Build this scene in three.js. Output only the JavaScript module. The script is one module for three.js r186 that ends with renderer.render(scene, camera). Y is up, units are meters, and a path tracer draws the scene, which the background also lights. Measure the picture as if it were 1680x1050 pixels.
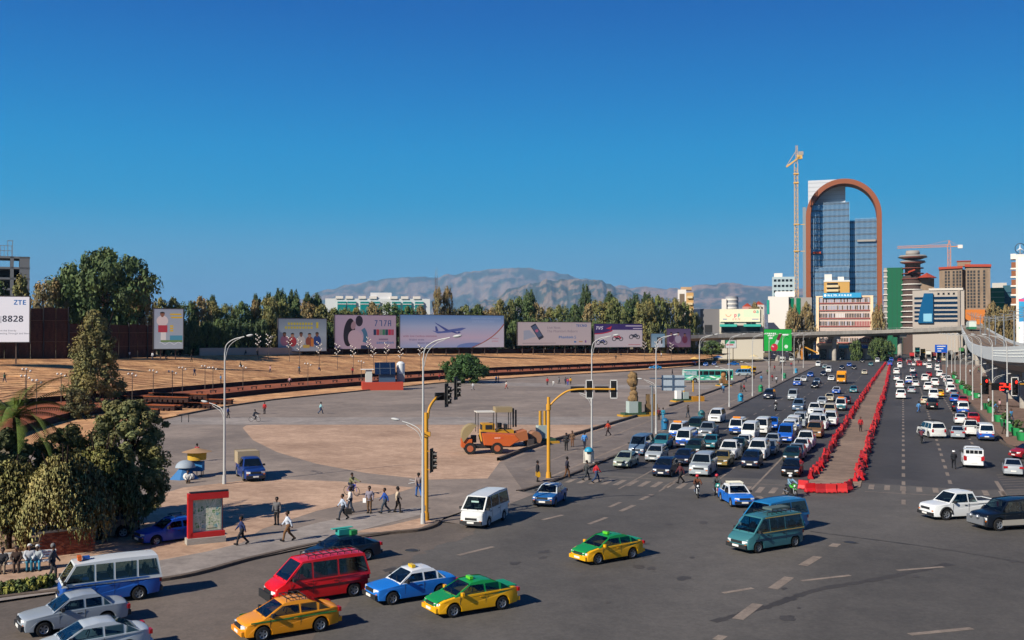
import * as THREE from 'three';
import { mergeGeometries, mergeVertices, toCreasedNormals } from 'three/addons/utils/BufferGeometryUtils.js';
import { MarchingCubes } from 'three/addons/objects/MarchingCubes.js';

// ---------- camera, sky, sun, exposure ----------
const scene = new THREE.Scene();
const FPX = 1640, CAMH = 12.3, HOR = 546;                 // focal length in photo pixels, camera height, horizon row
const camera = new THREE.PerspectiveCamera(2 * Math.atan(525 / FPX) * 180 / Math.PI, 1.6, 0.5, 60000);
camera.position.set(0, CAMH, 0);
camera.rotation.x = Math.atan((HOR - 525) / FPX);
camera.updateMatrixWorld(true);
const EXPOSURE = 2.0;
const SUNDIR = new THREE.Vector3(-0.745 * 0.839, 0.545, 0.667 * 0.839).normalize();
{
  // clear highland sky: colour by elevation only, slightly paler towards the sun
  const W = 512, H = 256, data = new Float32Array(W * H * 4);
  const stops = [[-90, 92, 84, 74], [-4, 96, 98, 98], [-0.6, 104, 154, 186], [1, 104, 158, 190], [3.7, 92, 161, 197], [5.1, 78, 160, 202], [7.5, 18, 152, 206], [10.2, 0, 143, 206], [13.6, 0, 122, 196], [17.8, 0, 98, 180], [24, 0, 80, 162], [40, 2, 60, 134], [90, 4, 46, 110]];
  const lin = (c) => { c /= 255; return c <= 0.04045 ? c / 12.92 : Math.pow((c + 0.055) / 1.055, 2.4); };
  for (let r = 0; r < H; r++) {
    const el = ((r + 0.5) / H - 0.5) * 180;
    let k = 0; while (k < stops.length - 2 && el > stops[k + 1][0]) k++;
    const a = stops[k], b = stops[k + 1], f = Math.min(1, Math.max(0, (el - a[0]) / (b[0] - a[0])));
    for (let c = 0; c < W; c++) {
      const i = (r * W + c) * 4;
      for (let q = 0; q < 3; q++) data[i + q] = lin(a[q + 1] + (b[q + 1] - a[q + 1]) * f) / EXPOSURE;
      data[i + 3] = 1;
    }
  }
  const sky = new THREE.DataTexture(data, W, H, THREE.RGBAFormat, THREE.FloatType);
  sky.mapping = THREE.EquirectangularReflectionMapping; sky.magFilter = sky.minFilter = THREE.LinearFilter; sky.needsUpdate = true;
  scene.background = sky; scene.environment = sky;
}
const sun = new THREE.DirectionalLight(new THREE.Color(1.0, 0.92, 0.8), 3.7);
sun.position.copy(SUNDIR).multiplyScalar(600).add(new THREE.Vector3(20, 0, -150));
sun.target.position.set(20, 0, -150);
sun.castShadow = true; sun.shadow.mapSize.set(4096, 4096);
Object.assign(sun.shadow.camera, { left: -260, right: 260, top: 260, bottom: -260, near: 1, far: 1500 });
scene.add(sun, sun.target);
const renderer = new THREE.WebGLRenderer({ antialias: true });
renderer.toneMapping = THREE.LinearToneMapping;
renderer.toneMappingExposure = EXPOSURE;
renderer.shadowMap.enabled = true;

// ---------- helpers ----------
const PI = Math.PI;
function rngOf(seed) { let s = seed >>> 0; return () => { s = (s + 0x6d2b79f5) | 0; let t = Math.imul(s ^ (s >>> 15), 1 | s); t = (t + Math.imul(t ^ (t >>> 7), 61 | t)) ^ t; return ((t ^ (t >>> 14)) >>> 0) / 4294967296; }; }
const V = (x, y, z) => new THREE.Vector3(x, y, z);
const pitch = Math.atan((HOR - 525) / FPX);
// photo pixel -> point on the level at height h
function G(px, py, h = 0) {
  const v = V((px - 840) / FPX, (525 - py) / FPX, -1).applyAxisAngle(V(1, 0, 0), pitch);
  const k = (h - CAMH) / v.y;
  return V(v.x * k, h, v.z * k);
}
// photo pixel at a known depth (metres in front of the camera)
function AT(px, py, d) {
  const v = V((px - 840) / FPX, (525 - py) / FPX, -1).applyAxisAngle(V(1, 0, 0), pitch);
  const k = d / -v.z;
  return V(v.x * k, CAMH + v.y * k, -d);
}
const YAW = Math.atan(641 / FPX), UX = Math.sin(YAW), UZ = -Math.cos(YAW), RX = Math.cos(YAW), RZ = Math.sin(YAW);
const RD = (t, s, y = 0) => V(RX * t + UX * s, y, RZ * t + UZ * s);      // avenue frame: t to its right, s along it
const inRD = (p) => [p.x * RX + p.z * RZ, p.x * UX + p.z * UZ];
const taken = {};
function numbered(n) { const k = taken[n] = (taken[n] ?? -1) + 1; return k ? n + '_' + String(k).padStart(3, '0') : n; }
function thing(name, label, category, p = [0, 0, 0], turn = 0, group) {
  const o = new THREE.Group(); o.name = numbered(name); scene.add(o);
  if (p.isVector3) o.position.copy(p); else o.position.set(...p);
  o.rotation.y = turn; o.userData = { label, category }; if (group) o.userData.group = group;
  return o;
}
function prep(g) { let q = g.index ? g.toNonIndexed() : g; for (const k of Object.keys(q.attributes)) if (!['position', 'normal', 'uv'].includes(k)) q.deleteAttribute(k); return q; }
function merge(list) {
  if (!Array.isArray(list)) return list;
  if (list.length === 1) return list[0];
  return mergeGeometries(list.map(prep), false);
}
function obj(name, geo, mat, parent) {
  const m = new THREE.Mesh(merge(geo), mat); m.castShadow = m.receiveShadow = true;
  if (parent) { m.name = name; parent.add(m); } else { m.name = numbered(name); scene.add(m); }
  return m;
}
function tag(o, label, category, group, kind) { Object.assign(o.userData, { label, category }); if (group) o.userData.group = group; if (kind) o.userData.kind = kind; return o; }
function struct(name, geo, mat, parent) { const m = obj(name, geo, mat, parent); if (!parent) m.userData.kind = 'structure'; return m; }
const bx = (w, h, d, x = 0, y = 0, z = 0, ry = 0, rz = 0, rx = 0) => { const g = new THREE.BoxGeometry(w, h, d); if (rx) g.rotateX(rx); if (rz) g.rotateZ(rz); if (ry) g.rotateY(ry); g.translate(x, y, z); return g; };
const cyl = (r0, r1, h, x = 0, y = 0, z = 0, n = 10, open = false) => { const g = new THREE.CylinderGeometry(r1, r0, h, n, 1, open); g.translate(x, y + h / 2, z); return g; };
const ball = (r, x, y, z, n = 10) => { const g = new THREE.SphereGeometry(r, n, Math.max(6, n * 0.7 | 0)); g.translate(x, y, z); return g; };
function bar(a, b, r0, r1 = r0, n = 7) {
  const d = b.clone().sub(a), L = d.length(), g = new THREE.CylinderGeometry(r1, r0, L, n, 1);
  g.translate(0, L / 2, 0); g.applyQuaternion(new THREE.Quaternion().setFromUnitVectors(V(0, 1, 0), d.normalize())); g.translate(a.x, a.y, a.z); return g;
}
function beam(a, b, w, h) { // square section bar
  const d = b.clone().sub(a), L = d.length(), g = new THREE.BoxGeometry(w, L, h);
  g.translate(0, L / 2, 0); g.applyQuaternion(new THREE.Quaternion().setFromUnitVectors(V(0, 1, 0), d.normalize())); g.translate(a.x, a.y, a.z); return g;
}
const tube = (pts, r, seg = 16, n = 7) => new THREE.TubeGeometry(new THREE.CatmullRomCurve3(pts), seg, r, n, false);
function sheet(pts, y, scale = 1) { // flat polygon of world points, uv in avenue metres / scale
  const g = new THREE.ShapeGeometry(new THREE.Shape(pts.map((p) => new THREE.Vector2(p.x, -p.z))));
  g.rotateX(-PI / 2); g.translate(0, y, 0); return roadUV(g, scale);
}
function roadUV(g, scale) {
  const P = g.attributes.position, uv = new Float32Array(P.count * 2);
  for (let i = 0; i < P.count; i++) { const [t, s] = inRD(V(P.getX(i), 0, P.getZ(i))); uv[2 * i] = t / scale; uv[2 * i + 1] = s / scale; }
  g.setAttribute('uv', new THREE.BufferAttribute(uv, 2)); return g;
}
const px = (list, h = 0) => list.map(([x, y]) => G(x, y, h));
// ---------- textures ----------
function lattice(n, seed) { const r = rngOf(seed), a = new Float32Array(n * n); for (let i = 0; i < n * n; i++) a[i] = r(); return (x, y) => { const X = Math.floor(x), Y = Math.floor(y), u = x - X, v = y - Y, s = u * u * (3 - 2 * u), t = v * v * (3 - 2 * v), at = (i, j) => a[((j % n + n) % n) * n + (i % n + n) % n]; return (at(X, Y) * (1 - s) + at(X + 1, Y) * s) * (1 - t) + (at(X, Y + 1) * (1 - s) + at(X + 1, Y + 1) * s) * t; }; }
// tile of size n; oct: [cells across the tile, weight, stretch in v]
function noiseTex(n, seed, oct, colour, opts = {}) {
  const fs = oct.map(([c], i) => lattice(c, seed + i * 17)), d = new Uint8Array(n * n * 4), r = rngOf(seed + 999), q = [0, 0, 0];
  for (let y = 0; y < n; y++) for (let x = 0; x < n; x++) {
    let v = 0; for (let k = 0; k < oct.length; k++) { const [c, w, st = 1] = oct[k]; v += (fs[k](x / n * c, Math.round(c / st) * y / n) - 0.5) * w; }
    v += (r() - 0.5) * (opts.grain ?? 0.1);
    colour(v, q, x / n, y / n); const i = (y * n + x) * 4;
    d[i] = Math.max(0, Math.min(255, q[0])); d[i + 1] = Math.max(0, Math.min(255, q[1])); d[i + 2] = Math.max(0, Math.min(255, q[2])); d[i + 3] = 255;
  }
  const t = new THREE.DataTexture(d, n, n); t.wrapS = t.wrapT = THREE.RepeatWrapping; t.magFilter = THREE.LinearFilter; t.minFilter = THREE.LinearMipmapLinearFilter; t.generateMipmaps = true;
  if (!opts.data) t.colorSpace = THREE.SRGBColorSpace; t.needsUpdate = true; return t;
}
const ramp = (a, b) => (v, q) => { const f = Math.max(0, Math.min(1, v + 0.5)); for (let k = 0; k < 3; k++) q[k] = a[k] + (b[k] - a[k]) * f; };
const std = (hex, rough = 0.8, o = {}) => new THREE.MeshStandardMaterial({ color: hex, roughness: rough, ...o });
const canvasTex = (w, h, draw) => { const c = document.createElement('canvas'); c.width = w; c.height = h; draw(c.getContext('2d'), w, h); const t = new THREE.CanvasTexture(c); t.colorSpace = THREE.SRGBColorSpace; t.anisotropy = 8; return t; };

const T = {
  asphalt: noiseTex(2048, 11, [[5, 0.3], [14, 0.3], [30, 0.4, 6], [90, 0.22], [420, 0.2], [1000, 0.25]], ramp([62, 59, 55], [98, 93, 87]), { grain: 0.22 }),
  plaza: noiseTex(1024, 21, [[5, 0.45], [13, 0.4], [30, 0.35], [90, 0.3], [300, 0.3]], ramp([106, 95, 86], [146, 131, 118]), { grain: 0.2 }),
  dust: noiseTex(1024, 31, [[6, 0.45], [16, 0.4], [45, 0.4, 0.4], [120, 0.35], [380, 0.3]], ramp([140, 112, 90], [190, 158, 132]), { grain: 0.22 }),
  slab: noiseTex(1024, 41, [[8, 0.4], [20, 0.35], [60, 0.4], [200, 0.3]], ramp([112, 104, 98], [156, 146, 137]), { grain: 0.2 }),
  hay: noiseTex(1024, 51, [[7, 0.5], [30, 0.4], [110, 0.35], [400, 0.25]], ramp([140, 94, 58], [230, 180, 124]), { grain: 0.25 }),
  concrete: noiseTex(512, 61, [[5, 0.4], [20, 0.3], [90, 0.25]], ramp([130, 124, 116], [176, 170, 160]), { grain: 0.12 }),
  rust: noiseTex(512, 71, [[6, 0.5], [24, 0.5, 0.25], [90, 0.3]], ramp([40, 22, 16], [92, 54, 38]), { grain: 0.15 }),
  earth: noiseTex(1024, 81, [[6, 0.5], [30, 0.3], [120, 0.3]], ramp([96, 88, 62], [150, 128, 92]), { grain: 0.15 }),
};
const M = {
  asphalt: new THREE.MeshStandardMaterial({ map: T.asphalt, roughness: 0.86, bumpMap: T.asphalt, bumpScale: 0.004 }),
  asphaltNew: new THREE.MeshStandardMaterial({ map: T.asphalt, color: 0xc4c6d0, roughness: 0.84, bumpMap: T.asphalt, bumpScale: 0.004 }),
  plaza: new THREE.MeshStandardMaterial({ map: T.plaza, roughness: 0.9 }),
  dust: new THREE.MeshStandardMaterial({ map: T.dust, roughness: 0.97 }),
  slab: new THREE.MeshStandardMaterial({ map: T.slab, roughness: 0.92 }),
  hay: new THREE.MeshStandardMaterial({ map: T.hay, roughness: 1 }),
  concrete: new THREE.MeshStandardMaterial({ map: T.concrete, roughness: 0.9 }),
  rust: new THREE.MeshStandardMaterial({ map: T.rust, roughness: 0.9 }),
  earth: new THREE.MeshStandardMaterial({ map: T.earth, roughness: 1 }),
  redEarth: new THREE.MeshStandardMaterial({ map: T.hay, color: 0xb8805f, roughness: 1 }),
  stone: new THREE.MeshStandardMaterial({ map: T.rust, color: 0xb39a8c, roughness: 0.95 }),
  paint: new THREE.MeshStandardMaterial({ map: T.slab, color: 0xf0e8dc, roughness: 0.8 }),
  kerb: new THREE.MeshStandardMaterial({ map: T.slab, color: 0xa89c90, roughness: 0.9 }),
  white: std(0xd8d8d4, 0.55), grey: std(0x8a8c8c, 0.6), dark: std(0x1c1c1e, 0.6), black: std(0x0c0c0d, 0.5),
  yellowPole: std(0xc08a1e, 0.55), whitePole: std(0xa9aaa8, 0.5), steel: std(0x8f9496, 0.4, { metalness: 0.6 }),
};
// ---------- ground ----------
struct('ground', sheet([V(-26000, 0, 2000), V(26000, 0, 2000), V(26000, 0, -30000), V(-26000, 0, -30000)], -0.06, 180), M.earth);
// one asphalt sheet: crossing and avenue
struct('road', sheet([V(-140, 0, 20), V(170, 0, 20), V(170, 0, -95), RD(46, 110), RD(46, 900), RD(-60, 900), RD(-60, 380), RD(-34, 380), RD(-34, 70), V(-20, 0, -95), V(-140, 0, -95)], 0, 90), M.asphalt);
struct('avenue_surface', sheet([RD(-27.4, 86), RD(-20, 85.4), RD(-12, 86.1), RD(-3, 87), RD(5, 86.2), RD(9, 88), RD(10.6, 100), RD(10.9, 160), RD(11, 330), RD(14, 420), RD(14, 880), RD(-30, 880), RD(-28.5, 330), RD(-27.6, 170)], 0.003, 90), M.asphaltNew);
{ // dust trodden over the asphalt below the plaza entrance: irregular outlined patches
  const r = rngOf(17), rim = [[-60, 1200], [-60, 990], [150, 960], [300, 945], [430, 910], [560, 880], [700, 868], [760, 850], [800, 842], [770, 880], [700, 905], [640, 935], [590, 965], [560, 1000], [520, 1040], [480, 1120], [400, 1200]], pts = [];
  for (let i = 0; i < rim.length; i++) { const a = rim[i], b = rim[(i + 1) % rim.length]; for (let k = 0; k < 9; k++) pts.push([a[0] + (b[0] - a[0]) * k / 9 + (r() - 0.5) * 16, a[1] + (b[1] - a[1]) * k / 9 + (r() - 0.5) * 7]); }
  struct('dusty_road', sheet(px(pts), 0.003, 90), new THREE.MeshStandardMaterial({ map: T.asphalt, color: 0xfff2ea, roughness: 0.92 })).material.color.multiplyScalar(1.3);
}
const PL = 0.1;
const kerbNear = px([[-60, 996], [0, 985], [150, 968], [300, 949], [420, 918], [560, 888], [640, 877], [690, 872], [716, 864], [723, 857]]);
const kerbMid = px([[852, 808], [872, 803], [906, 792], [951, 775], [1005, 752], [1080, 720], [1155, 690]]);
const kerbFar = px([[1196, 673], [1250, 646], [1300, 620], [1335, 603], [1352, 595]]);
const edgePx = [[293, 684], [366, 670], [449.5, 657.6], [580, 644], [727, 629.2], [833, 622], [900, 617.5], [1040, 609.6], [1121, 603], [1215, 596], [1300, 590]];
const edge = px(edgePx);
const edgeLeft = [V(-49, 0, -132), V(-46.5, 0, -115), V(-44, 0, -100)];
// plaza: everything between kerbs and the terraces
const plazaPts = [...kerbNear, ...px([[728, 852], [850, 810]]), ...kerbMid, ...px([[1160, 688], [1194, 674]]), ...kerbFar, ...edge.slice().reverse(), ...edgeLeft, V(-60, 0, -98), V(-75, 0, -60), V(-60, 0, -42)];
struct('plaza', sheet(plazaPts, PL, 60), M.plaza);
{ // ramps where the plaza runs out to the road, sloping from the plaza level to the asphalt
  const ramp = (a, b, out) => { const g = new THREE.BufferGeometry(), o = out; g.setAttribute('position', new THREE.Float32BufferAttribute([a.x, PL, a.z, a.x + o.x, 0.006, a.z + o.z, b.x, PL, b.z, b.x, PL, b.z, a.x + o.x, 0.006, a.z + o.z, b.x + o.x, 0.006, b.z + o.z], 3)); roadUV(g, 60); g.computeVertexNormals(); return g; };
  struct('driveway', [ramp(G(723, 857), G(852, 808), V(1.2, 0, 0.6)), ramp(G(1155, 690), G(1196, 673), V(1.0, 0, 0.4))], M.plaza);
}
function strip(pts, w, h, y0 = 0, mat = M.kerb, name = 'kerb', side = 1) { // kerb of width w (to the left of travel) and height h along a line
  const c = pts.length > 2 ? new THREE.CatmullRomCurve3(pts, false, 'centripetal').getPoints(pts.length * 6) : pts, pos = [], uvs = [];
  const sec = [[0, 0], [0, h - 0.02], [0.02, h], [w, h], [w, 0]];
  let L = 0; const rows = c.map((p, i) => { const a = c[Math.max(0, i - 1)], b = c[Math.min(c.length - 1, i + 1)], d = b.clone().sub(a).setY(0).normalize(), n = V(d.z, 0, -d.x).multiplyScalar(side); if (i) L += p.distanceTo(c[i - 1]); return { r: sec.map(([o, y]) => V(p.x + n.x * o, y0 + p.y + y, p.z + n.z * o)), L }; });
  for (let i = 0; i + 1 < rows.length; i++) for (let k = 0; k + 1 < sec.length; k++) {
    const [a, b, cc, d] = [rows[i].r[k], rows[i + 1].r[k], rows[i + 1].r[k + 1], rows[i].r[k + 1]];
    for (const [q, u, v] of [[a, rows[i].L, k], [b, rows[i + 1].L, k], [cc, rows[i + 1].L, k + 1], [a, rows[i].L, k], [cc, rows[i + 1].L, k + 1], [d, rows[i].L, k + 1]]) { pos.push(q.x, q.y, q.z); uvs.push(u / 6, v * 0.15 / 6); }
  }
  const g = new THREE.BufferGeometry(); g.setAttribute('position', new THREE.Float32BufferAttribute(pos, 3)); g.setAttribute('uv', new THREE.Float32BufferAttribute(uvs, 2)); g.computeVertexNormals();
  return struct(name, g, mat);
}
strip(kerbNear, 0.3, 0.17); strip(kerbMid, 0.3, 0.17); strip(kerbFar, 0.3, 0.17);
strip(px([[820, 758], [861, 742], [904, 727.6], [968.6, 708.6], [1067.6, 678]]), 0.3, 0.32, PL, M.kerb, 'kerb_wall');
strip(px([[1100.6, 667.8], [1160, 647], [1216, 626], [1250, 611]]), 0.3, 0.3, PL, M.kerb, 'kerb_wall');
strip(edge.slice(), 0.35, 0.22, PL, M.kerb, 'kerb_wall');
// right-hand pavement
const rk = [RD(11, 330), RD(11, 250), RD(11, 190), RD(10.9, 150), ...px([[1636, 711.5], [1653, 730.6], [1690, 742], [1760, 752]])];
struct('pavement', sheet([...rk, V(150, 0, -88), RD(70, 110), RD(45, 420), RD(14, 420)], 0.13, 40), new THREE.MeshStandardMaterial({ map: T.slab, color: 0xd8b8a4, roughness: 0.95 }));
strip(rk.slice().reverse(), 0.3, 0.16, 0, M.kerb, 'kerb', 1);
// dusty and paved patches on the plaza, each a thin sheet on the one below
const lvl = (k) => PL + 0.004 * k;
struct('dirt_field', sheet(px([[398, 702], [404, 698], [430, 696.8], [1012, 697], [968, 709], [904, 728], [861, 742], [820, 758], [800, 785], [700, 787], [600, 776], [520, 761], [455, 742], [415, 722]], PL), lvl(1), 40), M.dust);
struct('paved_band', sheet(px([[255, 696.5], [290, 685], [640, 684.5], [1050, 683.5], [1012, 696.8], [430, 696.6]], PL), lvl(2), 40), M.slab);
struct('paved_band', sheet(px([[660, 627], [760, 626], [1060, 632], [1180, 632], [1160, 639], [1040, 638], [830, 633]], PL), lvl(1), 40), M.slab);
{ const c = G(762, 667.5, PL), g = new THREE.CircleGeometry(6.3, 48); g.rotateX(-PI / 2); g.translate(c.x, lvl(1), c.z); struct('painted_circle', roadUV(g, 40), new THREE.MeshStandardMaterial({ map: T.slab, color: 0xe8e0d8, roughness: 0.9 })); }
struct('dirt_patch', sheet(px([[-40, 975], [120, 950], [300, 922], [380, 902], [430, 868], [520, 838], [640, 812], [680, 800], [560, 790], [430, 785], [300, 800], [200, 830], [60, 840], [-40, 850]], PL), lvl(1), 40), M.dust);
struct('dirt_patch', sheet(px([[560, 875], [640, 862], [690, 850], [712, 856], [690, 866], [640, 872]], PL), lvl(2), 30), M.dust);
struct('footpath', sheet(px([[-40, 992], [150, 964], [300, 945], [420, 914], [545, 885], [600, 868], [690, 845], [690, 832], [600, 842], [520, 858], [440, 880], [340, 905], [180, 935], [-40, 968]], PL), lvl(3), 30), M.slab);
struct('sidewalk', sheet([...px([[858, 805], [906, 790.5], [951, 773.5], [1005, 750.5], [1080, 718.5], [1153, 689], [1196, 671], [1250, 644], [1300, 618.5], [1335, 602], [1322, 601], [1250, 613], [1216, 628], [1160, 649], [1098, 669], [1068, 680], [969, 710.5], [905, 729.5], [862, 744], [826, 760]], PL)], lvl(3), 30), new THREE.MeshStandardMaterial({ map: T.slab, color: 0xd2ccc8, roughness: 0.92 }));
// lighter bands along the sidewalk
{ const list = []; for (const [a, b] of [[[862, 772], [1050, 697]], [[1085, 708], [1290, 620]], [[886, 790], [1110, 694]], [[1050, 697], [1215, 629]]]) { const p = G(...a, PL), q = G(...b, PL), d = q.clone().sub(p), L = d.length(), g = new THREE.PlaneGeometry(0.32, L); g.rotateX(-PI / 2); g.rotateY(Math.atan2(-d.x, -d.z)); g.translate((p.x + q.x) / 2, lvl(4), (p.z + q.z) / 2); list.push(roadUV(g, 20)); } struct('paving_band', list, new THREE.MeshStandardMaterial({ map: T.slab, color: 0xf2e6da, roughness: 0.95 })); }
// median strip
{
  const m = [RD(-7.3, 84), RD(-3.2, 84), RD(-3.4, 240), RD(-4.6, 430), RD(-6.4, 430), RD(-7.2, 240)];
  struct('median', sheet(m, 0.05, 30), new THREE.MeshStandardMaterial({ map: T.slab, color: 0xeed8c4, roughness: 0.95 }));
  const joints = []; for (let s = 86; s < 300; s += 2.0) joints.push(roadUV((() => { const g = new THREE.PlaneGeometry(3.7, 0.12); g.rotateX(-PI / 2); g.rotateY(-YAW); const c = RD(-5.3, s); g.translate(c.x, 0.056, c.z); return g; })(), 20));
  const j = struct('paving_joint', joints, new THREE.MeshStandardMaterial({ map: T.slab, color: 0xb8a898, roughness: 1 })); j.userData.kind = 'structure';
}
// ---------- road markings ----------
{
  const quadRD = (t0, t1, s0, s1, sl = 0) => { const g = new THREE.BufferGeometry(), y = 0.009, p = [RD(t0, s0, y), RD(t1, s0 + sl, y), RD(t1, s1 + sl, y), RD(t0, s1, y)]; g.setAttribute('position', new THREE.Float32BufferAttribute([0, 1, 2, 0, 2, 3].flatMap((i) => p[i].toArray()), 3)); roadUV(g, 8); g.computeVertexNormals(); return g; };
  const dashes = []; // short block lines of the right-hand carriageway
  for (let s = 77; s < 330; s += 4.95) { dashes.push(quadRD(-0.14, 0.14, s, s + 2.2), quadRD(3.42, 3.7, s + 2, s + 4.2)); if (s > 100) dashes.push(quadRD(7.0, 7.26, s, s + 2.4)); }
  struct('lane_marking', dashes, M.paint);
  const solid = []; for (const t of [-20.9, -17.65, -14.4, -11.1]) { solid.push(quadRD(t - 0.09, t + 0.09, t === -14.4 ? 84 : 76.5, 104)); for (let s = 108; s < 330; s += 9) solid.push(quadRD(t - 0.08, t + 0.08, s, s + 3.6)); }
  solid.push(quadRD(7.0, 7.3, 71, 92)); for (const q of [[10.4, 96, 100]]) solid.push(quadRD(q[0], q[0] + 0.16, q[1], q[2]));
  struct('lane_marking', solid, M.paint);
  const zeb = []; for (let t = -26; t < -8.2; t += 1.02) if (Math.abs(t + 14.4) > 0.4) zeb.push(quadRD(t, t + 0.46, 78.2 + (t + 26) * 0.03, 81.2 + (t + 26) * 0.03));
  for (let t = -2.6; t < 7; t += 1.18) zeb.push(quadRD(t, t + 0.42, 83.6, 86.2)); zeb.push(quadRD(6.2, 6.7, 79, 82));
  zeb.push(quadRD(-26.5, -8, 82.6, 82.75, 0.6), quadRD(-2.8, 6.6, 82.2, 82.34));
  struct('crosswalk_marking', zeb, M.paint);
  const hatch = []; for (let s = 77; s < 96; s += 1.45) hatch.push(quadRD(7.5, 14.5, s, s + 0.14, 4.5)); struct('hatch_marking', hatch, M.paint);
  const near = []; for (const [a, b, w] of [[[1210, 1016], [1243, 991], 0.25], [[1268, 966], [1295, 947], 0.25], [[1317, 928], [1342, 913], 0.25], [[1186, 973], [1235, 965], 0.13], [[1315, 953], [1395, 944], 0.13], [[1472, 936], [1548, 930], 0.13], [[1492, 1041], [1595, 1031], 0.16], [[966, 860], [995, 849], 0.15], [[890, 853], [923, 845], 0.15], [[752, 911], [809, 897], 0.15], [[1051, 820], [1070, 811], 0.18], [[1018, 839], [1040, 829], 0.18], [[1000, 832], [1018, 824], 0.15], [[1244, 814], [1259, 824], 0.2], [[1176, 1050], [1186, 1043], 0.2], [[1366, 897], [1373, 892], 0.25]]) {
    const p = G(...a), q = G(...b), d = q.clone().sub(p), n = V(d.z, 0, -d.x).normalize().multiplyScalar(w), c = [p.clone().add(n), p.clone().sub(n), q.clone().sub(n), q.clone().add(n)], g = new THREE.BufferGeometry();
    g.setAttribute('position', new THREE.Float32BufferAttribute([0, 1, 2, 0, 2, 3].flatMap((i) => [c[i].x, 0.009, c[i].z]), 3)); roadUV(g, 8); g.computeVertexNormals(); near.push(g);
  }
  struct('lane_marking', near, M.paint);
}
{ // tar seams, repair patches and covers in the asphalt
  const tar = new THREE.MeshStandardMaterial({ map: T.asphalt, color: 0xc0bcb8, roughness: 0.75 }), line = (pts, w, y) => { const c = new THREE.CatmullRomCurve3(px(pts)).getPoints(pts.length * 8), r = rngOf(pts[0][0]), pos = []; for (let i = 0; i + 1 < c.length; i++) { const d = c[i + 1].clone().sub(c[i]), n = V(d.z, 0, -d.x).normalize(), w0 = w * (0.6 + 0.8 * r()), q = [c[i].clone().addScaledVector(n, w0), c[i].clone().addScaledVector(n, -w0), c[i + 1].clone().addScaledVector(n, -w0), c[i + 1].clone().addScaledVector(n, w0)]; for (const k of [0, 1, 2, 0, 2, 3]) pos.push(q[k].x, y, q[k].z); } const g = new THREE.BufferGeometry(); g.setAttribute('position', new THREE.Float32BufferAttribute(pos, 3)); roadUV(g, 30); g.computeVertexNormals(); return g; };
  struct('tar_seam', [line([[1170, 1020], [1260, 995], [1340, 968], [1430, 952], [1560, 925]], 0.22, 0.006), line([[1330, 872], [1430, 885], [1540, 900], [1690, 925]], 0.1, 0.006)], tar);
  for (const [x, y] of [[676, 903], [1395, 890]]) { const c = G(x, y), g = new THREE.CylinderGeometry(0.34, 0.34, 0.02, 20), o = struct('manhole_cover', g.translate(c.x, 0.008, c.z), std(0x3c3a38, 0.6, { metalness: 0.4 })); const q = new THREE.TorusGeometry(0.4, 0.05, 4, 20); q.rotateX(PI / 2); q.scale(1, 0.2, 1); q.translate(c.x, 0.008, c.z); obj('cover_ring', q, M.asphalt, o); }
  const r = rngOf(31), st = []; for (let i = 0; i < 24; i++) { const x = 500 + r() * 1180, y = 830 + r() * 220, c = G(x, y), n = 9, R = 0.1 + r() * 0.34; if (x < 760 && y < 900) continue; const s = new THREE.Shape(); for (let k = 0; k <= n; k++) { const a = k / n * 2 * PI, q = R * (0.6 + 0.6 * r()); k ? s.lineTo(q * Math.cos(a), q * 1.7 * Math.sin(a)) : s.moveTo(q, 0); } const g = new THREE.ShapeGeometry(s); g.rotateX(-PI / 2); g.rotateY(-YAW); g.translate(c.x, 0.007, c.z); st.push(roadUV(g, 30)); } struct('oil_stain', st, new THREE.MeshStandardMaterial({ map: T.asphalt, color: 0xd6d2ce, roughness: 0.72 }));
}
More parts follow.
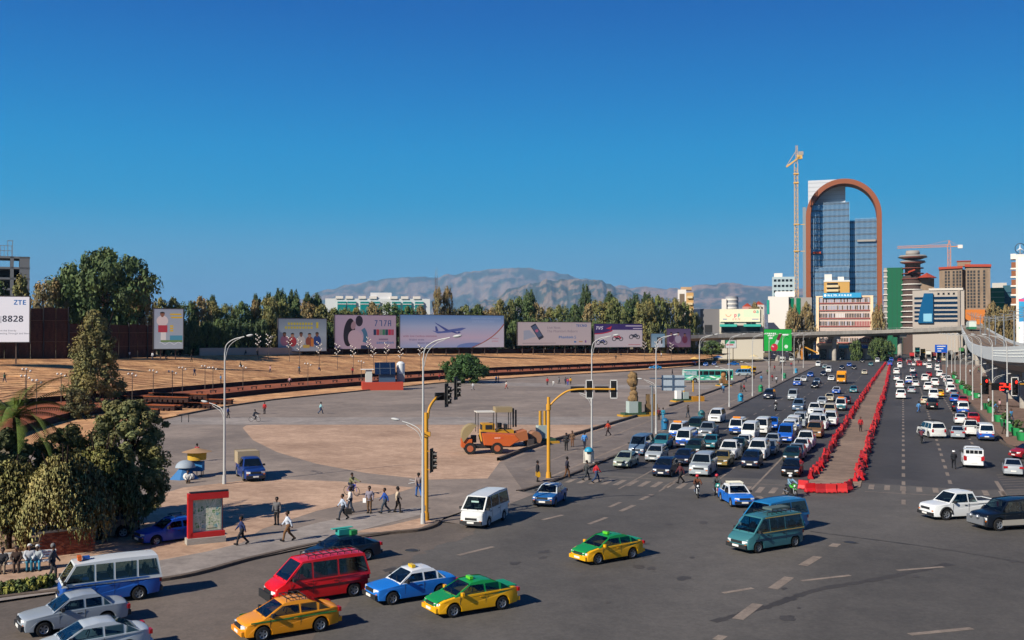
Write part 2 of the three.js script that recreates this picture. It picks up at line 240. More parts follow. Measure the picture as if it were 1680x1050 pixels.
// ---------- terraces: stepped slope behind the plaza ----------
const rimPx = [[-120, 590, 190], [61, 588.5, 205], [243, 585, 232], [440, 582, 270], [600, 580.5, 304], [674, 580, 318], [800, 579.6, 345], [930, 579.6, 372], [1040, 579.6, 396], [1120, 579.6, 415], [1200, 580, 440]];
const rim = [V(-112, 7.2, -148), V(-113, 7.2, -168), ...rimPx.map((a) => AT(...a))];
const foot = [V(-42, 0, -100), V(-46.5, 0, -117), V(-49, 0, -134), V(-48.8, 0, -146), ...px([[366, 670], [449.5, 657.6], [580, 644], [640, 638], [727, 629.2], [833, 622], [900, 617.5], [1010, 611], [1121, 603]])];
const rimC = new THREE.CatmullRomCurve3(rim), footC = new THREE.CatmullRomCurve3(foot);
{
  const N = 150, jit = lattice(64, 77), prof = []; // [across 0..1, height share, material: 0 strip,1 wall,2 walkway,3 steps]
  const STEPS = 22, pts = []; // profile rows of (a, b): a = share across, height = lerp
  const rows = [[0.0, 0.15, 0], [0.2, 0.2, 0], [0.2, 1.15, 1], [0.40, 1.2, 2], [0.40, 2.1, 1]];
  for (let k = 0; k < STEPS; k++) { const a0 = 0.40 + 0.60 * k / STEPS, a1 = 0.40 + 0.60 * (k + 1) / STEPS; rows.push([a1, { f: (k + 0.66) / STEPS }, 3], [a1, { f: (k + 1) / STEPS }, 3]); }
  const geos = [[], [], [], []], uvs = [[], [], [], []], at = (i, r) => { const f = footC.getPoint(i / N), m = rimC.getPoint(i / N); const h = r[1], a = typeof h === 'number' ? r[0] : Math.min(1, r[0] + (jit(i * 0.35, r[0] * 40) - 0.5) * 0.03 * (r[0] < 0.995 ? 1 : 0)), y = typeof h === 'number' ? PL + h : PL + 2.1 + (m.y - PL - 2.1) * Math.max(0, h.f - 0.035 * jit(i * 0.22, r[0] * 23) * (h.f < 0.99 ? 1 : 0)); return V(f.x + (m.x - f.x) * a, y, f.z + (m.z - f.z) * a); };
  for (let i = 0; i < N; i++) for (let r = 0; r + 1 < rows.length; r++) {
    const k = rows[r + 1][2], a = at(i, rows[r]), b = at(i + 1, rows[r]), c = at(i + 1, rows[r + 1]), d = at(i, rows[r + 1]);
    for (const q of [a, b, c, a, c, d]) { geos[k].push(q.x, q.y, q.z); uvs[k].push((q.x * 0.8 - q.z * 0.6) / 30, (q.x * 0.6 + q.z * 0.8 + q.y * 3) / 30); }
  }
  [['terrace_verge', M.hay], ['terrace_wall', M.stone], ['terrace_walk', M.redEarth], ['terrace_steps', M.hay]].forEach(([n, m], k) => {
    const g = new THREE.BufferGeometry(); g.setAttribute('position', new THREE.Float32BufferAttribute(geos[k], 3)); g.setAttribute('uv', new THREE.Float32BufferAttribute(uvs[k], 2)); g.computeVertexNormals(); struct(n, g, m);
  });
}
// point on the terraces: i share along (0..1), a share across (0 plaza .. 1 top)
function terr(i, a) { const f = footC.getPoint(i), m = rimC.getPoint(i), y = a < 0.2 ? PL + 0.2 : a < 0.4 ? PL + 1.2 : PL + 2.1 + (m.y - PL - 2.1) * (a - 0.4) / 0.6; return V(f.x + (m.x - f.x) * a, y, f.z + (m.z - f.z) * a); }
// terrace point seen at a photo pixel: search along and across
function terrPx(X, Y) { let best = null, bd = 1e9; for (let i = 0; i <= 120; i++) for (let k = 0; k <= 50; k++) { const p = terr(i / 120, k / 50), dd = -p.z, sx = 840 + p.x / dd * FPX, sy = HOR + (CAMH - p.y) / dd * FPX, e = (sx - X) ** 2 * 0.3 + (sy - Y) ** 2; if (e < bd) { bd = e; best = p; } } return best; }
// land behind the rim, level with the terrace top
{ const back = rim.map((p) => V(p.x * 1.0 - 70, p.y, p.z - 150)), pos = []; for (let i = 0; i + 1 < rim.length; i++) for (const q of [rim[i], rim[i + 1], back[i + 1], rim[i], back[i + 1], back[i]]) pos.push(q.x, q.y - 0.03, q.z); const g = new THREE.BufferGeometry(); g.setAttribute('position', new THREE.Float32BufferAttribute(pos, 3)); roadUV(g, 60); g.computeVertexNormals(); struct('terrain', g, M.earth); }
// ---------- mountains ----------
function mountain(name, ridge, dRidge, dBase, seed, cols, spread = 1) {
  const NX = 220, NY = 44, n1 = lattice(64, seed), n2 = lattice(64, seed + 5), n3 = lattice(64, seed + 9), pos = [], col = [], idx = [];
  const x0 = ridge[0][0], x1 = ridge[ridge.length - 1][0];
  const ry = (x) => { let k = 0; while (k < ridge.length - 2 && x > ridge[k + 1][0]) k++; const [a, b] = [ridge[k], ridge[k + 1]], f = (x - a[0]) / (b[0] - a[0]); return a[1] + (b[1] - a[1]) * (f * f * (3 - 2 * f)); };
  for (let j = 0; j <= NY; j++) for (let i = 0; i <= NX; i++) {
    const f = j / NY, X = x0 + (x1 - x0) * i / NX, top = AT(X, ry(X) + (n1(i * 0.2, 3) - 0.5) * 4 + (n2(i * 0.7, 9) - 0.5) * 1.6, dRidge);
    const d = dRidge + (dBase - dRidge) * f, h = top.y * Math.pow(1 - f, 1.15), bump = (n1(i * 0.05, j * 0.11) - 0.5) * 0.2 * top.y * Math.sin(PI * Math.min(1, f * 1.1)) + (n2(i * 0.2, j * 0.2) - 0.5) * 0.08 * top.y * Math.sin(PI * f) + (n3(i * 0.6, j * 0.5) - 0.5) * 0.02 * top.y * Math.sin(PI * f);
    pos.push((X - 840) / FPX * d * (1 + f * 0.05 * spread), Math.max(-5, h + bump), -d);
    const v = n3(i * 0.13 + j * 0.1, j * 0.3) * 0.6 + n2(i * 0.4, j * 0.6) * 0.4, c = v > 0.54 ? cols[0] : v > 0.44 ? cols[1] : cols[2];
    col.push(...c.map((q) => q * 0.95 * (0.7 + 0.6 * n1(i * 0.9, j * 1.3))));
  }
  for (let j = 0; j < NY; j++) for (let i = 0; i < NX; i++) { const a = j * (NX + 1) + i, b = a + 1, c = a + NX + 1, d = c + 1; idx.push(a, c, b, b, c, d); }
  const g = new THREE.BufferGeometry(); g.setAttribute('position', new THREE.Float32BufferAttribute(pos, 3)); g.setAttribute('color', new THREE.Float32BufferAttribute(col, 3)); g.setIndex(idx); g.computeVertexNormals();
  const m = new THREE.Mesh(g, new THREE.MeshStandardMaterial({ vertexColors: true, roughness: 1 })); m.name = numbered(name); m.userData.kind = 'structure'; scene.add(m);
}
mountain('mountain', [[490, 492], [540, 476], [580, 466], [640, 455], [700, 455], [770, 447], [820, 441], [862, 441], [910, 446], [965, 459], [1010, 468], [1050, 474], [1120, 482]], 19000, 14000, 301, [[0.22, 0.15, 0.1], [0.14, 0.11, 0.075], [0.05, 0.06, 0.04]]);
mountain('mountain', [[990, 488], [1060, 470], [1110, 474], [1160, 468], [1200, 465], [1262, 470], [1320, 474], [1400, 484], [1500, 482], [1620, 490], [1720, 486]], 15500, 11000, 341, [[0.26, 0.16, 0.1], [0.16, 0.11, 0.08], [0.06, 0.06, 0.042]]);
mountain('hill', [[740, 516], [800, 492], [850, 470], [905, 459], [950, 458], [985, 461], [1020, 474], [1080, 492], [1140, 506]], 11500, 8600, 361, [[0.2, 0.14, 0.09], [0.055, 0.062, 0.04], [0.04, 0.05, 0.032]]);
scene.fog = new THREE.FogExp2(new THREE.Color(0.27, 0.56, 0.9), 0.00004);
// ---------- buildings ----------
const K = (d) => d / FPX;
function building(name, label, cat, x0, x1, d, turn = 0) { // group at the ground under the middle of the front; returns helpers in metres
  const g = AT((x0 + x1) / 2, HOR, d); g.y = 0;
  const a = Math.atan2(g.x, d), o = thing(name, label, cat, g, turn - a), k = K(d); o.scale.x = Math.cos(a); // fronts look towards the square
  return { o, k, w: (x1 - x0) * k, X: (p) => (p - (x0 + x1) / 2) * k, Y: (p) => CAMH + (HOR - p) * k };
}
const glassMat = (hex, r = 0.12) => new THREE.MeshStandardMaterial({ color: hex, roughness: r, metalness: 0.35 });
const C = { white: std(0xcfcac2, 0.85), cream: std(0xc8b48c, 0.85), grey: std(0x8f8a84, 0.9), raw: new THREE.MeshStandardMaterial({ map: T.concrete, color: 0xdcc6b2, roughness: 0.95 }), win: std(0x15191d, 0.25), winBlue: glassMat(0x14304a), green: std(0x0a5a3c, 0.9), red: std(0x9c3a22, 0.8), copper: std(0x80421f, 0.55), teal: glassMat(0x1a8a86, 0.3), blue: std(0x1560a8, 0.6), orange: std(0xb86a24, 0.85) };
const winGeo = {}; const win = (w, h) => winGeo[w.toFixed(2) + h.toFixed(2)] ??= new THREE.BoxGeometry(w, h, 0.16);
function windows(o, xs, ys, w, h, z, mat, name = 'window', ry = 0, x = 0) { for (const yy of ys) for (const xx of xs) { const m = new THREE.Mesh(win(w, h), mat); m.name = name; m.castShadow = m.receiveShadow = true; if (ry) { m.rotation.y = ry; m.position.set(x, yy, xx); } else m.position.set(xx, yy, z); o.add(m); } }
const span = (a, b, n) => Array.from({ length: n }, (_, i) => a + (b - a) * (n === 1 ? 0.5 : i / (n - 1)));

{ // glass tower with the copper arch
  const b = building('glass_tower', 'tall blue glass office tower framed by a copper brown arch', 'tower', 1322, 1447, 600), { o, k, X, Y } = b;
  const arch = new THREE.Shape(), cy = Y(355), R = 62.5 * k, r = 54.5 * k; arch.moveTo(-R, 0); arch.lineTo(-R, cy); arch.absarc(0, cy, R, PI, 0, true); arch.lineTo(R, 0); arch.lineTo(r, 0); arch.lineTo(r, cy); arch.absarc(0, cy, r, 0, PI, false); arch.lineTo(-r, 0); arch.closePath();
  const ag = new THREE.ExtrudeGeometry(arch, { depth: 15, bevelEnabled: false, curveSegments: 40 }); ag.translate(0, 0, -15); obj('arch', ag, C.copper, o);
  const glass = new THREE.MeshStandardMaterial({ color: 0x56809f, roughness: 0.14, metalness: 0.4 }), fin = std(0x9fb2c0, 0.5), slab = std(0x23384c, 0.4);
  const block = (xa, xb, ytop, z, dep, nf, name) => {
    const w = (xb - xa) * k, xm = X((xa + xb) / 2), h = Y(ytop); const p = obj(name, bx(w, h, dep, xm, h / 2, z - dep / 2), glass, o);
    for (let i = 0; i <= nf; i++) obj('fin', bx(0.13, h, 0.3, X(xa) + w * i / nf, h / 2 + 0.6, z + 0.15), fin, p);
    for (let y = 4; y < h; y += 3.75) obj('spandrel', bx(w - 0.1, 0.9, 0.2, xm, y, z + 0.06), slab, p);
  };
  block(1329, 1344, 331, -3.0, 20, 8, 'glass_wing'); block(1352, 1394, 331, -1.5, 22, 20, 'glass_wing'); block(1344, 1352, 333, -5, 16, 3, 'glass_wing'); block(1404, 1440, 359, -3.5, 20, 18, 'glass_wing'); block(1394, 1404, 360, -7, 15, 3, 'glass_wing'); block(1336, 1393, 439, 3, 5, 27, 'podium');
  obj('core', bx(63 * k, Y(289) - Y(340), 14, X(1356.5), (Y(289) + Y(340)) / 2, -18), std(0xb4bac0, 0.6), o);
  const cm = std(0x8d9499, 0.7); for (let i = 0; i < 7; i++) obj('panel_joint', bx(63 * k, 0.15, 0.1, X(1356.5), Y(336) + i * 2.6, -10.95), cm, o);
  obj('gondola', bx(30 * k, 1.2, 1.2, X(1422), Y(395), -2.4), C.grey, o); obj('gondola', bx(14 * k, 1.2, 1.2, X(1340), Y(413), -1.6), C.red, o);
  obj('hoist', bx(2.2, Y(335), 2.2, X(1319), Y(335) / 2, -8), std(0x6f7d88, 0.6), o);
}
function craneMast(list, x, y0, y1, z, w) { const s = [[-1, -1], [1, -1], [1, 1], [-1, 1]].map(([a, b]) => [a * w / 2, b * w / 2]); for (const [a, b] of s) list.push(bx(w * 0.16, y1 - y0, w * 0.16, x + a, (y0 + y1) / 2, z + b)); for (let y = y0, f = 0; y < y1 - w; y += w * 1.1, f ^= 1) for (let i = 0; i < 4; i++) { const a = s[i], b = s[(i + 1) % 4], [p, q] = f ? [a, b] : [b, a]; list.push(beam(V(x + p[0], y, z + p[1]), V(x + q[0], y + w * 1.1, z + q[1]), w * 0.09, w * 0.09)); list.push(beam(V(x + a[0], y, z + a[1]), V(x + b[0], y, z + b[1]), w * 0.08, w * 0.08)); } }
{ // tower crane beside the arch
  const { o, k, X, Y } = building('tower_crane', 'tall yellow tower crane with folded jib beside the arched glass tower', 'crane', 1303, 1311, 592), m = std(0xc49a52, 0.6);
  let l = []; craneMast(l, 0, 0, Y(268), 0, 2.1); obj('mast', l, m, o);
  l = []; craneMast(l, 0.4, Y(268), Y(238), 0, 1.1); obj('tower_head', l, m, o);
  obj('jib', [beam(V(X(1291), Y(273), 0.6), V(X(1314), Y(257), 0.6), 0.9, 1.2), beam(V(X(1292), Y(270), 0.6), V(X(1308), Y(246), 0.6), 0.25, 0.25)], m, o);
  obj('cab', bx(3.2, 2.6, 2.4, X(1313), Y(257), 0), m, o); obj('counterweight', bx(3, 2.2, 2.6, X(1315), Y(256) + 1.6, 0), C.grey, o);
  obj('collar', [Y(285), Y(300), Y(368), Y(412)].map((y) => bx(3.2, 0.7, 3.2, 0, y, 0)), m, o); obj('tie', [bx(14 * k, 0.4, 0.4, 7 * k, Y(368), -1), bx(14 * k, 0.4, 0.4, 7 * k, Y(412), -1)], m, o);
}
{ const { o, k, X, Y } = building('tower_crane', 'orange hammerhead crane with long level jib above the red roofed block', 'crane', 1555, 1561, 640), m = std(0xc07838, 0.6);
  let l = []; craneMast(l, 0, 0, Y(404), 0, 2); obj('mast', l, m, o); obj('tower_head', [beam(V(-1, Y(404), 0), V(0, Y(394), 0), 0.4, 0.4), beam(V(1, Y(404), 0), V(0, Y(394), 0), 0.4, 0.4)], m, o);
  l = []; for (const [a, b] of [[-0.6, 0], [0.6, 0], [0, 1.3]]) l.push(bx(88 * k, 0.22, 0.22, X(1515), Y(404.5) + b, a)); for (let i = 0; i < 34; i++) { const x = X(1472) + i * 1.0; l.push(beam(V(x, Y(404.5), 0.6), V(x + 0.5, Y(404.5) + 1.3, 0), 0.12, 0.12), beam(V(x + 0.5, Y(404.5) + 1.3, 0), V(x + 1, Y(404.5), -0.6), 0.12, 0.12)); } obj('jib', l, m, o);
  obj('counter_jib', bx(20 * k, 0.5, 1.2, X(1570), Y(404.5), 0), m, o); obj('counterweight', bx(8 * k, 2.2, 1.8, X(1576), Y(405), 0), C.white, o); obj('pendant', [beam(V(0, Y(394), 0), V(X(1510), Y(403), 0), 0.12, 0.12), beam(V(0, Y(394), 0), V(X(1573), Y(404), 0), 0.12, 0.12)], m, o); }
{ const { o, k, X, Y } = building('apartment_block', 'pale grey apartment block with small square windows beside the tall crane mast', 'building', 1267, 1304, 560), h = Y(454);
  obj('wall', bx(37 * k, h, 14, 0, h / 2, -7), std(0x9fb0b4, 0.85), o); obj('roof_room', bx(14 * k, Y(448) - Y(454) + 0.5, 6, X(1277), Y(451), -7), C.white, o); windows(o, span(X(1272), X(1298), 5), [Y(460), Y(469), Y(478), Y(487)], 1.5, 1.3, 0.02, C.win); }
{ const { o, k, X, Y } = building('commercial_building', 'white cube shaped building with tall green glass strips', 'building', 1256, 1330, 484), h = Y(486);
  obj('wall', bx(34 * k, h, 16, X(1277), h / 2, -8), C.white, o); obj('side_wing', bx(38 * k, Y(488), 14, X(1313), Y(488) / 2, -9), C.grey, o); obj('roof_room', bx(32 * k, 2.6, 8, X(1288), Y(482), -8), std(0xe2e0da, 0.8), o);
  for (const x of [1298, 1309]) obj('glass_strip', bx(7 * k, Y(489) - Y(520), 0.3, X(x + 1), (Y(489) + Y(520)) / 2, -1.9), std(0x0d6a4a, 0.2), o); obj('glass_strip', bx(4 * k, Y(492) - Y(515), 0.3, X(1260), (Y(492) + Y(515)) / 2, 0.1), std(0x2a8a7a, 0.2), o); }
{ // hotel with rows of narrow windows
  const { o, k, X, Y } = building('hotel', 'cream and red five storey block with rows of narrow windows and blue roof sign', 'building', 1339, 1432, 458), h = Y(487), wall = std(0xb9a79c, 0.85), red = std(0x9a4a44, 0.8), cream = std(0xe0c4a0, 0.85);
  obj('wall', bx(93 * k, h, 14, 0, h / 2, -7), wall, o); for (const x of [1341, 1430]) obj('pilaster', bx(4.6 * k, h + 0.3, 0.8, X(x), h / 2, 0.3), cream, o);
  obj('roof_edge', bx(94 * k, 0.6, 14.6, 0, h + 0.2, -6.9), cream, o);
  const rg = rngOf(5), wm = [C.win, std(0x8b94a8, 0.5), std(0x3a4452, 0.3), std(0x8e2c34, 0.6), std(0xc6c6c4, 0.6)];
  [491, 503, 516, 529, 556].forEach((y, f) => { obj('ledge', bx(84 * k, 0.35, 0.5, 0, Y(y + 6.2), 0.3), red, o); for (let i = 0; i < 32; i++) { const q = rg(), mt = f === 3 && i > 21 ? wm[3] : f === 2 && i > 9 && i < 16 ? wm[4] : f < 2 ? (q < 0.35 ? wm[0] : wm[1]) : q < 0.6 ? wm[0] : q < 0.8 ? wm[2] : wm[1]; const m = new THREE.Mesh(win(0.42, f === 4 ? 1.7 : 1.9), mt); m.name = 'window'; m.position.set(X(1345.5) + i * 82 * k / 31, Y(y + 1.6), 0.03); o.add(m); } });
  obj('canopy', bx(93 * k, 1, 3, 0, Y(565), 1.2), cream, o); for (let i = 0; i < 6; i++) obj('shop_front', bx(11 * k, 4.4, 0.3, X(1350 + i * 15), 2.6, 0.1), i % 2 ? C.white : C.win, o);
  const sg = obj('roof_sign', bx(63 * k, 8 * k, 0.8, X(1381.5), Y(484.5), 0.6), std(0x1a86b4, 0.5), o);
  const st = canvasTex(512, 64, (c, w, hh) => { c.fillStyle = '#1a8ab8'; c.fillRect(0, 0, w, hh); c.fillStyle = '#e8f2f4'; c.font = 'bold 40px sans-serif'; c.fillText('N.E.7O. P.V.N.O.E', 60, 46); c.beginPath(); c.arc(28, 32, 17, 0, 7); c.fill(); }); const sp = new THREE.PlaneGeometry(62 * k, 7.4 * k); sp.translate(X(1381.5), Y(484.5), 1.02); obj('sign_face', sp, new THREE.MeshStandardMaterial({ map: st, roughness: 0.6 }), sg);
}
[['light blue canvas awning over the shops below the narrow windowed hotel', 1376, 1392, 571, 0x2a86a8], ['bright blue canvas awning hung between two others below the hotel', 1396, 1408, 571, 0x1a6ab8], ['deep blue canvas awning under the dark trees by the flyover', 1410, 1424, 571, 0x1058a8]].forEach(([lb, a, b, y, c]) => { const { o, k, X, Y } = building('awning', lb, 'awning', a, b, 452); const w = (b - a) * k; obj('canopy', [bx(w, 0.12, 3, 0, Y(567), 1.2, 0, 0, 0.25), bx(w, 1, 0.1, 0, Y(569.5), 2.6)], std(c, 0.8), o); for (const s of [-1, 1]) obj('post', cyl(0.06, 0.06, Y(569), s * w * 0.47, 0, 2.4), M.steel, o); });
{ const { o, k, X, Y } = building('office_block', 'yellow beige office block with white roof rooms behind the hotel', 'building', 1352, 1394, 520), h = Y(462); obj('wall', bx(42 * k, h, 14, 0, h / 2, -7), std(0xb8904e, 0.85), o); for (const y of [467, 474]) { obj('balcony', bx(20 * k, 1.2, 1.4, X(1366), Y(y + 2.5), 0.6), C.cream, o); obj('window', bx(18 * k, 1.6, 0.2, X(1366), Y(y - 0.5), 0.05), C.win, o); } obj('roof_room', bx(12 * k, 4, 6, X(1359), h + 2, -5), C.white, o); obj('roof_room', bx(10 * k, 2.6, 6, X(1380), h + 1.3, -5), C.white, o); obj('parapet', bx(43 * k, 0.8, 14.4, 0, h + 0.3, -7), C.white, o); }
{ const { o, k, X, Y } = building('construction_tower', 'tower under construction wrapped in green safety netting', 'building', 1450, 1484, 580), h = Y(439); obj('netting', bx(27 * k, h, 15, X(1469), h / 2, -7.5), C.green, o); obj('netting_seam', [1464, 1472, 1478].map((x) => bx(0.2, h, 0.1, X(x), h / 2, 0.05)), std(0x2b4a3c, 0.9), o); obj('frame', bx(5 * k, h, 13, X(1453), h / 2, -7), C.grey, o); for (let y = 4; y < h; y += 3.4) obj('floor_slab', bx(7 * k, 0.5, 14.5, X(1453), y, -7), C.white, o); }
{ // tower with round crowns
  const { o, k, X, Y } = building('round_tower', 'unfinished concrete tower with two saucer shaped crowns', 'building', 1478, 1522, 570); const disc = (r0, r1, r2, h, y) => { const g = new THREE.LatheGeometry([[0.01, 0], [r0, 0], [r1, h * 0.5], [r2, h], [0.01, h]].map(([a, b]) => new THREE.Vector2(a, b)), 28); g.translate(X(1498), y, -9); return g; };
  obj('shaft', cyl(14 * k, 13 * k, Y(428), X(1498), 0, -9, 24), C.raw, o); obj('saucer', disc(14 * k, 25 * k, 22 * k, 2.4, Y(424)), C.grey, o); obj('saucer', disc(12 * k, 22 * k, 20 * k, 2, Y(432)), C.grey, o); obj('crown', disc(11 * k, 12 * k, 11 * k, 3, Y(418)), C.grey, o);
  const dr = std(0x6a3a30, 0.9); for (let i = 0; i < 14; i++) { const y = Y(538) + i * 3.1; obj('floor_slab', cyl((21 - i * 0.25) * k, (21 - i * 0.25) * k, 0.5, X(1498), y, -5, 26), i > 8 ? dr : C.white, o); } obj('body', cyl(18 * k, 17 * k, Y(452), X(1498), 0, -5, 24), std(0x4a3a34, 0.9), o);
  const rf = new THREE.ConeGeometry(18 * k, 3, 6); rf.translate(X(1521), Y(452), 0); obj('roof', rf, C.red, o); obj('roof', bx(12 * k, 0.8, 5, X(1496), Y(445), 2, 0, 0.35), C.red, o); obj('wing', bx(26 * k, Y(457), 10, X(1520), Y(457) / 2, -6), C.raw, o); }
{ const { o, k, X, Y } = building('office_building', 'grey office building with dark blue glass bands and a slanted glass corner', 'building', 1497, 1582, 500), h = Y(476); obj('wall', bx(85 * k, h, 16, 0, h / 2, -8), std(0xa39a90, 0.85), o); obj('parapet', bx(56 * k, 1.1, 17, X(1552), h + 0.4, -8), std(0xbfb8ae, 0.85), o);
  for (const y of [489, 497, 505, 512, 519, 526]) { obj('window_band', bx(39 * k, 4.2 * k, 0.2, X(1552), Y(y), 0.06), C.winBlue, o); obj('window_band', bx(14 * k, 3.6 * k, 0.2, X(1507), Y(y), 0.06), C.winBlue, o); } windows(o, span(X(1540), X(1565), 4), [Y(482)], 1, 1, 0.05, C.win);
  const s = new THREE.Shape([[1516, 481], [1531, 481], [1531, 530], [1506, 530], [1509, 508]].map(([a, b]) => new THREE.Vector2(X(a), Y(b)))); const sg = new THREE.ExtrudeGeometry(s, { depth: 1.2, bevelEnabled: false }); obj('glass_corner', sg, glassMat(0x1a5f8a, 0.15), o); obj('banner', bx(14 * k, 13 * k, 0.2, X(1522), Y(521), 1.35), std(0x7ab0c4, 0.7), o); obj('pier', bx(1.2, h, 0.8, X(1573), h / 2, 0.4), std(0x8d8379, 0.85), o); }
{ const { o, k, X, Y } = building('apartment_tower', 'raw concrete apartment tower with red roof and rows of dark window holes', 'building', 1540, 1626, 620), h = Y(441); obj('wall', bx(38 * k, h, 18, X(1560), h / 2, -9.5), C.raw, o); obj('wall', bx(40 * k, h + 1, 18, X(1605), h / 2, -9), C.raw, o); obj('recess', bx(7 * k, h, 12, X(1582), h / 2, -12), C.raw, o);
  obj('roof', [bx(40 * k, 1.4, 20, X(1560), h + 0.9, -9.5, 0, 0.03), bx(43 * k, 1.6, 20, X(1605), h + 1.8, -9, 0, -0.02)], C.red, o); obj('roof_room', bx(22 * k, 3, 8, X(1582), h + 3.4, -8), C.raw, o); obj('roof_cap', bx(24 * k, 0.5, 9, X(1582), h + 5.1, -8), C.red, o);
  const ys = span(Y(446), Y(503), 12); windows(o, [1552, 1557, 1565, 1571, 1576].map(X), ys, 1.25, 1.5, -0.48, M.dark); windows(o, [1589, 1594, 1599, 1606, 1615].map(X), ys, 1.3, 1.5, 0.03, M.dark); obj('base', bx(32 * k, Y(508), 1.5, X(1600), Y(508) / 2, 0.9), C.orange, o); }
[['green netted block standing low behind the railway line', 1625, 1648, 472, 640, 0x1c6a4c], ['blue glass block behind the white corner building', 1646, 1668, 468, 650, 0x24505e], ['pale concrete block with bushy roofline far behind the railway', 1628, 1652, 464, 760, 0xb0aca4]].forEach(([lb, a, b, y, d, c]) => { const { o, k, X, Y } = building('distant_block', lb, 'building', a, b, d); const h = Y(y); obj('wall', bx((b - a) * k, h, 14, 0, h / 2, -7), std(c, 0.8), o); for (let q = Y(540); q < h - 2; q += 3.4) obj('floor_slab', bx((b - a) * k + 0.4, 0.5, 14.6, 0, q, -6.9), c === 0x24505e ? C.winBlue : std(0x6f9a86, 0.8), o); });
{ // white corner building with brown balconies and a ring emblem on the roof
  const { o, k, X, Y } = building('corner_building', 'white corner building with brown balconies and a ringed star on its roof', 'building', 1667, 1740, 330), h = Y(416);
  const poster = canvasTex(256, 512, (c, w, hh) => { c.fillStyle = '#dfe3e6'; c.fillRect(0, 0, w, hh); c.fillStyle = '#c03040'; c.beginPath(); c.moveTo(40, 60); c.lineTo(256, 20); c.lineTo(256, 40); c.fill(); const g = c.createLinearGradient(0, 190, 256, 330); g.addColorStop(0, '#2fa0c8'); g.addColorStop(0.5, '#1a5f9a'); g.addColorStop(1, '#6a3a7a'); c.fillStyle = g; c.beginPath(); c.moveTo(0, 210); c.lineTo(256, 120); c.lineTo(256, 300); c.lineTo(0, 320); c.fill(); c.fillStyle = '#c84a78'; c.fillRect(0, 205, 256, 14); for (let i = 0; i < 30; i++) { c.fillStyle = ['#3aa06a', '#c03c50', '#e8b030', '#3060a8'][i % 4]; c.beginPath(); c.arc((i * 83) % 250, 350 + (i * 47) % 150, 6 + (i * 7) % 12, 0, 7); c.fill(); } });
  obj('wall', bx(73 * k, h, 20, 0, h / 2, -10), C.white, o); const pg = new THREE.PlaneGeometry(68 * k, h - 4); pg.translate(2 * k, h / 2 + 1, 0.06); obj('facade_print', pg, new THREE.MeshStandardMaterial({ map: poster, roughness: 0.8 }), o);
  for (const y of [434, 448, 463, 478, 494]) { obj('balcony', bx(1.6, 2.3, 4, X(1667) - 0.8, Y(y), -4), std(0x7a4a2c, 0.8), o); obj('balcony_slab', bx(1.9, 0.5, 4.4, X(1667) - 0.9, Y(y + 5), -4), C.white, o); } obj('roof_band', bx(1.8, 1.8, 6, X(1667) - 0.9, h - 0.6, -4), C.white, o);
  const ring = new THREE.TorusGeometry(1.7, 0.16, 8, 32); ring.translate(X(1674), Y(405), -4); const em = obj('emblem', ring, std(0x3f5568, 0.4, { metalness: 0.5 }), o); obj('star', [0, 1, 2].map((i) => { const g = new THREE.ConeGeometry(0.34, 1.6, 4); g.translate(0, 0.8, 0); g.rotateZ(i * 2 * PI / 3); g.translate(X(1674), Y(405), -4); return g; }), std(0xc8d0d6, 0.4), em); obj('emblem_post', cyl(0.2, 0.2, 2, X(1674), h, -4), M.grey, o); }
{ // shopping block behind the flyover, with printed fascia
  const { o, k, X, Y } = building('shopping_block', 'low shopping block with colourful printed fascia and teal awnings', 'building', 1180, 1256, 468), h = Y(507);
  obj('wall', bx(72 * k, h, 14, X(1216), h / 2, -7), std(0xb4aea0, 0.85), o);
  const t = canvasTex(512, 160, (c, w, hh) => { c.fillStyle = '#d8d2b4'; c.fillRect(0, 0, w, hh); c.fillStyle = '#c8d8b4'; c.fillRect(300, 10, 200, 90); const q = ['#c23a5c', '#2e9a8a', '#d8702c', '#4a7ab4', '#c23a5c']; c.font = 'bold 60px sans-serif'; c.fillStyle = q[0]; c.fillText('p', 180, 96); c.fillStyle = q[1]; c.fillText('p', 226, 90); c.fillStyle = '#c83a44'; c.fillText('o', 424, 52); c.fillStyle = q[1]; c.fillText('a', 462, 52); c.strokeStyle = '#d0643a'; c.lineWidth = 6; c.beginPath(); c.arc(110, 60, 34, 0.2, 3); c.stroke(); c.fillStyle = '#c8404c'; c.font = '40px serif'; c.fillText('o v /v', 160, 140); c.fillStyle = '#8a8aa0'; c.fillRect(40, 120, 50, 14); c.fillRect(410, 122, 80, 12); });
  const pg = new THREE.BoxGeometry(66 * k, 21 * k, 0.4); pg.translate(X(1214), Y(517.5), 0.5); obj('fascia_sign', pg, new THREE.MeshStandardMaterial({ map: t, roughness: 0.75 }), o);
  for (const [a, b] of [[1181, 1209], [1220, 1248]]) obj('awning', bx((b - a) * k, 0.25, 3.4, X((a + b) / 2), Y(534), 1.7, 0, 0, 0.3), std(0x2a9a8c, 0.7), o); obj('shop_front', bx(64 * k, 3.5, 0.3, X(1215), Y(540), 0.2), C.win, o); windows(o, [1192, 1200, 1228, 1236].map(X), [Y(530)], 2, 1, 0.25, C.win); }
{ const { o, k, X, Y } = building('grey_warehouse', 'plain grey flat block with one white end wall behind the plane trees', 'building', 1133, 1182, 474), h = Y(507); obj('wall', bx(34 * k, h, 12, X(1165), h / 2, -6), std(0x6c6a6c, 0.9), o); obj('end_wall', bx(16 * k, h, 12, X(1141), h / 2, -5.5), std(0xbfc6cc, 0.8), o); obj('opening_shade', bx(12 * k, 4, 0.3, X(1162), Y(540), 0.1), M.dark, o); }  // dark box on the wall: shade inside the opening, put into colour
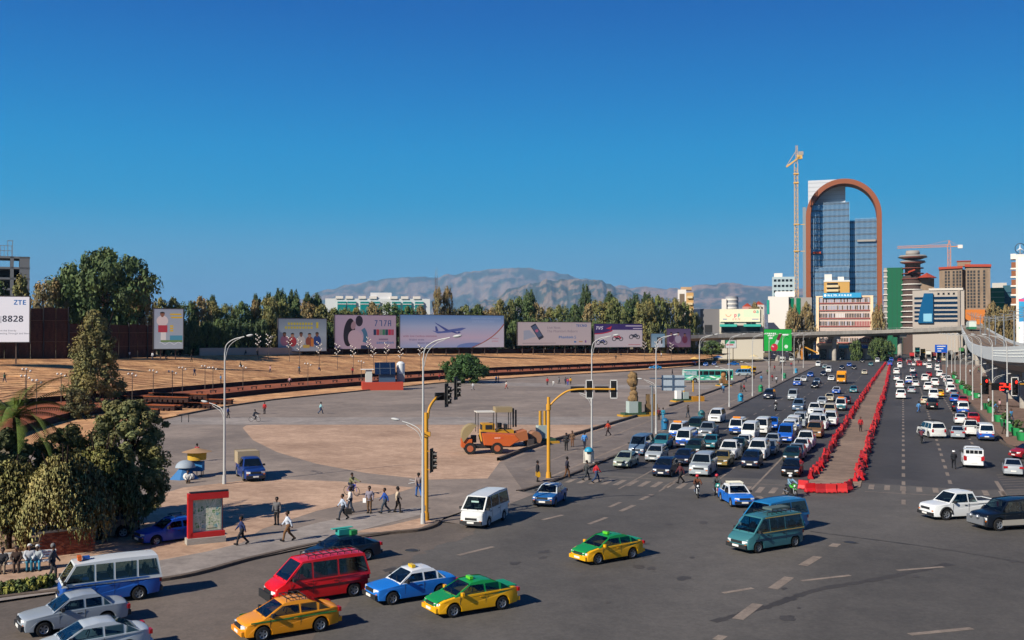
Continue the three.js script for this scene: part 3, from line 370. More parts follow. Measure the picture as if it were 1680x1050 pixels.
{ const { o, k, X, Y } = building('beige_tower', 'slim beige apartment tower rising above the tree row', 'building', 1112, 1138, 470), h = Y(475); obj('wall', bx(14 * k, h, 12, X(1119), h / 2, -6), C.white, o); obj('wall', bx(12 * k, h - 1.5, 12, X(1132), h / 2 - 0.7, -6), std(0xb48e58, 0.85), o); obj('roof_cap', bx(18 * k, 1.4, 9, X(1126), h + 0.6, -6), std(0xa88a6a, 0.9), o); for (let y = Y(520); y < h - 2; y += 3.1) obj('balcony', bx(9 * k, 1.1, 1.2, X(1132), y, 0.4), C.cream, o); obj('window_band', bx(8 * k, h - 4, 0.2, X(1119), h / 2, 0.06), std(0x6a5a48, 0.5), o); }
{ const { o, k, X, Y } = building('white_flats', 'white rounded apartment block with banded balconies far behind the shops', 'building', 1184, 1213, 760), h = Y(486); obj('wall', cyl(10.5 * k, 10.5 * k, h, X(1201), 0, -9, 20), std(0x8a8c90, 0.7), o); for (let y = Y(520); y < h; y += 3.2) obj('balcony', cyl(11.2 * k, 11.2 * k, 1.3, X(1201), y, -9, 20), C.white, o); obj('side_wall', bx(8 * k, Y(490), 10, X(1188), Y(490) / 2, -9), C.white, o); }
[['small pink walled house behind the shops', 1218, 1234, 503, 0xb08078], ['low white house with red roof edge near the white cube building', 1236, 1254, 500, 0xb8b2ac]].forEach(([lb, a, b, y, c]) => { const { o, k, X, Y } = building('house', lb, 'house', a, b, 620), h = Y(y), w = (b - a) * k; obj('wall', bx(w, h, 9, 0, h / 2, -4.5), std(c, 0.9), o); const r = new THREE.ConeGeometry(w * 0.72, 2.4, 4); r.rotateY(PI / 4); r.scale(1, 1, 0.9); r.translate(0, h + 1.2, -4.5); obj('roof', r, C.red, o); windows(o, span(-w * 0.3, w * 0.3, 3), [h - 2, h - 5], 0.9, 1.1, 0.03, C.win); });
{ // white and teal building behind the trees
  const { o, k, X, Y } = building('teal_building', 'long white building with teal glass bays showing above the trees', 'building', 534, 706, 440), h = Y(490); obj('wall', bx(172 * k, h, 16, 0, h / 2, -8), std(0xc2c6c6, 0.8), o); obj('roof_room', bx(35 * k, 3, 8, X(625), h + 1.2, -5), std(0xc8c8c8, 0.8), o);
  for (const x of [561, 577, 598, 616, 650, 668, 688]) { obj('glass_bay', bx(14 * k, 24 * k, 0.8, X(x), Y(507), 0.4), C.teal, o); obj('glazing_bar', bx(15 * k, 0.3, 0.3, X(x), Y(499), 0.9), C.white, o); obj('roof_box', bx(12 * k, 1.2, 3, X(x - 4), h + 0.5, -1), C.white, o); } }
{ // shell of a building under construction, far left
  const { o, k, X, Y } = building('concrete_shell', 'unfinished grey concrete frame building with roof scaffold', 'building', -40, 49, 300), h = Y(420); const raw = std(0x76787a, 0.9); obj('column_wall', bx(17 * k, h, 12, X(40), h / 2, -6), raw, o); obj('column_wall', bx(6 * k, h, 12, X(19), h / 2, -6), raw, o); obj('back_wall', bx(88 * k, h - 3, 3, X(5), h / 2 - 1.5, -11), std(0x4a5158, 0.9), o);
  for (let y = h - 0.3; y > 2; y -= 3.2) obj('floor_slab', bx(89 * k, 0.6, 12, X(4.5), y, -6), raw, o); const sc = []; for (let x = -30; x <= 20; x += 6) sc.push(bx(0.15, 3.4, 0.15, X(x), h + 1.7, -2)); sc.push(bx(50 * k, 0.15, 0.15, X(-5), h + 3.3, -2), bx(50 * k, 0.15, 0.15, X(-5), h + 1.8, -2)); for (const x of [12, 20]) sc.push(bx(0.2, 5.2, 0.2, X(x), h + 2.6, -4)); sc.push(bx(9 * k, 0.2, 0.2, X(16), h + 5, -4)); obj('scaffold', sc, M.grey, o); }
{ const { o, k, X, Y } = building('radio_mast', 'thin lattice radio mast rising above the two tall trees', 'mast', 713, 718, 520); const l = []; craneMast(l, 0, 0, Y(452), 0, 1.1); obj('lattice', l, std(0x5a4a44, 0.7), o); obj('antenna', [cyl(0.12, 0.05, 4.5, 0.4, Y(452), 0), cyl(0.12, 0.05, 3, -0.4, Y(452), 0)], M.grey, o); }
// ---------- flyover ----------
{
  const o = thing('flyover', 'concrete road flyover crossing above the avenue on thick piers', 'bridge', [0, 0, 0]);
  const pts = [AT(1080, 551, 400), AT(1152, 549, 415), AT(1251, 546.5, 428), AT(1340, 544, 436), AT(1436, 541.5, 440), AT(1549, 537.5, 440), AT(1640, 534, 445), AT(1760, 532, 450)], c = new THREE.CatmullRomCurve3(pts).getPoints(60);
  const loft = (sec) => { const pos = []; const rows = c.map((p, i) => { const a = c[Math.max(0, i - 1)], b = c[Math.min(c.length - 1, i + 1)], d = b.clone().sub(a).setY(0).normalize(), n = V(d.z, 0, -d.x); return sec.map(([z, y]) => V(p.x + n.x * z, p.y + y, p.z + n.z * z)); }); for (let i = 0; i + 1 < rows.length; i++) for (let k = 0; k < sec.length; k++) { const k2 = (k + 1) % sec.length, [a, b, cc, d] = [rows[i][k], rows[i + 1][k], rows[i + 1][k2], rows[i][k2]]; for (const q of [a, b, cc, a, cc, d]) pos.push(q.x, q.y, q.z); } const g = new THREE.BufferGeometry(); g.setAttribute('position', new THREE.Float32BufferAttribute(pos, 3)); roadUV(g, 6); g.computeVertexNormals(); return g; };
  obj('deck', loft([[0, -0.9], [0, -1.5], [2.5, -2.6], [10, -2.6], [12.5, -1.5], [12.5, -0.9]]), M.concrete, o); obj('parapet', loft([[0, 0], [0, -0.88], [0.3, -0.88], [0.3, 0]]), M.concrete, o); obj('parapet', loft([[12.2, 0], [12.2, -0.88], [12.5, -0.88], [12.5, 0]]), M.concrete, o);
  for (let i = 2; i < 60; i += 9) { const p = c[i]; obj('pier', [cyl(1.0, 1.0, p.y - 2.6, p.x, 0, p.z - 6, 14), bx(3, 1.2, 8, p.x, p.y - 3, p.z - 6)], M.concrete, o); }
  for (let i = 0; i < 59; i++) { const p = c[i]; obj('railing_post', bx(0.1, 0.7, 0.1, p.x, p.y + 0.35, p.z - 0.1), M.grey, o); } obj('rail', loft([[0.05, 0.72], [0.05, 0.64], [0.15, 0.64], [0.15, 0.72]]), M.grey, o);
}
// ---------- elevated light railway ----------
{
  const o = thing('railway_viaduct', 'curved elevated light railway viaduct with pale fascia panels and two tracks', 'viaduct', [0, 0, 0]);
  const a = [V(55, 10.9, 30), V(55.2, 10.9, -20), V(56.2, 10.9, -70), ...[[1760, 560, 104], [1720, 564, 112], [1680, 567, 125], [1639, 569, 150], [1612, 568, 185], [1592, 562, 235], [1585, 551, 310], [1578, 538, 430], [1576, 531, 520]].map((q) => AT(...q))], c = new THREE.CatmullRomCurve3(a, false, 'centripetal').getPoints(206);
  const nrm = (i) => { const p = c[Math.max(0, i - 1)], q = c[Math.min(c.length - 1, i + 1)], d = q.clone().sub(p).setY(0).normalize(); return V(-d.z, 0, d.x); };
  const loft = (sec, i0 = 0, i1 = c.length - 1) => { const pos = [], uv = []; let L = 0, rows = []; for (let i = i0; i <= i1; i++) { const n = nrm(i), p = c[i]; if (i > i0) L += p.distanceTo(c[i - 1]); rows.push([sec.map(([z, y]) => V(p.x + n.x * z, p.y + y, p.z + n.z * z)), L]); } for (let i = 0; i + 1 < rows.length; i++) for (let k = 0; k < sec.length; k++) { const k2 = (k + 1) % sec.length; for (const [r, q] of [[i, k], [i + 1, k], [i + 1, k2], [i, k], [i + 1, k2], [i, k2]]) { const v = rows[r][0][q]; pos.push(v.x, v.y, v.z); uv.push(rows[r][1] / 6, q === k2 ? 0.3 : 0); } } const g = new THREE.BufferGeometry(); g.setAttribute('position', new THREE.Float32BufferAttribute(pos, 3)); g.setAttribute('uv', new THREE.Float32BufferAttribute(uv, 2)); g.computeVertexNormals(); return g; };
  obj('girder', loft([[0.4, -1.7], [0.8, -2.6], [2.5, -3.6], [7.5, -3.6], [9.6, -2.4], [9.6, -0.5], [0.4, -0.5]]), M.concrete, o);
  obj('ballast', loft([[0.4, -0.46], [9.5, -0.46], [9.5, -0.42], [0.4, -0.42]]), new THREE.MeshStandardMaterial({ map: T.concrete, color: 0xc4ac94, roughness: 1 }), o);
  const pm = std(0xc2c6c4, 0.7); 
  for (let i = 0; i + 2 < c.length; i += 2) { obj('fascia_panel', loft([[-0.02, 0], [-0.02, -2.15], [0.3, -2.15], [0.3, 0]].map(([z, y]) => [z, y * (1 - (i % 4 ? 0.004 : 0))]), i, i + 2), pm, o); }
  for (let i = 50; i < 118; i += 1) for (const y of [-0.55, -0.95, -1.35]) { const n = nrm(i), p = c[i], g = new THREE.BoxGeometry(0.28, 0.08, 0.14); g.rotateY(Math.atan2(-n.x, -n.z)); g.translate(p.x - n.x * 0.08, p.y + y, p.z - n.z * 0.08); obj('slot_shadow_ledge', g, pm, o); }  // small ledges in place of the fascia holes, added to cast shadow
  const rail = std(0x7a6a5c, 0.45, { metalness: 0.5 }); for (const z of [2.0, 3.44, 6.2, 7.64]) obj('rail', loft([[z, -0.42], [z + 0.09, -0.42], [z + 0.09, -0.26], [z, -0.26]]), rail, o);
  obj('parapet', loft([[9.4, 0.2], [9.4, -0.5], [9.7, -0.5], [9.7, 0.2]]), pm, o);
  for (let i = 12; i < c.length; i += 12) { const p = c[i], n = nrm(i); obj('pier', [cyl(0.9, 0.9, Math.max(1, p.y - 4.2), p.x + n.x * 5, 0, p.z + n.z * 5, 16), bx(5, 0.9, 2, p.x + n.x * 5, p.y - 4, p.z + n.z * 5, Math.atan2(-n.z, n.x))], M.concrete, o); }
  const wires = []; for (let i = 12; i < c.length; i += 9) { const p = c[i], n = nrm(i), q = (z, y) => V(p.x + n.x * z, p.y + y, p.z + n.z * z); obj('catenary_pole', [bar(q(4.9, -0.4), q(4.9, 6.3), 0.14, 0.11), bar(q(4.9, 5.6), q(2.6, 5.9), 0.05), bar(q(4.9, 5.6), q(7.2, 5.9), 0.05), bar(q(4.9, 4.9), q(2.6, 5.5), 0.04), bar(q(4.9, 4.9), q(7.2, 5.5), 0.04)], M.steel, o); if (i + 9 < c.length) { const p2 = c[i + 9], n2 = nrm(i + 9); for (const z of [2.7, 7.1]) wires.push(bar(q(z, 5.6), V(p2.x + n2.x * z, p2.y + 5.6, p2.z + n2.z * z), 0.025, 0.025, 4)); } }
  obj('overhead_wire', wires, M.dark, o);
  // tram at the far end
  const i = 184, p = c[i], n = nrm(i), tr = thing('tram', 'green and white tram coming along the elevated railway', 'tram', V(p.x + n.x * 2.7, p.y - 0.25, p.z + n.z * 2.7), Math.atan2(-n.x, -n.z)); tr.rotation.y = Math.atan2(-UX, -UZ) + PI;
  obj('body', bx(2.65, 2.4, 20, 0, 1.9, -10), std(0xb9c4bc, 0.5), tr); obj('skirt', bx(2.7, 0.9, 20.1, 0, 0.6, -10), std(0x1c6a48, 0.5), tr); obj('windscreen', bx(2.2, 1.3, 0.1, 0, 2.3, 0.03), C.win, tr); obj('roof', bx(2.3, 0.4, 18, 0, 3.3, -10), M.grey, tr); for (const s of [-1, 1]) obj('headlight', ball(0.14, s * 0.9, 1.0, 0.1, 8), M.white, tr); obj('wheel', [-3, -8, -13, -17].map((z) => bx(1.8, 0.5, 0.6, 0, 0.25, z)), M.dark, tr);
}

{ // stalls and signs in the shade beyond the avenue
  const r = rngOf(203); [['red', 0xa01c20], ['teal', 0x2a8a80], ['yellow', 0xb88a20], ['white', 0xb8b8b0], ['dark red', 0x6a1418], ['blue', 0x1c4a8a], ['orange', 0xb05a1c], ['grey', 0x6a6c6e], ['brown', 0x5a3c28], ['green', 0x2a6a38]].forEach(([n, hex], i) => { const { o, k } = building('market_stall', 'small ' + n + ' fronted stall in the row below the grey office building', 'stall', 1492 + i * 9, 1500 + i * 9, 447 + (i % 3) * 2), w = 8 * k, h = 3.6 + (i * 7 % 4) * 0.7; obj('wall', bx(w, h, 4, 0, h / 2, -2), std(0x4a3c34, 0.9), o); obj('shop_sign', bx(w, 1.1, 0.2, 0, h - 0.7, 0.15), std(hex, 0.7), o); obj('opening_shade', bx(w * 0.7, h * 0.5, 0.1, 0, h * 0.28, 0.04), M.dark, o); obj('canopy', bx(w, 0.1, 1.8, 0, h - 1.4, 0.9, 0, 0, 0.2), std(hex, 0.8), o); });  // solid dark fronts stand in for the shaded stall interiors
}
// ---------- trees ----------
const leafMat = (hex) => new THREE.MeshStandardMaterial({ color: hex, vertexColors: true, roughness: 0.75, side: THREE.DoubleSide });
const bark = new THREE.MeshStandardMaterial({ map: T.rust, color: 0x9a8a78, roughness: 1 });
// leaf cloud in a unit crown: width 1 to each side, height 0..1; aspect = height of the crown / its half width, so that leaves stay square
function leaves(seed, nC, nL, leaf, prof, aspect, rc = 0.2, wind = 0) {
  const r = rngOf(seed), pos = [], nor = [], col = [], v = V(), q = new THREE.Quaternion(), lump = lattice(8, seed + 3);
  for (let c = 0; c < nC; c++) {
    const h = 0.02 + 0.96 * Math.pow(r(), 0.9), a = r() * 2 * PI, R = prof(h) * (0.3 + 0.7 * Math.sqrt(r())) * (0.68 + 0.62 * lump(a / (2 * PI) * 8, h * 5)), rr = rc * (0.45 + 0.95 * r()) * (0.5 + 0.5 * prof(h));
    const cx = Math.cos(a) * R + wind * h, cz = Math.sin(a) * R, cy = h, tone = 0.72 + 0.56 * r(), warm = r();
    for (let k = 0; k < nL; k++) {
      const u = r() * 2 - 1, t = r() * 2 * PI, s = Math.sqrt(1 - u * u), n = V(s * Math.cos(t), u, s * Math.sin(t)), d = rr * Math.pow(r(), 0.4);
      const x = cx + n.x * d, y = cy + n.y * d / aspect * 0.85, z = cz + n.z * d;
      n.x += (r() - 0.5) * 1.1; n.y += 0.35 + (r() - 0.5) * 1.1; n.z += (r() - 0.5) * 1.1; n.normalize();
      q.setFromUnitVectors(V(0, 0, 1), n); const L = leaf * (0.6 + 0.8 * r()), rot = r() * PI, tw = tone * (0.85 + 0.3 * r()), cc = [tw * (0.9 + 0.3 * warm), tw, tw * (0.85 + 0.2 * (1 - warm))];
      const P = [[0, L], [-L * 0.55, 0], [0, -L], [0, L], [0, -L], [L * 0.55, 0]].map(([A, B]) => { v.set(A * Math.cos(rot) - B * Math.sin(rot), A * Math.sin(rot) + B * Math.cos(rot), 0).applyQuaternion(q); return [x + v.x, y + v.y / aspect, z + v.z]; });
      for (const p of P) { pos.push(...p); nor.push(n.x, n.y, n.z); col.push(...cc); }
    }
  }
  const g = new THREE.BufferGeometry(); g.setAttribute('position', new THREE.Float32BufferAttribute(pos, 3)); g.setAttribute('normal', new THREE.Float32BufferAttribute(nor, 3)); g.setAttribute('color', new THREE.Float32BufferAttribute(col, 3)); return g;
}
const PROF = { round: (h) => Math.sqrt(Math.max(0.02, 1 - (2 * h - 0.9) ** 2 * 0.95)), cone: (h) => 0.12 + 0.88 * Math.pow(1 - h, 0.75) * Math.min(1, 0.45 + h * 3), column: (h) => 0.35 + 0.65 * Math.sin(PI * (0.12 + 0.8 * h)), wide: (h) => Math.min(1, 0.55 + h) * Math.sqrt(Math.max(0, 1 - (h * 0.98) ** 3)) };
function trunkGeo(h, r0, seed, spreadTo, n = 5) { const r = rngOf(seed), l = [bar(V(0, -0.3, 0), V((r() - 0.5) * h * 0.06, h * 0.5, (r() - 0.5) * h * 0.06), r0, r0 * 0.7, 8)]; const m = V(0, h * 0.45, 0); for (let i = 0; i < n; i++) { const a = i / n * 2 * PI + r(); l.push(bar(m.clone(), V(Math.cos(a) * spreadTo * (0.4 + 0.5 * r()), h * (0.75 + 0.3 * r()), Math.sin(a) * spreadTo * (0.4 + 0.5 * r())), r0 * 0.5, r0 * 0.15, 6)); } return merge(l); }
const bgCrown = [leaves(901, 80, 62, 0.066, PROF.round, 1.5, 0.3), leaves(902, 85, 62, 0.066, PROF.column, 2.4, 0.32, 0.1), leaves(903, 85, 60, 0.064, PROF.wide, 1.4, 0.28), leaves(904, 80, 62, 0.066, PROF.cone, 2.2, 0.3, 0.1), leaves(905, 80, 42, 0.075, PROF.round, 1.2, 0.28), leaves(906, 210, 80, 0.036, PROF.round, 1.1, 0.2)];
const GREEN = [leafMat(0x6b6a3a), leafMat(0x5e6634), leafMat(0x435629), leafMat(0x7a6c46), leafMat(0x384c28)];
const bgTrunk = trunkGeo(1, 0.035, 77, 0.12, 4);
function bgTree(name, label, cat, X, yTop, base, d, halfW, variant, mat, group, crownFrom = 0.12) {
  const p = AT(X, yTop, d), H = p.y - base, o = thing(name, label, cat, V(p.x, base, p.z), (X * 1.7) % 6.28, group);
  const t = obj('trunk', bgTrunk, bark, o); t.scale.set(H, H * 0.9, H); const c = obj('crown', bgCrown[variant], GREEN[mat], o); c.scale.set(halfW * K(d), H * (1 - crownFrom), halfW * K(d)); c.position.y = H * crownFrom; return o;
}
{
  const r = rngOf(44), rimD = (X) => { let k = 0; while (k < rimPx.length - 2 && X > rimPx[k + 1][0]) k++; const a = rimPx[k], b = rimPx[k + 1], f = (X - a[0]) / (b[0] - a[0]); return [a[2] + (b[2] - a[2]) * f, AT(X, a[1] + (b[1] - a[1]) * f, a[2] + (b[2] - a[2]) * f).y]; };
  const G1 = 'trees behind '; const spot = (X) => (X < 305 ? 'the narrow poster board' : X < 452 ? 'the pale plastered wall' : X < 542 ? 'the board with five people' : X < 653 ? 'the mauve board with the couple' : X < 838 ? 'the long airliner billboard' : X < 972 ? 'the phone billboard' : X < 1060 ? 'the motorcycle billboard' : 'the small poster boards');
  const tops = [[262, 492], [284, 488], [306, 496], [328, 490], [350, 494], [372, 500], [395, 498], [418, 492], [440, 488], [462, 494], [486, 490], [508, 497], [530, 502], [548, 505], [640, 497], [610, 498], [585, 504], [566, 506], [668, 505], [690, 501], [748, 506], [766, 503], [784, 499], [802, 506], [822, 494], [838, 491], [858, 488], [880, 500], [902, 504], [922, 502], [944, 502], [966, 498], [988, 494], [1010, 492], [1030, 492]];
  tops.forEach(([X, y], i) => { const [d, h] = rimD(X); bgTree('broadleaf_tree', ['dry olive', 'green', 'dark green', 'tan tinged'][i % 4] + ' broadleaf tree in the row behind ' + spot(X), 'tree', X, y + 1, h, d + 12 + r() * 10, 17 + r() * 5, i % 3 === 0 ? 0 : i % 3 === 1 ? 3 : 1, i % 4, G1 + spot(X)); });
  for (const X of [270, 296, 318, 340, 362, 384, 406, 430, 474, 498, 520, 540, 576, 630, 655, 680, 735, 758, 792, 812, 846, 870, 892, 912, 934, 955, 978, 1000, 1022]) { const [d, h] = rimD(X); bgTree('hedge_tree', 'low dark bushy tree close behind ' + spot(X), 'tree', X, 524 + r() * 10, h, d + 6, 14 + r() * 4, 4, 2 + (r() * 2 | 0) * 2, 'low trees close behind ' + spot(X), 0.02); }
  for (const [X, y] of [[717, 474], [734, 473]]) { const [d, h] = rimD(X); bgTree('poplar_tree', 'tall narrow tree beside the radio mast', 'tree', X, y, h, d + 10, 10, 1, 3, 'pair of tall narrow trees'); }
  [[868, 480, 14], [960, 472, 12], [1000, 483, 14], [1042, 486, 12], [460, 478, 14], [482, 480, 14], [505, 484, 12], [520, 485, 12], [440, 484, 10], [348, 488, 12], [420, 486, 10], [1062, 484, 14]].forEach(([X, y, w]) => { const [d, h] = rimD(X); bgTree('eucalyptus_tree', 'tall dark loose crowned tree rising far behind ' + spot(X), 'tree', X, y, h, d + 45, w, 2, 4, 'tall dark trees far behind ' + spot(X), 0.35); });
  [[1056, 494, 20], [1078, 490, 20], [1100, 492, 20], [1122, 500, 18], [1138, 515, 14]].forEach(([X, y, w], i) => { const [d, h] = rimD(X); bgTree('plane_tree', 'wide wind blown grey green tree at the end of the billboard row', 'tree', X, y, h - 1, d + 5, w, i % 2 ? 0 : 1, i % 2, 'wind blown trees at the end of the row', 0.04); });
  bgTree('eucalyptus_tree', 'huge spreading dark green tree towering above the rusty hoarding', 'tree', 172, 414, 7, 236, 72, 5, 2, undefined, 0.2); bgTree('broadleaf_tree', 'dark tree leaning against the side of the huge spreading tree', 'tree', 112, 444, 7, 240, 30, 2, 4); bgTree('broadleaf_tree', 'grey green tree rising behind the white billboard with numbers', 'tree', 74, 460, 7, 226, 28, 1, 3); bgTree('broadleaf_tree', 'yellow green tree in front of the unfinished concrete frame building', 'tree', 34, 452, 7, 228, 26, 3, 0); bgTree('broadleaf_tree', 'dark tree at the foot of the unfinished concrete frame building', 'tree', -8, 462, 7, 230, 22, 0, 2); bgTree('broadleaf_tree', 'slim grey tree on the plaza side of the huge spreading tree', 'tree', 232, 462, 7, 238, 20, 2, 3);
  // trees among the buildings
  [[1300, 506, 440, 'bushy tree in front of the white cube shaped building'], [1322, 500, 446, 'bushy tree at the corner of the narrow windowed hotel'], [1442, 505, 448, 'ragged tree between the hotel and a low cream house'], [1238, 500, 520, 'small tree beside the low white house']].forEach(([X, y, d, lb], i) => bgTree('street_tree', lb, 'tree', X, y, 0, d, 14, i % 2 ? 0 : 2, 3));
  [[1405, 560, 440, 10], [1440, 556, 436, 14], [1455, 560, 438, 12]].forEach(([X, y, d, w]) => bgTree('street_tree', 'dark low tree in the shade under the flyover', 'tree', X, y, 0, d, w, 4, 2, 'dark low trees under the flyover', 0.05)); bgTree('street_tree', 'round green tree in front of the flyover beside the striped board', 'tree', 1168, 560, 3, 404, 18, 4, 2);
  [[1630, 500], [1650, 505], [1662, 498]].forEach(([X, y]) => bgTree('street_tree', 'pale tree showing above the railway parapet', 'tree', X, y, 0, 420, 14, 0, 3, 'pale trees behind the railway'));
}
// nearer trees with finer leaves
function nearTree(name, label, X, Y, topY, halfPx, seed, prof, hex, nC, nL, leafM, rc, from, wind = 0, lift = 0) {
  const b = G(X, Y), d = -b.z, H = AT(X, topY, d).y - lift, w = halfPx * K(d), o = thing(name, label, 'tree', V(b.x, lift, b.z)); const ch = H * (1 - from);
  obj('trunk', trunkGeo(H * 0.95, H * 0.03, seed, w * 0.8, 7), bark, o); const c = obj('crown', leaves(seed + 1, nC, nL, leafM / w, prof, ch / w, rc, wind), leafMat(hex), o); c.scale.set(w, ch, w); c.position.y = H * from; return o;
}
nearTree('round_tree', 'dense round topped tree beside the plaza entrance kerb', 205, 868, 655, 72, 611, PROF.wide, 0x5f6238, 230, 150, 0.11, 0.19, 0.1);
nearTree('spreading_tree', 'low spreading tree merging with the dense round tree', 118, 862, 700, 60, 621, PROF.wide, 0x626034, 150, 130, 0.12, 0.24, 0.15);
nearTree('spreading_tree', 'dark tree standing behind the palm', 8, 880, 705, 60, 631, PROF.wide, 0x525832, 130, 120, 0.13, 0.25, 0.12);
nearTree('conical_tree', 'tall cone shaped tree standing on the dry terrace', 155, 672, 512, 54, 641, PROF.cone, 0x686638, 190, 130, 0.2, 0.26, 0.08);
nearTree('shade_tree', 'wide dark green shade tree at the plaza edge beside the walkway', 762, 629, 583, 34, 651, PROF.round, 0x2f4d1c, 120, 110, 0.26, 0.26, 0.06);
nearTree('bush', 'straggly bush beside the bench rows below the cone shaped tree', 135, 690, 640, 30, 661, PROF.wide, 0x55522e, 60, 90, 0.16, 0.28, 0.02);
{ // weeping trees by the brick wall: hanging strands of fine leaves
  const weep = (label, X, Y, topY, halfPx, seed, hex) => {
    const b = G(X, Y), d = -b.z, H = AT(X, topY, d).y, w = halfPx * K(d), r = rngOf(seed), o = thing('weeping_tree', label, 'tree', V(b.x, 0, b.z)); obj('trunk', trunkGeo(H, H * 0.03, seed, w * 0.7, 7), bark, o);
    const pos = [], nor = [], col = [];
    for (let s = 0; s < 800; s++) { const a = r() * 2 * PI, q = Math.pow(r(), 0.6), R = w * q, lump = 0.9 + 0.16 * Math.sin(a * 3 + seed) * q, y0 = H * lump * (1.0 - 0.5 * q * q - 0.1 * r()), L = H * (0.1 + 0.26 * r()); const x = Math.cos(a) * R, z = Math.sin(a) * R, tone = 0.65 + 0.6 * r(), warm = r(), out = 0.5 * r();
      for (let k = 0; k < 40; k++) { const f = k / 40, o2 = out * Math.sin(f * 1.6), px_ = x + Math.cos(a) * o2 + (r() - 0.5) * 0.3, pz = z + Math.sin(a) * o2 + (r() - 0.5) * 0.3, py = y0 + 0.12 * Math.sin(f * 3.1) - L * f * f; if (py < 0.7) break; const l = 0.05 + 0.06 * r(), t = r() * 6.28, n = V(Math.cos(a) * 0.8 + (r() - 0.5) * 1.2, 0.75 + (r() - 0.5), Math.sin(a) * 0.8 + (r() - 0.5) * 1.2).normalize(), e = V(-Math.sin(t), 0.2, Math.cos(t)).multiplyScalar(l * 0.5), tw = tone * (0.75 + 0.5 * r()); for (const v of [[px_ + e.x, py + e.y, pz + e.z], [px_ - e.x, py - e.y, pz - e.z], [px_ + (r() - 0.5) * 0.12, py - l * 2.2, pz + (r() - 0.5) * 0.12]]) { pos.push(...v); nor.push(n.x, n.y, n.z); col.push(tw * (0.95 + 0.2 * warm), tw, tw * 0.85); } } }
    const g = new THREE.BufferGeometry(); g.setAttribute('position', new THREE.Float32BufferAttribute(pos, 3)); g.setAttribute('normal', new THREE.Float32BufferAttribute(nor, 3)); g.setAttribute('color', new THREE.Float32BufferAttribute(col, 3)); obj('crown', g, leafMat(hex), o);
  };
  weep('weeping tree drooping over the red brick wall', 104, 908, 728, 66, 701, 0x8a8656); weep('weeping tree hanging above the seated people on the bench', 14, 903, 736, 66, 711, 0x7c7a48); weep('weeping tree filling the space between the round tree and the brick wall', 165, 888, 712, 58, 721, 0x76763f);
}
{ // palm
  const b = G(22, 880), d = -b.z, H = AT(22, 684, d).y, o = thing('palm_tree', 'feathery green palm standing above the weeping trees', 'tree', V(b.x, 0, b.z)); obj('trunk', [0, 1, 2, 3, 4, 5, 6, 7].map((i) => cyl(0.24, 0.2, H / 8, 0.02 * i, i * H / 8, 0, 9)), bark, o); const r = rngOf(81);
  const fm = leafMat(0x62752f); for (let i = 0; i < 30; i++) { const a = i * 2.4, el = 1.1 - (i / 30) * 1.2, L = 3.7 + r() * 0.8, pos = [], nor = [], col = []; let p = V(0, H, 0), dir = V(Math.cos(a) * Math.cos(el), Math.sin(el), Math.sin(a) * Math.cos(el)); const side = V(-Math.sin(a), 0, Math.cos(a));
    for (let k = 0; k < 40; k++) { p = p.clone().addScaledVector(dir, L / 40); dir.y -= 0.035; dir.normalize(); const ll = 0.62 * Math.sin(PI * (0.12 + 0.86 * k / 40)); for (const s of [-1, 1]) { const q = p.clone().addScaledVector(side, s * ll).add(V(0, -ll * 0.45, 0)).addScaledVector(dir, ll * 0.4), e = dir.clone().multiplyScalar(0.035), n = V(-dir.x * dir.y, 1, -dir.z * dir.y).normalize(), tn = 0.8 + 0.4 * r(); for (const w of [p.clone().sub(e), p.clone().add(e), q]) { pos.push(w.x, w.y, w.z); nor.push(n.x, n.y, n.z); col.push(tn, tn, tn); } } }
    const g = new THREE.BufferGeometry(); g.setAttribute('position', new THREE.Float32BufferAttribute(pos, 3)); g.setAttribute('normal', new THREE.Float32BufferAttribute(nor, 3)); g.setAttribute('color', new THREE.Float32BufferAttribute(col, 3)); obj('frond', g, fm, o); }
}
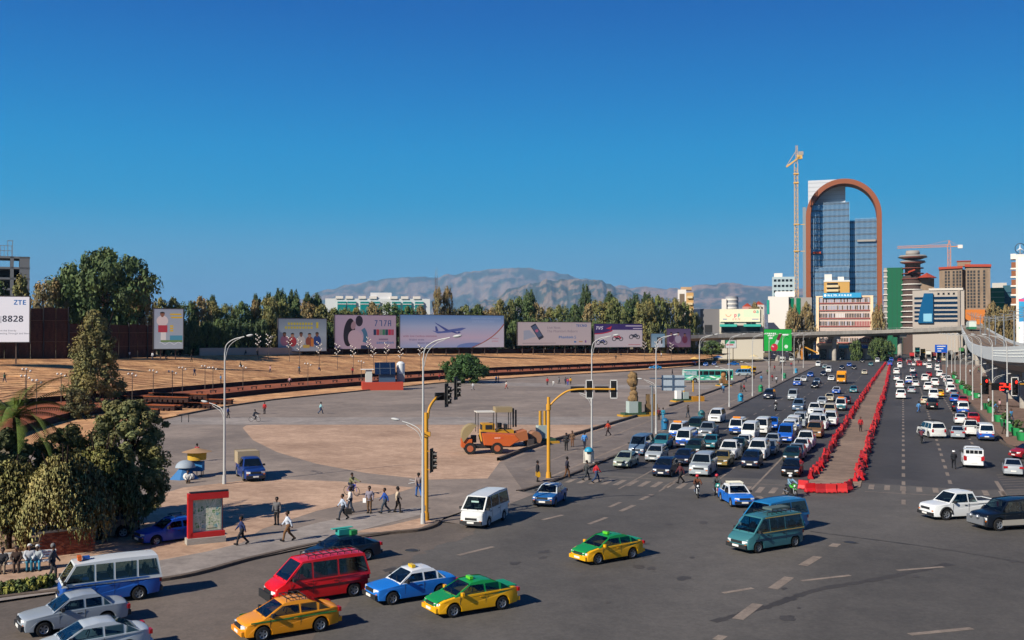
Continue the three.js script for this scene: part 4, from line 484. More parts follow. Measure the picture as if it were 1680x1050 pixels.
// ---------- rusty hoardings and boundary wall along the terrace top ----------
{
  const panelWall = (label, X0, X1, y, d0, d1, base) => { const a = AT(X0, y, d0), b = AT(X1, y, d1), o = thing('rusty_hoarding', label, 'hoarding', V(a.x, 0, a.z), Math.atan2(-(b.z - a.z), b.x - a.x)), L = Math.hypot(b.x - a.x, b.z - a.z), n = Math.round(L / 2.4); for (let i = 0; i < n; i++) { const h = a.y - base - (i % 3) * 0.12; obj('sheet_panel', bx(L / n - 0.06, h, 0.08, (i + 0.5) * L / n, base + h / 2, (i % 2) * 0.05), M.rust, o); } for (let i = 0; i <= n; i += 2) obj('post', bx(0.2, a.y - base + 0.4, 0.3, i * L / n, (a.y + base) / 2, 0.2), M.dark, o); obj('rail', [0.35, 0.75].map((f) => bx(L, 0.14, 0.12, L / 2, base + (a.y - base) * f, 0.2)), std(0x5a4030, 0.8), o); };
  panelWall('tall rusty sheet metal hoarding beside the white billboard with numbers', -60, 112, 502, 198, 212, 6.6); panelWall('lower rusty sheet hoarding behind the cone shaped tree', 112, 256, 531, 213, 232, 6.6);
  const seg = (label, i0, i1, h, mat) => { const o = thing('boundary_wall', label, 'wall'), l = []; for (let i = 0; i < 12; i++) { const p = rimC.getPoint(i0 + (i1 - i0) * i / 12), q = rimC.getPoint(i0 + (i1 - i0) * (i + 1) / 12), dd = q.clone().sub(p), L = Math.hypot(dd.x, dd.z), g = new THREE.BoxGeometry(L + 0.05, h, 0.35); g.rotateY(Math.atan2(-dd.z, dd.x)); g.translate((p.x + q.x) / 2, (p.y + q.y) / 2 + h / 2 - 0.1, (p.z + q.z) / 2 - 0.6); l.push(g); } obj('wall_face', l, mat, o); };
  seg('pale plastered boundary wall left of the board with five people', 0.367, 0.442, 2.0, std(0x9a8f84, 0.95)); seg('dark stone boundary wall below the big billboards', 0.442, 0.983, 1.7, new THREE.MeshStandardMaterial({ map: T.rust, color: 0x8a7a70, roughness: 1 }));
}
// ---------- billboards ----------
function billboard(label, X0, X1, yT, yB, d0, d1, draw, tw, th, baseY, mat) {
  const a = AT(X0, yT, d0), b = AT(X1, yT + (yB - yT) * (1 - d0 / d1) * 0.4, d1), low = AT(X0, yB, d0), L = Math.hypot(b.x - a.x, b.z - a.z), h = a.y - low.y;
  const o = thing('billboard', label, 'billboard', V(a.x, 0, a.z), Math.atan2(-(b.z - a.z), b.x - a.x)); const y0 = low.y;
  obj('board', bx(L, h, 0.3, L / 2, y0 + h / 2, -0.2), M.grey, o); const g = new THREE.PlaneGeometry(L - 0.1, h - 0.1); g.translate(L / 2, y0 + h / 2, 0); obj('printed_face', g, new THREE.MeshStandardMaterial({ map: canvasTex(tw, th, draw), roughness: 0.65 }), o);
  obj('frame', [bx(L + 0.2, 0.16, 0.45, L / 2, y0 + h, -0.2), bx(L + 0.2, 0.16, 0.45, L / 2, y0, -0.2), bx(0.16, h, 0.45, 0, y0 + h / 2, -0.2), bx(0.16, h, 0.45, L, y0 + h / 2, -0.2)], std(0x3a3634, 0.7), o);
  const n = Math.max(2, Math.round(L / 4.5)); for (let i = 0; i < n; i++) obj('post', bx(0.22, y0 - baseY + h * 0.8, 0.22, (i + 0.5) * L / n, baseY + (y0 - baseY + h * 0.8) / 2, -0.5), std(0x4a3c34, 0.8), o); return o;
}
const grad = (c, w, h, st) => { const g = c.createLinearGradient(0, 0, 0, h); st.forEach(([f, q]) => g.addColorStop(f, q)); c.fillStyle = g; c.fillRect(0, 0, w, h); };
const torso = (c, x, y, s, shirt, skin, hair) => { c.fillStyle = shirt; c.beginPath(); c.ellipse(x, y + s * 2.1, s * 1.25, s * 1.7, 0, 0, 7); c.fill(); c.fillStyle = skin; c.fillRect(x - s * 0.22, y + s * 0.3, s * 0.44, s * 0.6); c.beginPath(); c.ellipse(x, y, s * 0.5, s * 0.66, 0, 0, 7); c.fill(); c.fillStyle = hair; c.beginPath(); c.ellipse(x, y - s * 0.28, s * 0.56, s * 0.5, 0, PI, 2 * PI); c.fill(); };
billboard('white billboard showing a large blue heading and the number eight eight two eight', -92, 49, 485, 562, 186, 190, (c, w, h) => { c.fillStyle = '#dcdfe8'; c.fillRect(0, 0, w, h); c.fillStyle = '#1f62a8'; c.font = 'bold 76px sans-serif'; c.fillText('ZTE', w - 155, 92); c.fillStyle = '#20263a'; c.font = 'bold 96px sans-serif'; c.fillText('8828', w - 268, 284); c.fillStyle = '#3a3f50'; c.font = '26px sans-serif'; c.fillText('Text the Enerdy', w - 310, 392); c.fillText('Meeting Through and Needs', w - 310, 424); c.font = '80px sans-serif'; c.fillText('|', w - 300, 280); }, 820, 512, 6.4);
billboard('narrow poster board with a person in red and white and yellow lettering', 252, 301, 506, 573, 216, 219, (c, w, h) => { grad(c, w, h, [[0, '#9aa4b4'], [1, '#a4b0b8']]); torso(c, 74, 70, 40, '#d8c8c4', '#8a5a44', '#2a1c1c'); c.fillStyle = '#b03444'; c.fillRect(38, 210, 80, 90); c.fillStyle = '#e0dcd8'; c.fillRect(60, 300, 46, 120); c.fillStyle = '#d8b428'; for (const y of [60, 100, 210, 240, 270]) c.fillRect(140 + (y % 3) * 8, y, y > 200 ? 30 : 100, 20); c.fillStyle = '#4a90a8'; c.fillRect(140, 340, 110, 60); c.fillStyle = '#6a8a50'; c.fillRect(60, 400, 190, 26); c.strokeStyle = '#d8e0e4'; c.lineWidth = 6; c.beginPath(); for (let x = 50; x < 250; x += 10) c.lineTo(x, 440 + Math.sin(x * 0.08) * 14); c.stroke(); }, 256, 512, 6.4);
billboard('billboard showing five people in a row below yellow lettering', 456, 536, 522, 577, 276, 284, (c, w, h) => { grad(c, w, h, [[0, '#7f8f9c'], [0.5, '#9fb0b8'], [1, '#8a949c']]); c.fillStyle = '#c8bc3a'; c.font = 'bold 44px sans-serif'; for (const [x, y, ww] of [[100, 46, 250], [70, 90, 300]]) for (let i = 0; i < ww; i += 30) c.fillRect(x + i, y, 22, 26); c.fillRect(400, 40, 24, 70); [['#c88a94', 66], ['#b23a40', 150], ['#c8c4bc', 240], ['#8a4a34', 330], ['#23407c', 410]].forEach(([s, x], i) => torso(c, x, 180 + (i % 2) * 10, 34, s, i % 2 ? '#b08468' : '#7a5442', '#1e1614')); c.fillStyle = '#c87a30'; c.fillRect(344, 230, 30, 90); c.fillStyle = '#9fa8b0'; c.fillRect(0, 330, w, 60); c.fillStyle = '#c8ac50'; c.fillRect(260, 300, 70, 34); }, 512, 372, 5.6);
billboard('pale mauve billboard with an embracing couple and coloured letter blocks', 549, 650, 516, 573, 294, 305, (c, w, h) => { c.fillStyle = '#bba8b8'; c.fillRect(0, 0, w, h); c.fillStyle = '#1e1a24'; c.beginPath(); c.ellipse(118, 150, 46, 120, 0.1, 0, 7); c.fill(); c.fillStyle = '#a88a90'; c.beginPath(); c.ellipse(152, 90, 20, 36, 0.2, 0, 7); c.fill(); c.fillStyle = '#c8b0b8'; c.beginPath(); c.ellipse(170, 210, 60, 82, -0.3, 0, 7); c.fill(); c.fillStyle = '#2a2430'; c.beginPath(); c.ellipse(200, 52, 30, 46, 0, 0, 7); c.fill(); c.strokeStyle = '#4a7a98'; c.lineWidth = 34; c.beginPath(); c.moveTo(230, 120); c.quadraticCurveTo(268, 170, 244, 236); c.stroke(); c.fillStyle = '#2a3a5c'; c.fillRect(214, 262, 80, 40); c.strokeStyle = '#3a5a8c'; c.lineWidth = 7; for (const [x, k] of [[330, 0], [368, 1], [408, 0], [446, 2]]) { c.beginPath(); c.moveTo(x, 48); c.lineTo(x + 20, 48); c.lineTo(x + (k ? 20 : 4), 96); if (k === 2) { c.moveTo(x, 48); c.lineTo(x, 96); c.moveTo(x, 72); c.lineTo(x + 20, 72); } c.stroke(); } ['#1e3a5c', '#b03a44', '#8a9080', '#3a8060', '#1e4a54', '#c02c50', '#b04a60'].forEach((q, i) => { c.fillStyle = q; c.fillRect(320 + i * 25, 124, 23, 50); }); c.fillStyle = '#3a78b0'; c.font = 'bold 32px sans-serif'; c.fillText('sensation', 344, 250); c.fillStyle = '#8a7a90'; c.fillRect(364, 204, 80, 14); }, 512, 292, 5.4);
billboard('long blue billboard with a flying airliner and a curved red stripe', 656, 827, 516, 571, 312, 328, (c, w, h) => { grad(c, w, h, [[0, '#5a80b0'], [0.35, '#98a4c0'], [0.7, '#b4a4b8'], [1, '#8e9cc0']]); c.fillStyle = '#4a6aa8'; c.globalAlpha = 0.7; c.beginPath(); c.ellipse(720, 330, 170, 44, 0, 0, 7); c.fill(); c.globalAlpha = 1; c.fillStyle = '#b6b2c0'; c.beginPath(); c.moveTo(700, h); c.quadraticCurveTo(920, 250, w, 90); c.lineTo(w, h); c.fill(); c.strokeStyle = '#a03c3c'; c.lineWidth = 7; c.beginPath(); c.moveTo(700, h); c.quadraticCurveTo(920, 250, w, 90); c.stroke(); c.strokeStyle = '#6a6a40'; c.lineWidth = 3; c.beginPath(); c.moveTo(708, h); c.quadraticCurveTo(926, 250, w, 98); c.stroke();
  c.fillStyle = '#4a5a98'; c.beginPath(); c.moveTo(305, 160); c.lineTo(360, 190); c.lineTo(480, 180); c.lineTo(590, 160); c.lineTo(640, 134); c.lineTo(600, 130); c.lineTo(470, 150); c.lineTo(400, 168); c.lineTo(340, 168); c.fill(); c.fillStyle = '#3a4888'; c.beginPath(); c.moveTo(480, 160); c.lineTo(330, 74); c.lineTo(345, 92); c.lineTo(440, 165); c.fill(); c.beginPath(); c.moveTo(500, 160); c.lineTo(575, 190); c.lineTo(540, 192); c.lineTo(490, 175); c.fill(); c.beginPath(); c.moveTo(340, 168); c.lineTo(335, 116); c.lineTo(350, 118); c.lineTo(368, 165); c.fill(); c.beginPath(); c.ellipse(570, 178, 14, 9, 0, 0, 7); c.fill();
  c.fillStyle = '#8aa0c4'; c.font = 'bold 24px sans-serif'; c.fillText('CONNECTING NEW AGAIN', 690, 40); c.font = 'bold 32px sans-serif'; c.fillText('INTRODUCING', 700, 76); c.font = '26px serif'; c.fillStyle = '#7a4050'; c.fillText('with low Carbon emission', 30, 226); c.fillStyle = '#40406a'; c.fillText('Wider seats', 84, 262); c.fillText('Many legroom', 166, 296); c.fillStyle = '#b04a54'; c.font = '20px sans-serif'; c.fillText('sulliance', 890, 250); c.fillText('airlines', 900, 278); }, 1024, 336, 5.2);
billboard('pale billboard advertising a slim dark phone', 849, 970, 528, 567, 350, 364, (c, w, h) => { c.fillStyle = '#b8aeb0'; c.fillRect(0, 0, w, h); c.fillStyle = '#98a0b0'; c.beginPath(); c.moveTo(60, 90); c.lineTo(120, 84); c.lineTo(190, 150); c.lineTo(60, 190); c.fill(); c.save(); c.translate(200, 100); c.rotate(-0.55); c.fillStyle = '#232838'; c.fillRect(-30, -84, 58, 170); c.fillStyle = '#4a5a78'; c.fillRect(-24, -70, 46, 130); c.fillStyle = '#b05a7a'; c.beginPath(); c.arc(0, -10, 16, 0, 7); c.fill(); c.restore(); c.fillStyle = '#7c7480'; c.font = '34px sans-serif'; c.fillText('Live Now,', 300, 70); c.fillText('The Phantom Reborn', 300, 108); c.fillStyle = '#2a6aa8'; c.font = 'bold 36px sans-serif'; c.fillText('Phantom', 420, 172); c.font = '44px serif'; c.fillText('5', 584, 176); c.fillStyle = '#2f5a9a'; c.font = 'bold 36px sans-serif'; c.fillText('TECNO', 606, 48); c.strokeStyle = '#a09a9c'; c.strokeRect(560, 20, 1, 180); c.fillStyle = '#3a70a8'; c.fillRect(584, 200, 24, 18); c.fillStyle = '#b08a60'; c.fillRect(636, 200, 40, 14); c.fillStyle = '#705090'; c.fillRect(700, 194, 16, 24); c.fillStyle = '#8c8488'; c.fillRect(50, 218, 340, 7); }, 768, 244, 4.6);
const bike = (c, x, y, s, col) => { c.strokeStyle = '#20222a'; c.lineWidth = s * 0.16; for (const o of [-0.8, 0.8]) { c.beginPath(); c.arc(x + o * s, y, s * 0.42, 0, 7); c.stroke(); } c.strokeStyle = col; c.lineWidth = s * 0.3; c.beginPath(); c.moveTo(x - s * 0.9, y - s * 0.5); c.lineTo(x - s * 0.2, y - s * 0.4); c.lineTo(x + s * 0.35, y - s * 0.62); c.lineTo(x + s * 0.8, y); c.stroke(); c.fillStyle = '#30323c'; c.fillRect(x - s * 0.4, y - s * 0.3, s * 0.7, s * 0.42); };
billboard('billboard with a purple top band and three printed motorcycles', 975, 1054, 531, 570, 374, 384, (c, w, h) => { c.fillStyle = '#c0bac0'; c.fillRect(0, 0, w, h); c.fillStyle = '#3a2a68'; c.beginPath(); c.moveTo(0, 0); c.lineTo(w, 0); c.lineTo(w, 64); c.lineTo(190, 64); c.quadraticCurveTo(130, 92, 90, 100); c.lineTo(0, 100); c.fill(); c.strokeStyle = '#b02848'; c.lineWidth = 12; c.beginPath(); c.moveTo(0, 106); c.quadraticCurveTo(110, 106, 190, 70); c.stroke(); c.fillStyle = '#e8e4ec'; c.font = 'italic bold 46px sans-serif'; c.fillText('TVS', 10, 60); c.fillStyle = '#c83040'; c.beginPath(); c.moveTo(120, 50); c.lineTo(185, 22); c.lineTo(170, 60); c.fill(); c.fillStyle = '#c8c0d0'; c.fillRect(330, 16, 180, 10); c.fillRect(410, 44, 100, 8); bike(c, 76, 200, 46, '#30407a'); bike(c, 244, 160, 46, '#a82c40'); bike(c, 426, 140, 46, '#343a4c'); c.fillStyle = '#b0505c'; c.fillRect(360, 220, 130, 6); }, 512, 248, 4.2);
billboard('small bluish poster board with a long haired woman', 1068, 1091, 547, 570, 394, 397, (c, w, h) => { grad(c, w, h, [[0, '#6a90a8'], [1, '#a0b8c4']]); torso(c, 160, 100, 44, '#c4ccd4', '#a88070', '#16141c'); c.fillStyle = '#16141c'; c.fillRect(110, 70, 26, 120); c.fillRect(184, 70, 26, 120); }, 256, 256, 4);
billboard('dark mauve poster board with three women', 1094, 1133, 539, 570, 400, 406, (c, w, h) => { grad(c, w, h, [[0, '#5c4c70'], [1, '#8a6a84']]); torso(c, 70, 84, 36, '#5a3a5c', '#9a7468', '#1a141a'); torso(c, 180, 84, 40, '#a8a0b0', '#a87c6c', '#1a141a'); torso(c, 290, 100, 36, '#6c2c44', '#8a6050', '#1a141a'); }, 384, 300, 4);
billboard('bright green billboard with a bottle and white lettering on tall posts', 1253, 1299, 540, 576, 368, 370, (c, w, h) => { c.fillStyle = '#18a83c'; c.fillRect(0, 0, w, h); c.fillStyle = '#eef4ee'; c.font = 'bold 44px sans-serif'; for (let i = 0; i < 6; i++) c.fillRect(26 + i * 34, 66, 25, 30 - (i % 2) * 6); for (let i = 0; i < 4; i++) c.fillRect(70 + i * 32, 104, 22, 24); c.fillRect(90, 150, 70, 26); c.fillRect(340, 86, 110, 28); c.save(); c.translate(250, 220); c.rotate(0.42); c.fillStyle = '#6a2434'; c.fillRect(-34, -150, 60, 130); c.fillStyle = '#b8ccc0'; c.fillRect(-30, -20, 54, 90); c.fillStyle = '#c8283c'; c.beginPath(); c.ellipse(-8, 130, 64, 70, 0, 0, 7); c.fill(); c.fillStyle = '#e8b8b8'; c.fillRect(-60, 110, 40, 26); c.restore(); c.strokeStyle = '#103a20'; c.lineWidth = 8; c.beginPath(); c.arc(420, 170, 34, 3.4, 6); c.stroke(); c.fillStyle = '#d8ecd8'; c.beginPath(); c.arc(410, 320, 34, 0, 7); c.fill(); }, 512, 400, 0);
billboard('striped green white and red notice board under the flyover', 1190, 1208, 558, 571, 410, 411, (c, w, h) => { c.fillStyle = '#d0d4d0'; c.fillRect(0, 0, w, h); c.fillStyle = '#2a9a6a'; c.beginPath(); c.moveTo(0, 0); c.lineTo(90, 0); c.lineTo(0, 90); c.fill(); c.fillRect(100, 20, 120, 50); c.fillStyle = '#c03850'; c.fillRect(20, 84, 170, 24); }, 256, 160, 0);
// ---------- multi-globe lamp posts on the terraces ----------
{
  const globe = new THREE.SphereGeometry(0.17, 10, 8), gm = std(0xc8c2ba, 0.4), pm = std(0x50443c, 0.6);
  const post = (X, Y, n, H, label, group) => { const p = terrPx(X, Y), o = thing('globe_lamp', label, 'lamp post', p, 0, group); obj('pole', cyl(0.07, 0.05, H, 0, -0.3, 0, 7), pm, o); const arms = []; for (let i = 0; i < n; i++) { const f = i / Math.max(1, n - 1), side = n > 4 ? (((i / 2 | 0) % 2) ? 1 : -1) * (0.22 + (i % 2) * 0.36) : [-0.6, 0.6, 0][i], y = n > 4 ? H * 0.55 + f * H * 0.42 : H - 0.2 - (i === 1 ? 0.3 : 0); arms.push(bar(V(0, y - 0.15, 0), V(side, y, 0), 0.03, 0.03, 5)); const m = obj('globe', globe, gm, o); m.position.set(side, y + 0.15, 0); } obj('arm', arms, pm, o); };
  for (const [X, Y] of [[417, 589], [444, 589], [471, 593], [498, 597], [525, 602], [553, 605], [581, 609], [605, 590], [612, 608], [633, 602], [662, 609], [693, 606], [1058, 588], [1078, 590], [1100, 592]]) post(X, Y, 10, 6.4, 'dark post carrying a zigzag of white globes on the dry terrace', 'zigzag globe lamps on the terraces');
  for (const [X, Y] of [[41, 664], [45, 658], [101, 660], [62, 678], [215, 660], [251, 650], [283, 655], [299, 642], [333, 640], [352, 642], [403, 638], [500, 632], [590, 628]]) post(X, Y, 3, 4.6, 'slim post with three white globes near the bench rows', 'three globe lamps along the lower terrace');
}
{ // bench rows and posts of the lower terrace
  for (const [X, Y, L] of [[296, 655, 12], [318, 668, 9], [250, 661, 14], [232, 668, 12], [214, 678, 10], [350, 662, 8], [270, 672, 6]]) { const p = terrPx(X, Y), o = thing('bench_row', 'low stone bench row at the left end of the lower terrace', 'bench', p, -0.35, 'stone bench rows on the lower terrace'); obj('seat', bx(L, 0.12, 0.7, 0, 0.75, 0), M.redEarth, o); obj('plinth', bx(L - 0.2, 0.75, 0.5, 0, 0.36, 0), M.stone, o); for (let i = 0; i < L; i += 1) obj('stone_block', bx(0.4, 0.4, 0.4, -L / 2 + i + 0.5, 0.2, 1.2), M.stone, o); }
  for (let i = 0; i < 40; i++) { const p = terr(0.333 + i * 0.0158, 0.24), o = thing('walkway_bench', 'small dark bench standing on the red terrace walkway', 'bench', p, 0.6, 'benches along the terrace walkway'); obj('seat', bx(1.2, 0.1, 0.4, 0, 0.42, 0), M.stone, o); for (const s of [-1, 1]) obj('leg', bx(0.12, 0.42, 0.35, s * 0.45, 0.21, 0), M.dark, o); }
}
// ---------- street lamps ----------
{
  const head = (() => { const g = new THREE.SphereGeometry(0.5, 12, 8); g.scale(0.66, 0.17, 0.26); return g; })();
  const lens = (() => { const g = new THREE.SphereGeometry(0.4, 10, 6); g.scale(0.6, 0.14, 0.24); g.translate(0, -0.06, 0); return g; })();
  const pole = merge([cyl(0.11, 0.055, 10.6, 0, 0, 0, 12), cyl(0.16, 0.14, 0.7, 0, 0, 0, 12)]);
  const up = merge([tube([V(0, 10.4, 0), V(0.15, 11.2, 0), V(0.8, 11.65, 0), V(1.9, 11.9, 0)], 0.042), tube([V(0, 9.8, 0), V(0.35, 11.0, 0), V(0.9, 11.5, 0), V(1.6, 11.8, 0)], 0.022)]);
  const low = merge([tube([V(0, 5.4, 0), V(-0.25, 6.0, 0), V(-0.8, 6.3, 0), V(-1.5, 6.5, 0)], 0.032), tube([V(0, 5.0, 0), V(-0.35, 5.8, 0), V(-1.2, 6.3, 0)], 0.02)]);
  const dd = std(0x8a9298, 0.3);
  const lamp = (X, Y, flip, label, group) => { const p = G(X, Y), o = thing('street_lamp', label, 'street lamp', V(p.x, 0.1, p.z), -YAW + (flip ? PI : 0), group); obj('pole', pole, M.whitePole, o); const a = obj('upper_arm', up, M.whitePole, o), b = obj('lower_arm', low, M.whitePole, o); for (const [q, x, y, z] of [[a, 2.4, 12.0, 0.14], [b, -2.0, 6.62, -0.12]]) { const h = obj('lamp_head', head, M.whitePole, q); h.position.set(x, y, 0); h.rotation.z = z; const l = obj('lens', lens, dd, q); l.position.set(x, y, 0); l.rotation.z = z; } obj('door', bx(0.02, 0.35, 0.12, 0.13, 1.0, 0), M.grey, o); };
  lamp(368, 796, 0, 'white street lamp standing by the canvas covered pickup'); lamp(694, 862, 0, 'white street lamp standing against the yellow signal mast at the rounded kerb'); lamp(971, 757, 0, 'white street lamp rising behind the long armed yellow signal mast');
  for (const [X, Y] of [[1076.5, 713], [1147.7, 689], [1196.5, 668.6], [1234.6, 651], [1262, 638], [1284, 625], [1303, 614], [1318, 604]]) lamp(X, Y, 0, 'white double armed street lamp along the left pavement of the avenue', 'lamps along the left pavement');
  for (const [X, Y] of [[1629, 693], [1610.5, 674], [1596, 657], [1585, 645], [1575.6, 633], [1567, 622], [1561.5, 612], [1554.7, 603]]) lamp(X, Y, 1, 'white double armed street lamp along the pavement beside the railway viaduct', 'lamps along the viaduct pavement');
  lamp(1653, 718, 1, 'white street lamp beside the red traffic signals and green planters');
}
// ---------- traffic signals ----------
const lensMat = (hex, e = 0) => new THREE.MeshStandardMaterial({ color: hex, roughness: 0.4, emissive: hex, emissiveIntensity: e });
const offLens = std(0x141718, 0.25), redLens = lensMat(0xff2a1c, 1.2);
function signalHead(parent, x, y, z, ry, lit, s = 1, frame = M.white) { // faces local +z
  const h = new THREE.Group(); h.name = 'signal_head'; h.position.set(x, y, z); h.rotation.y = ry; h.scale.setScalar(s); parent.add(h);
  obj('housing', bx(0.36, 1.16, 0.2, 0, 0, 0), M.black, h); obj('edge_frame', [bx(0.06, 1.5, 0.03, -0.27, 0, -0.06), bx(0.06, 1.5, 0.03, 0.27, 0, -0.06), bx(0.6, 0.06, 0.03, 0, 0.75, -0.06), bx(0.6, 0.06, 0.03, 0, -0.75, -0.06)], frame, h); obj('backplate', bx(0.5, 1.44, 0.02, 0, 0, -0.07), M.dark, h);
  for (let i = 0; i < 3; i++) { const g = new THREE.CylinderGeometry(0.145, 0.145, 0.03, 16); g.rotateX(PI / 2); g.translate(0, 0.38 - i * 0.38, 0.11); obj('lens', g, i === 0 && lit ? redLens : offLens, h); const v = new THREE.CylinderGeometry(0.165, 0.165, 0.26, 14, 1, true, PI * 0.5 - 2.0, 4.0); v.rotateX(PI / 2); v.rotateZ(PI); v.translate(0, 0.38 - i * 0.38, 0.22); obj('visor', v, M.black, h); }
}
{
  const p = G(699, 856), o = thing('traffic_signal', 'yellow signal mast with dark heads pressed close to a white lamp post', 'traffic light', V(p.x, 0.1, p.z)); const arm = [V(0.1, 6.6, 0), V(0.2, 7.3, -0.1), V(0.6, 7.9, -0.6), V(1.2, 8.2, -1.4)];
  obj('pole', [cyl(0.16, 0.14, 7.0, 0, 0, 0, 12), cyl(0.22, 0.2, 0.5, 0, 0, 0, 12)], M.yellowPole, o); obj('arm', tube(arm, 0.09), M.yellowPole, o); obj('clamp', bx(0.4, 0.3, 0.4, 0.08, 5.6, 0), M.yellowPole, o);
  signalHead(o, 1.35, 8.1, -0.5, 1.25, 0, 1, M.dark); signalHead(o, 1.9, 8.5, -1.6, 1.25, 0, 1, M.dark); obj('countdown_box', bx(0.9, 0.5, 0.25, 0.95, 8.0, -0.9, 0.5), M.black, o); obj('sign_bar', beam(V(0.6, 7.9, -0.5), V(2.1, 8.6, -1.8), 0.08, 0.08), M.dark, o); signalHead(o, 0.42, 3.9, 0.1, 1.3, 0, 1, M.dark); obj('bracket', [bx(0.5, 0.05, 0.05, 0.2, 4.5, 0.1), bx(0.5, 0.05, 0.05, 0.2, 3.3, 0.1)], M.yellowPole, o);
}
{
  const p = G(900, 786), o = thing('traffic_signal', 'yellow signal mast with a long arm seen from behind', 'traffic light', V(p.x, 0.1, p.z)); obj('pole', [cyl(0.16, 0.13, 6.8, 0, 0, 0, 12), cyl(0.24, 0.2, 0.5, 0, 0, 0, 12)], M.yellowPole, o);
  obj('arm', tube([V(0.05, 6.0, 0), V(0.6, 6.6, 0), V(1.5, 7.25, 0), V(2.2, 7.42, 0), V(5.6, 7.45, 0)], 0.085, 28), M.yellowPole, o); obj('collar', cyl(0.2, 0.2, 0.5, 0, 5.7, 0, 12), M.yellowPole, o);
  for (const x of [3.45, 5.5]) signalHead(o, x, 7.45, -0.2, PI, 0); for (const x of [2.45, 4.5]) { const c = obj('countdown_box', bx(1.15, 0.52, 0.22, x, 7.42, -0.22), M.black, o); obj('back_rib', [bx(1.17, 0.03, 0.24, x, 7.55, -0.22), bx(1.17, 0.03, 0.24, x, 7.3, -0.22)], M.dark, c); }
}
{
  const d = 116, p = AT(1712, 546, d), o = thing('traffic_signal', 'signal gantry with two lit red lights and a red countdown', 'traffic light', V(p.x, 0.13, p.z)), k = K(d), X = (q) => (q - 1712) * k, Y = (q) => CAMH + (HOR - q) * k; obj('pole', cyl(0.16, 0.13, 6.6, 0, 0, 0, 12), M.yellowPole, o); obj('arm', bar(V(0, 6.2, -0.3), V(X(1610), 6.2, -0.3), 0.08), M.yellowPole, o);
  signalHead(o, X(1616.5), Y(634), 0, 0, 1, 1.35, M.dark); signalHead(o, X(1665), Y(636), 0, 0, 1, 1.4, M.white);
  const c = obj('countdown_box', bx(29 * k, 12 * k, 0.25, X(1641), Y(636), 0), M.black, o), seg = []; const digit = (x, on) => { const w = 0.5, h = 0.36; const S = [[0, h, w, 0.1], [0, 0, w, 0.1], [0, -h, w, 0.1], [-w / 2, h / 2, 0.1, h], [w / 2, h / 2, 0.1, h], [-w / 2, -h / 2, 0.1, h], [w / 2, -h / 2, 0.1, h]]; on.forEach((i) => { const [a, b, ww, hh] = S[i]; seg.push(bx(ww, hh, 0.04, x + a, Y(636) + b, 0.14)); }); }; digit(X(1642.5), [0, 1, 2, 4, 5]); digit(X(1651.5), [1, 3, 4, 6]); obj('digits', seg, redLens, c);
}
// ---------- red plastic barriers ----------
{
  const sh = new THREE.Shape([[-0.3, 0], [0.3, 0], [0.3, 0.1], [0.13, 0.38], [0.1, 0.85], [-0.1, 0.85], [-0.13, 0.38], [-0.3, 0.1]].map(([a, b]) => new THREE.Vector2(a, b)));
  const g = new THREE.ExtrudeGeometry(sh, { depth: 1.15, bevelEnabled: true, bevelSize: 0.03, bevelThickness: 0.03, bevelSegments: 1, bevelOffset: -0.03 }); g.translate(0, 0, -0.575); g.rotateY(PI / 2); g.scale(0.68, 0.8, 0.72); // long axis x
  const slot = merge([bx(0.2, 0.07, 0.445, -0.2, 0.045, 0), bx(0.2, 0.07, 0.445, 0.2, 0.045, 0)]), cap = cyl(0.05, 0.05, 0.05, 0, 0.67, 0, 8);
  const mats = [std(0xb5161c, 0.45), std(0xa8141a, 0.5), std(0xbd2a28, 0.5), std(0x98161a, 0.55)], dk = std(0x5a0c10, 0.7); const r = rngOf(7); let n = 0;
  const put = (p, a, label, group) => { const o = thing('plastic_barrier', label, 'barrier', p, a, group); obj('body', g, mats[(r() * 4) | 0], o); obj('fork_slot', slot, dk, o); obj('filler_cap', cap, dk, o); n++; };
  for (const [X, Y, a] of [[1318.6, 802, -0.7], [1329, 807, 0.15], [1347, 808, 0.0], [1363, 808, 0.05], [1381, 807.5, -0.05], [1391, 804, 0.6], [1395.5, 800, 1.0]]) put(G(X, Y, 0.05), a, 'red plastic barrier closing the near end of the paved median', 'red barriers across the end of the median');
  const edge2 = [(s) => -7.15 + Math.max(0, s - 240) * 0.004, (s) => -3.55 - Math.max(0, s - 240) * 0.006], rest = [];
  for (let s = 87.5; s < 428; s += 1.06) edge2.forEach((f, i) => { const p = RD(f(s) + (r() - 0.5) * 0.5, s + (r() - 0.5) * 0.3, 0.05), a = PI / 2 - YAW + (r() - 0.5) * 0.8; if (s < 243) put(p, a, i ? 'red plastic barrier in the line beside the queue of cars seen from behind' : 'red plastic barrier in the line beside the oncoming cars', i ? 'red barriers along one median edge' : 'red barriers along the other median edge'); else rest.push([p, a]); });
  const im = new THREE.InstancedMesh(g, mats[0], rest.length), m4 = new THREE.Matrix4(); rest.forEach(([p, a], i) => im.setMatrixAt(i, m4.makeRotationY(a).setPosition(p))); im.name = 'distant_barriers'; tag(im, 'far run of red plastic barriers along the median', 'barriers', undefined, 'stuff'); scene.add(im);
}
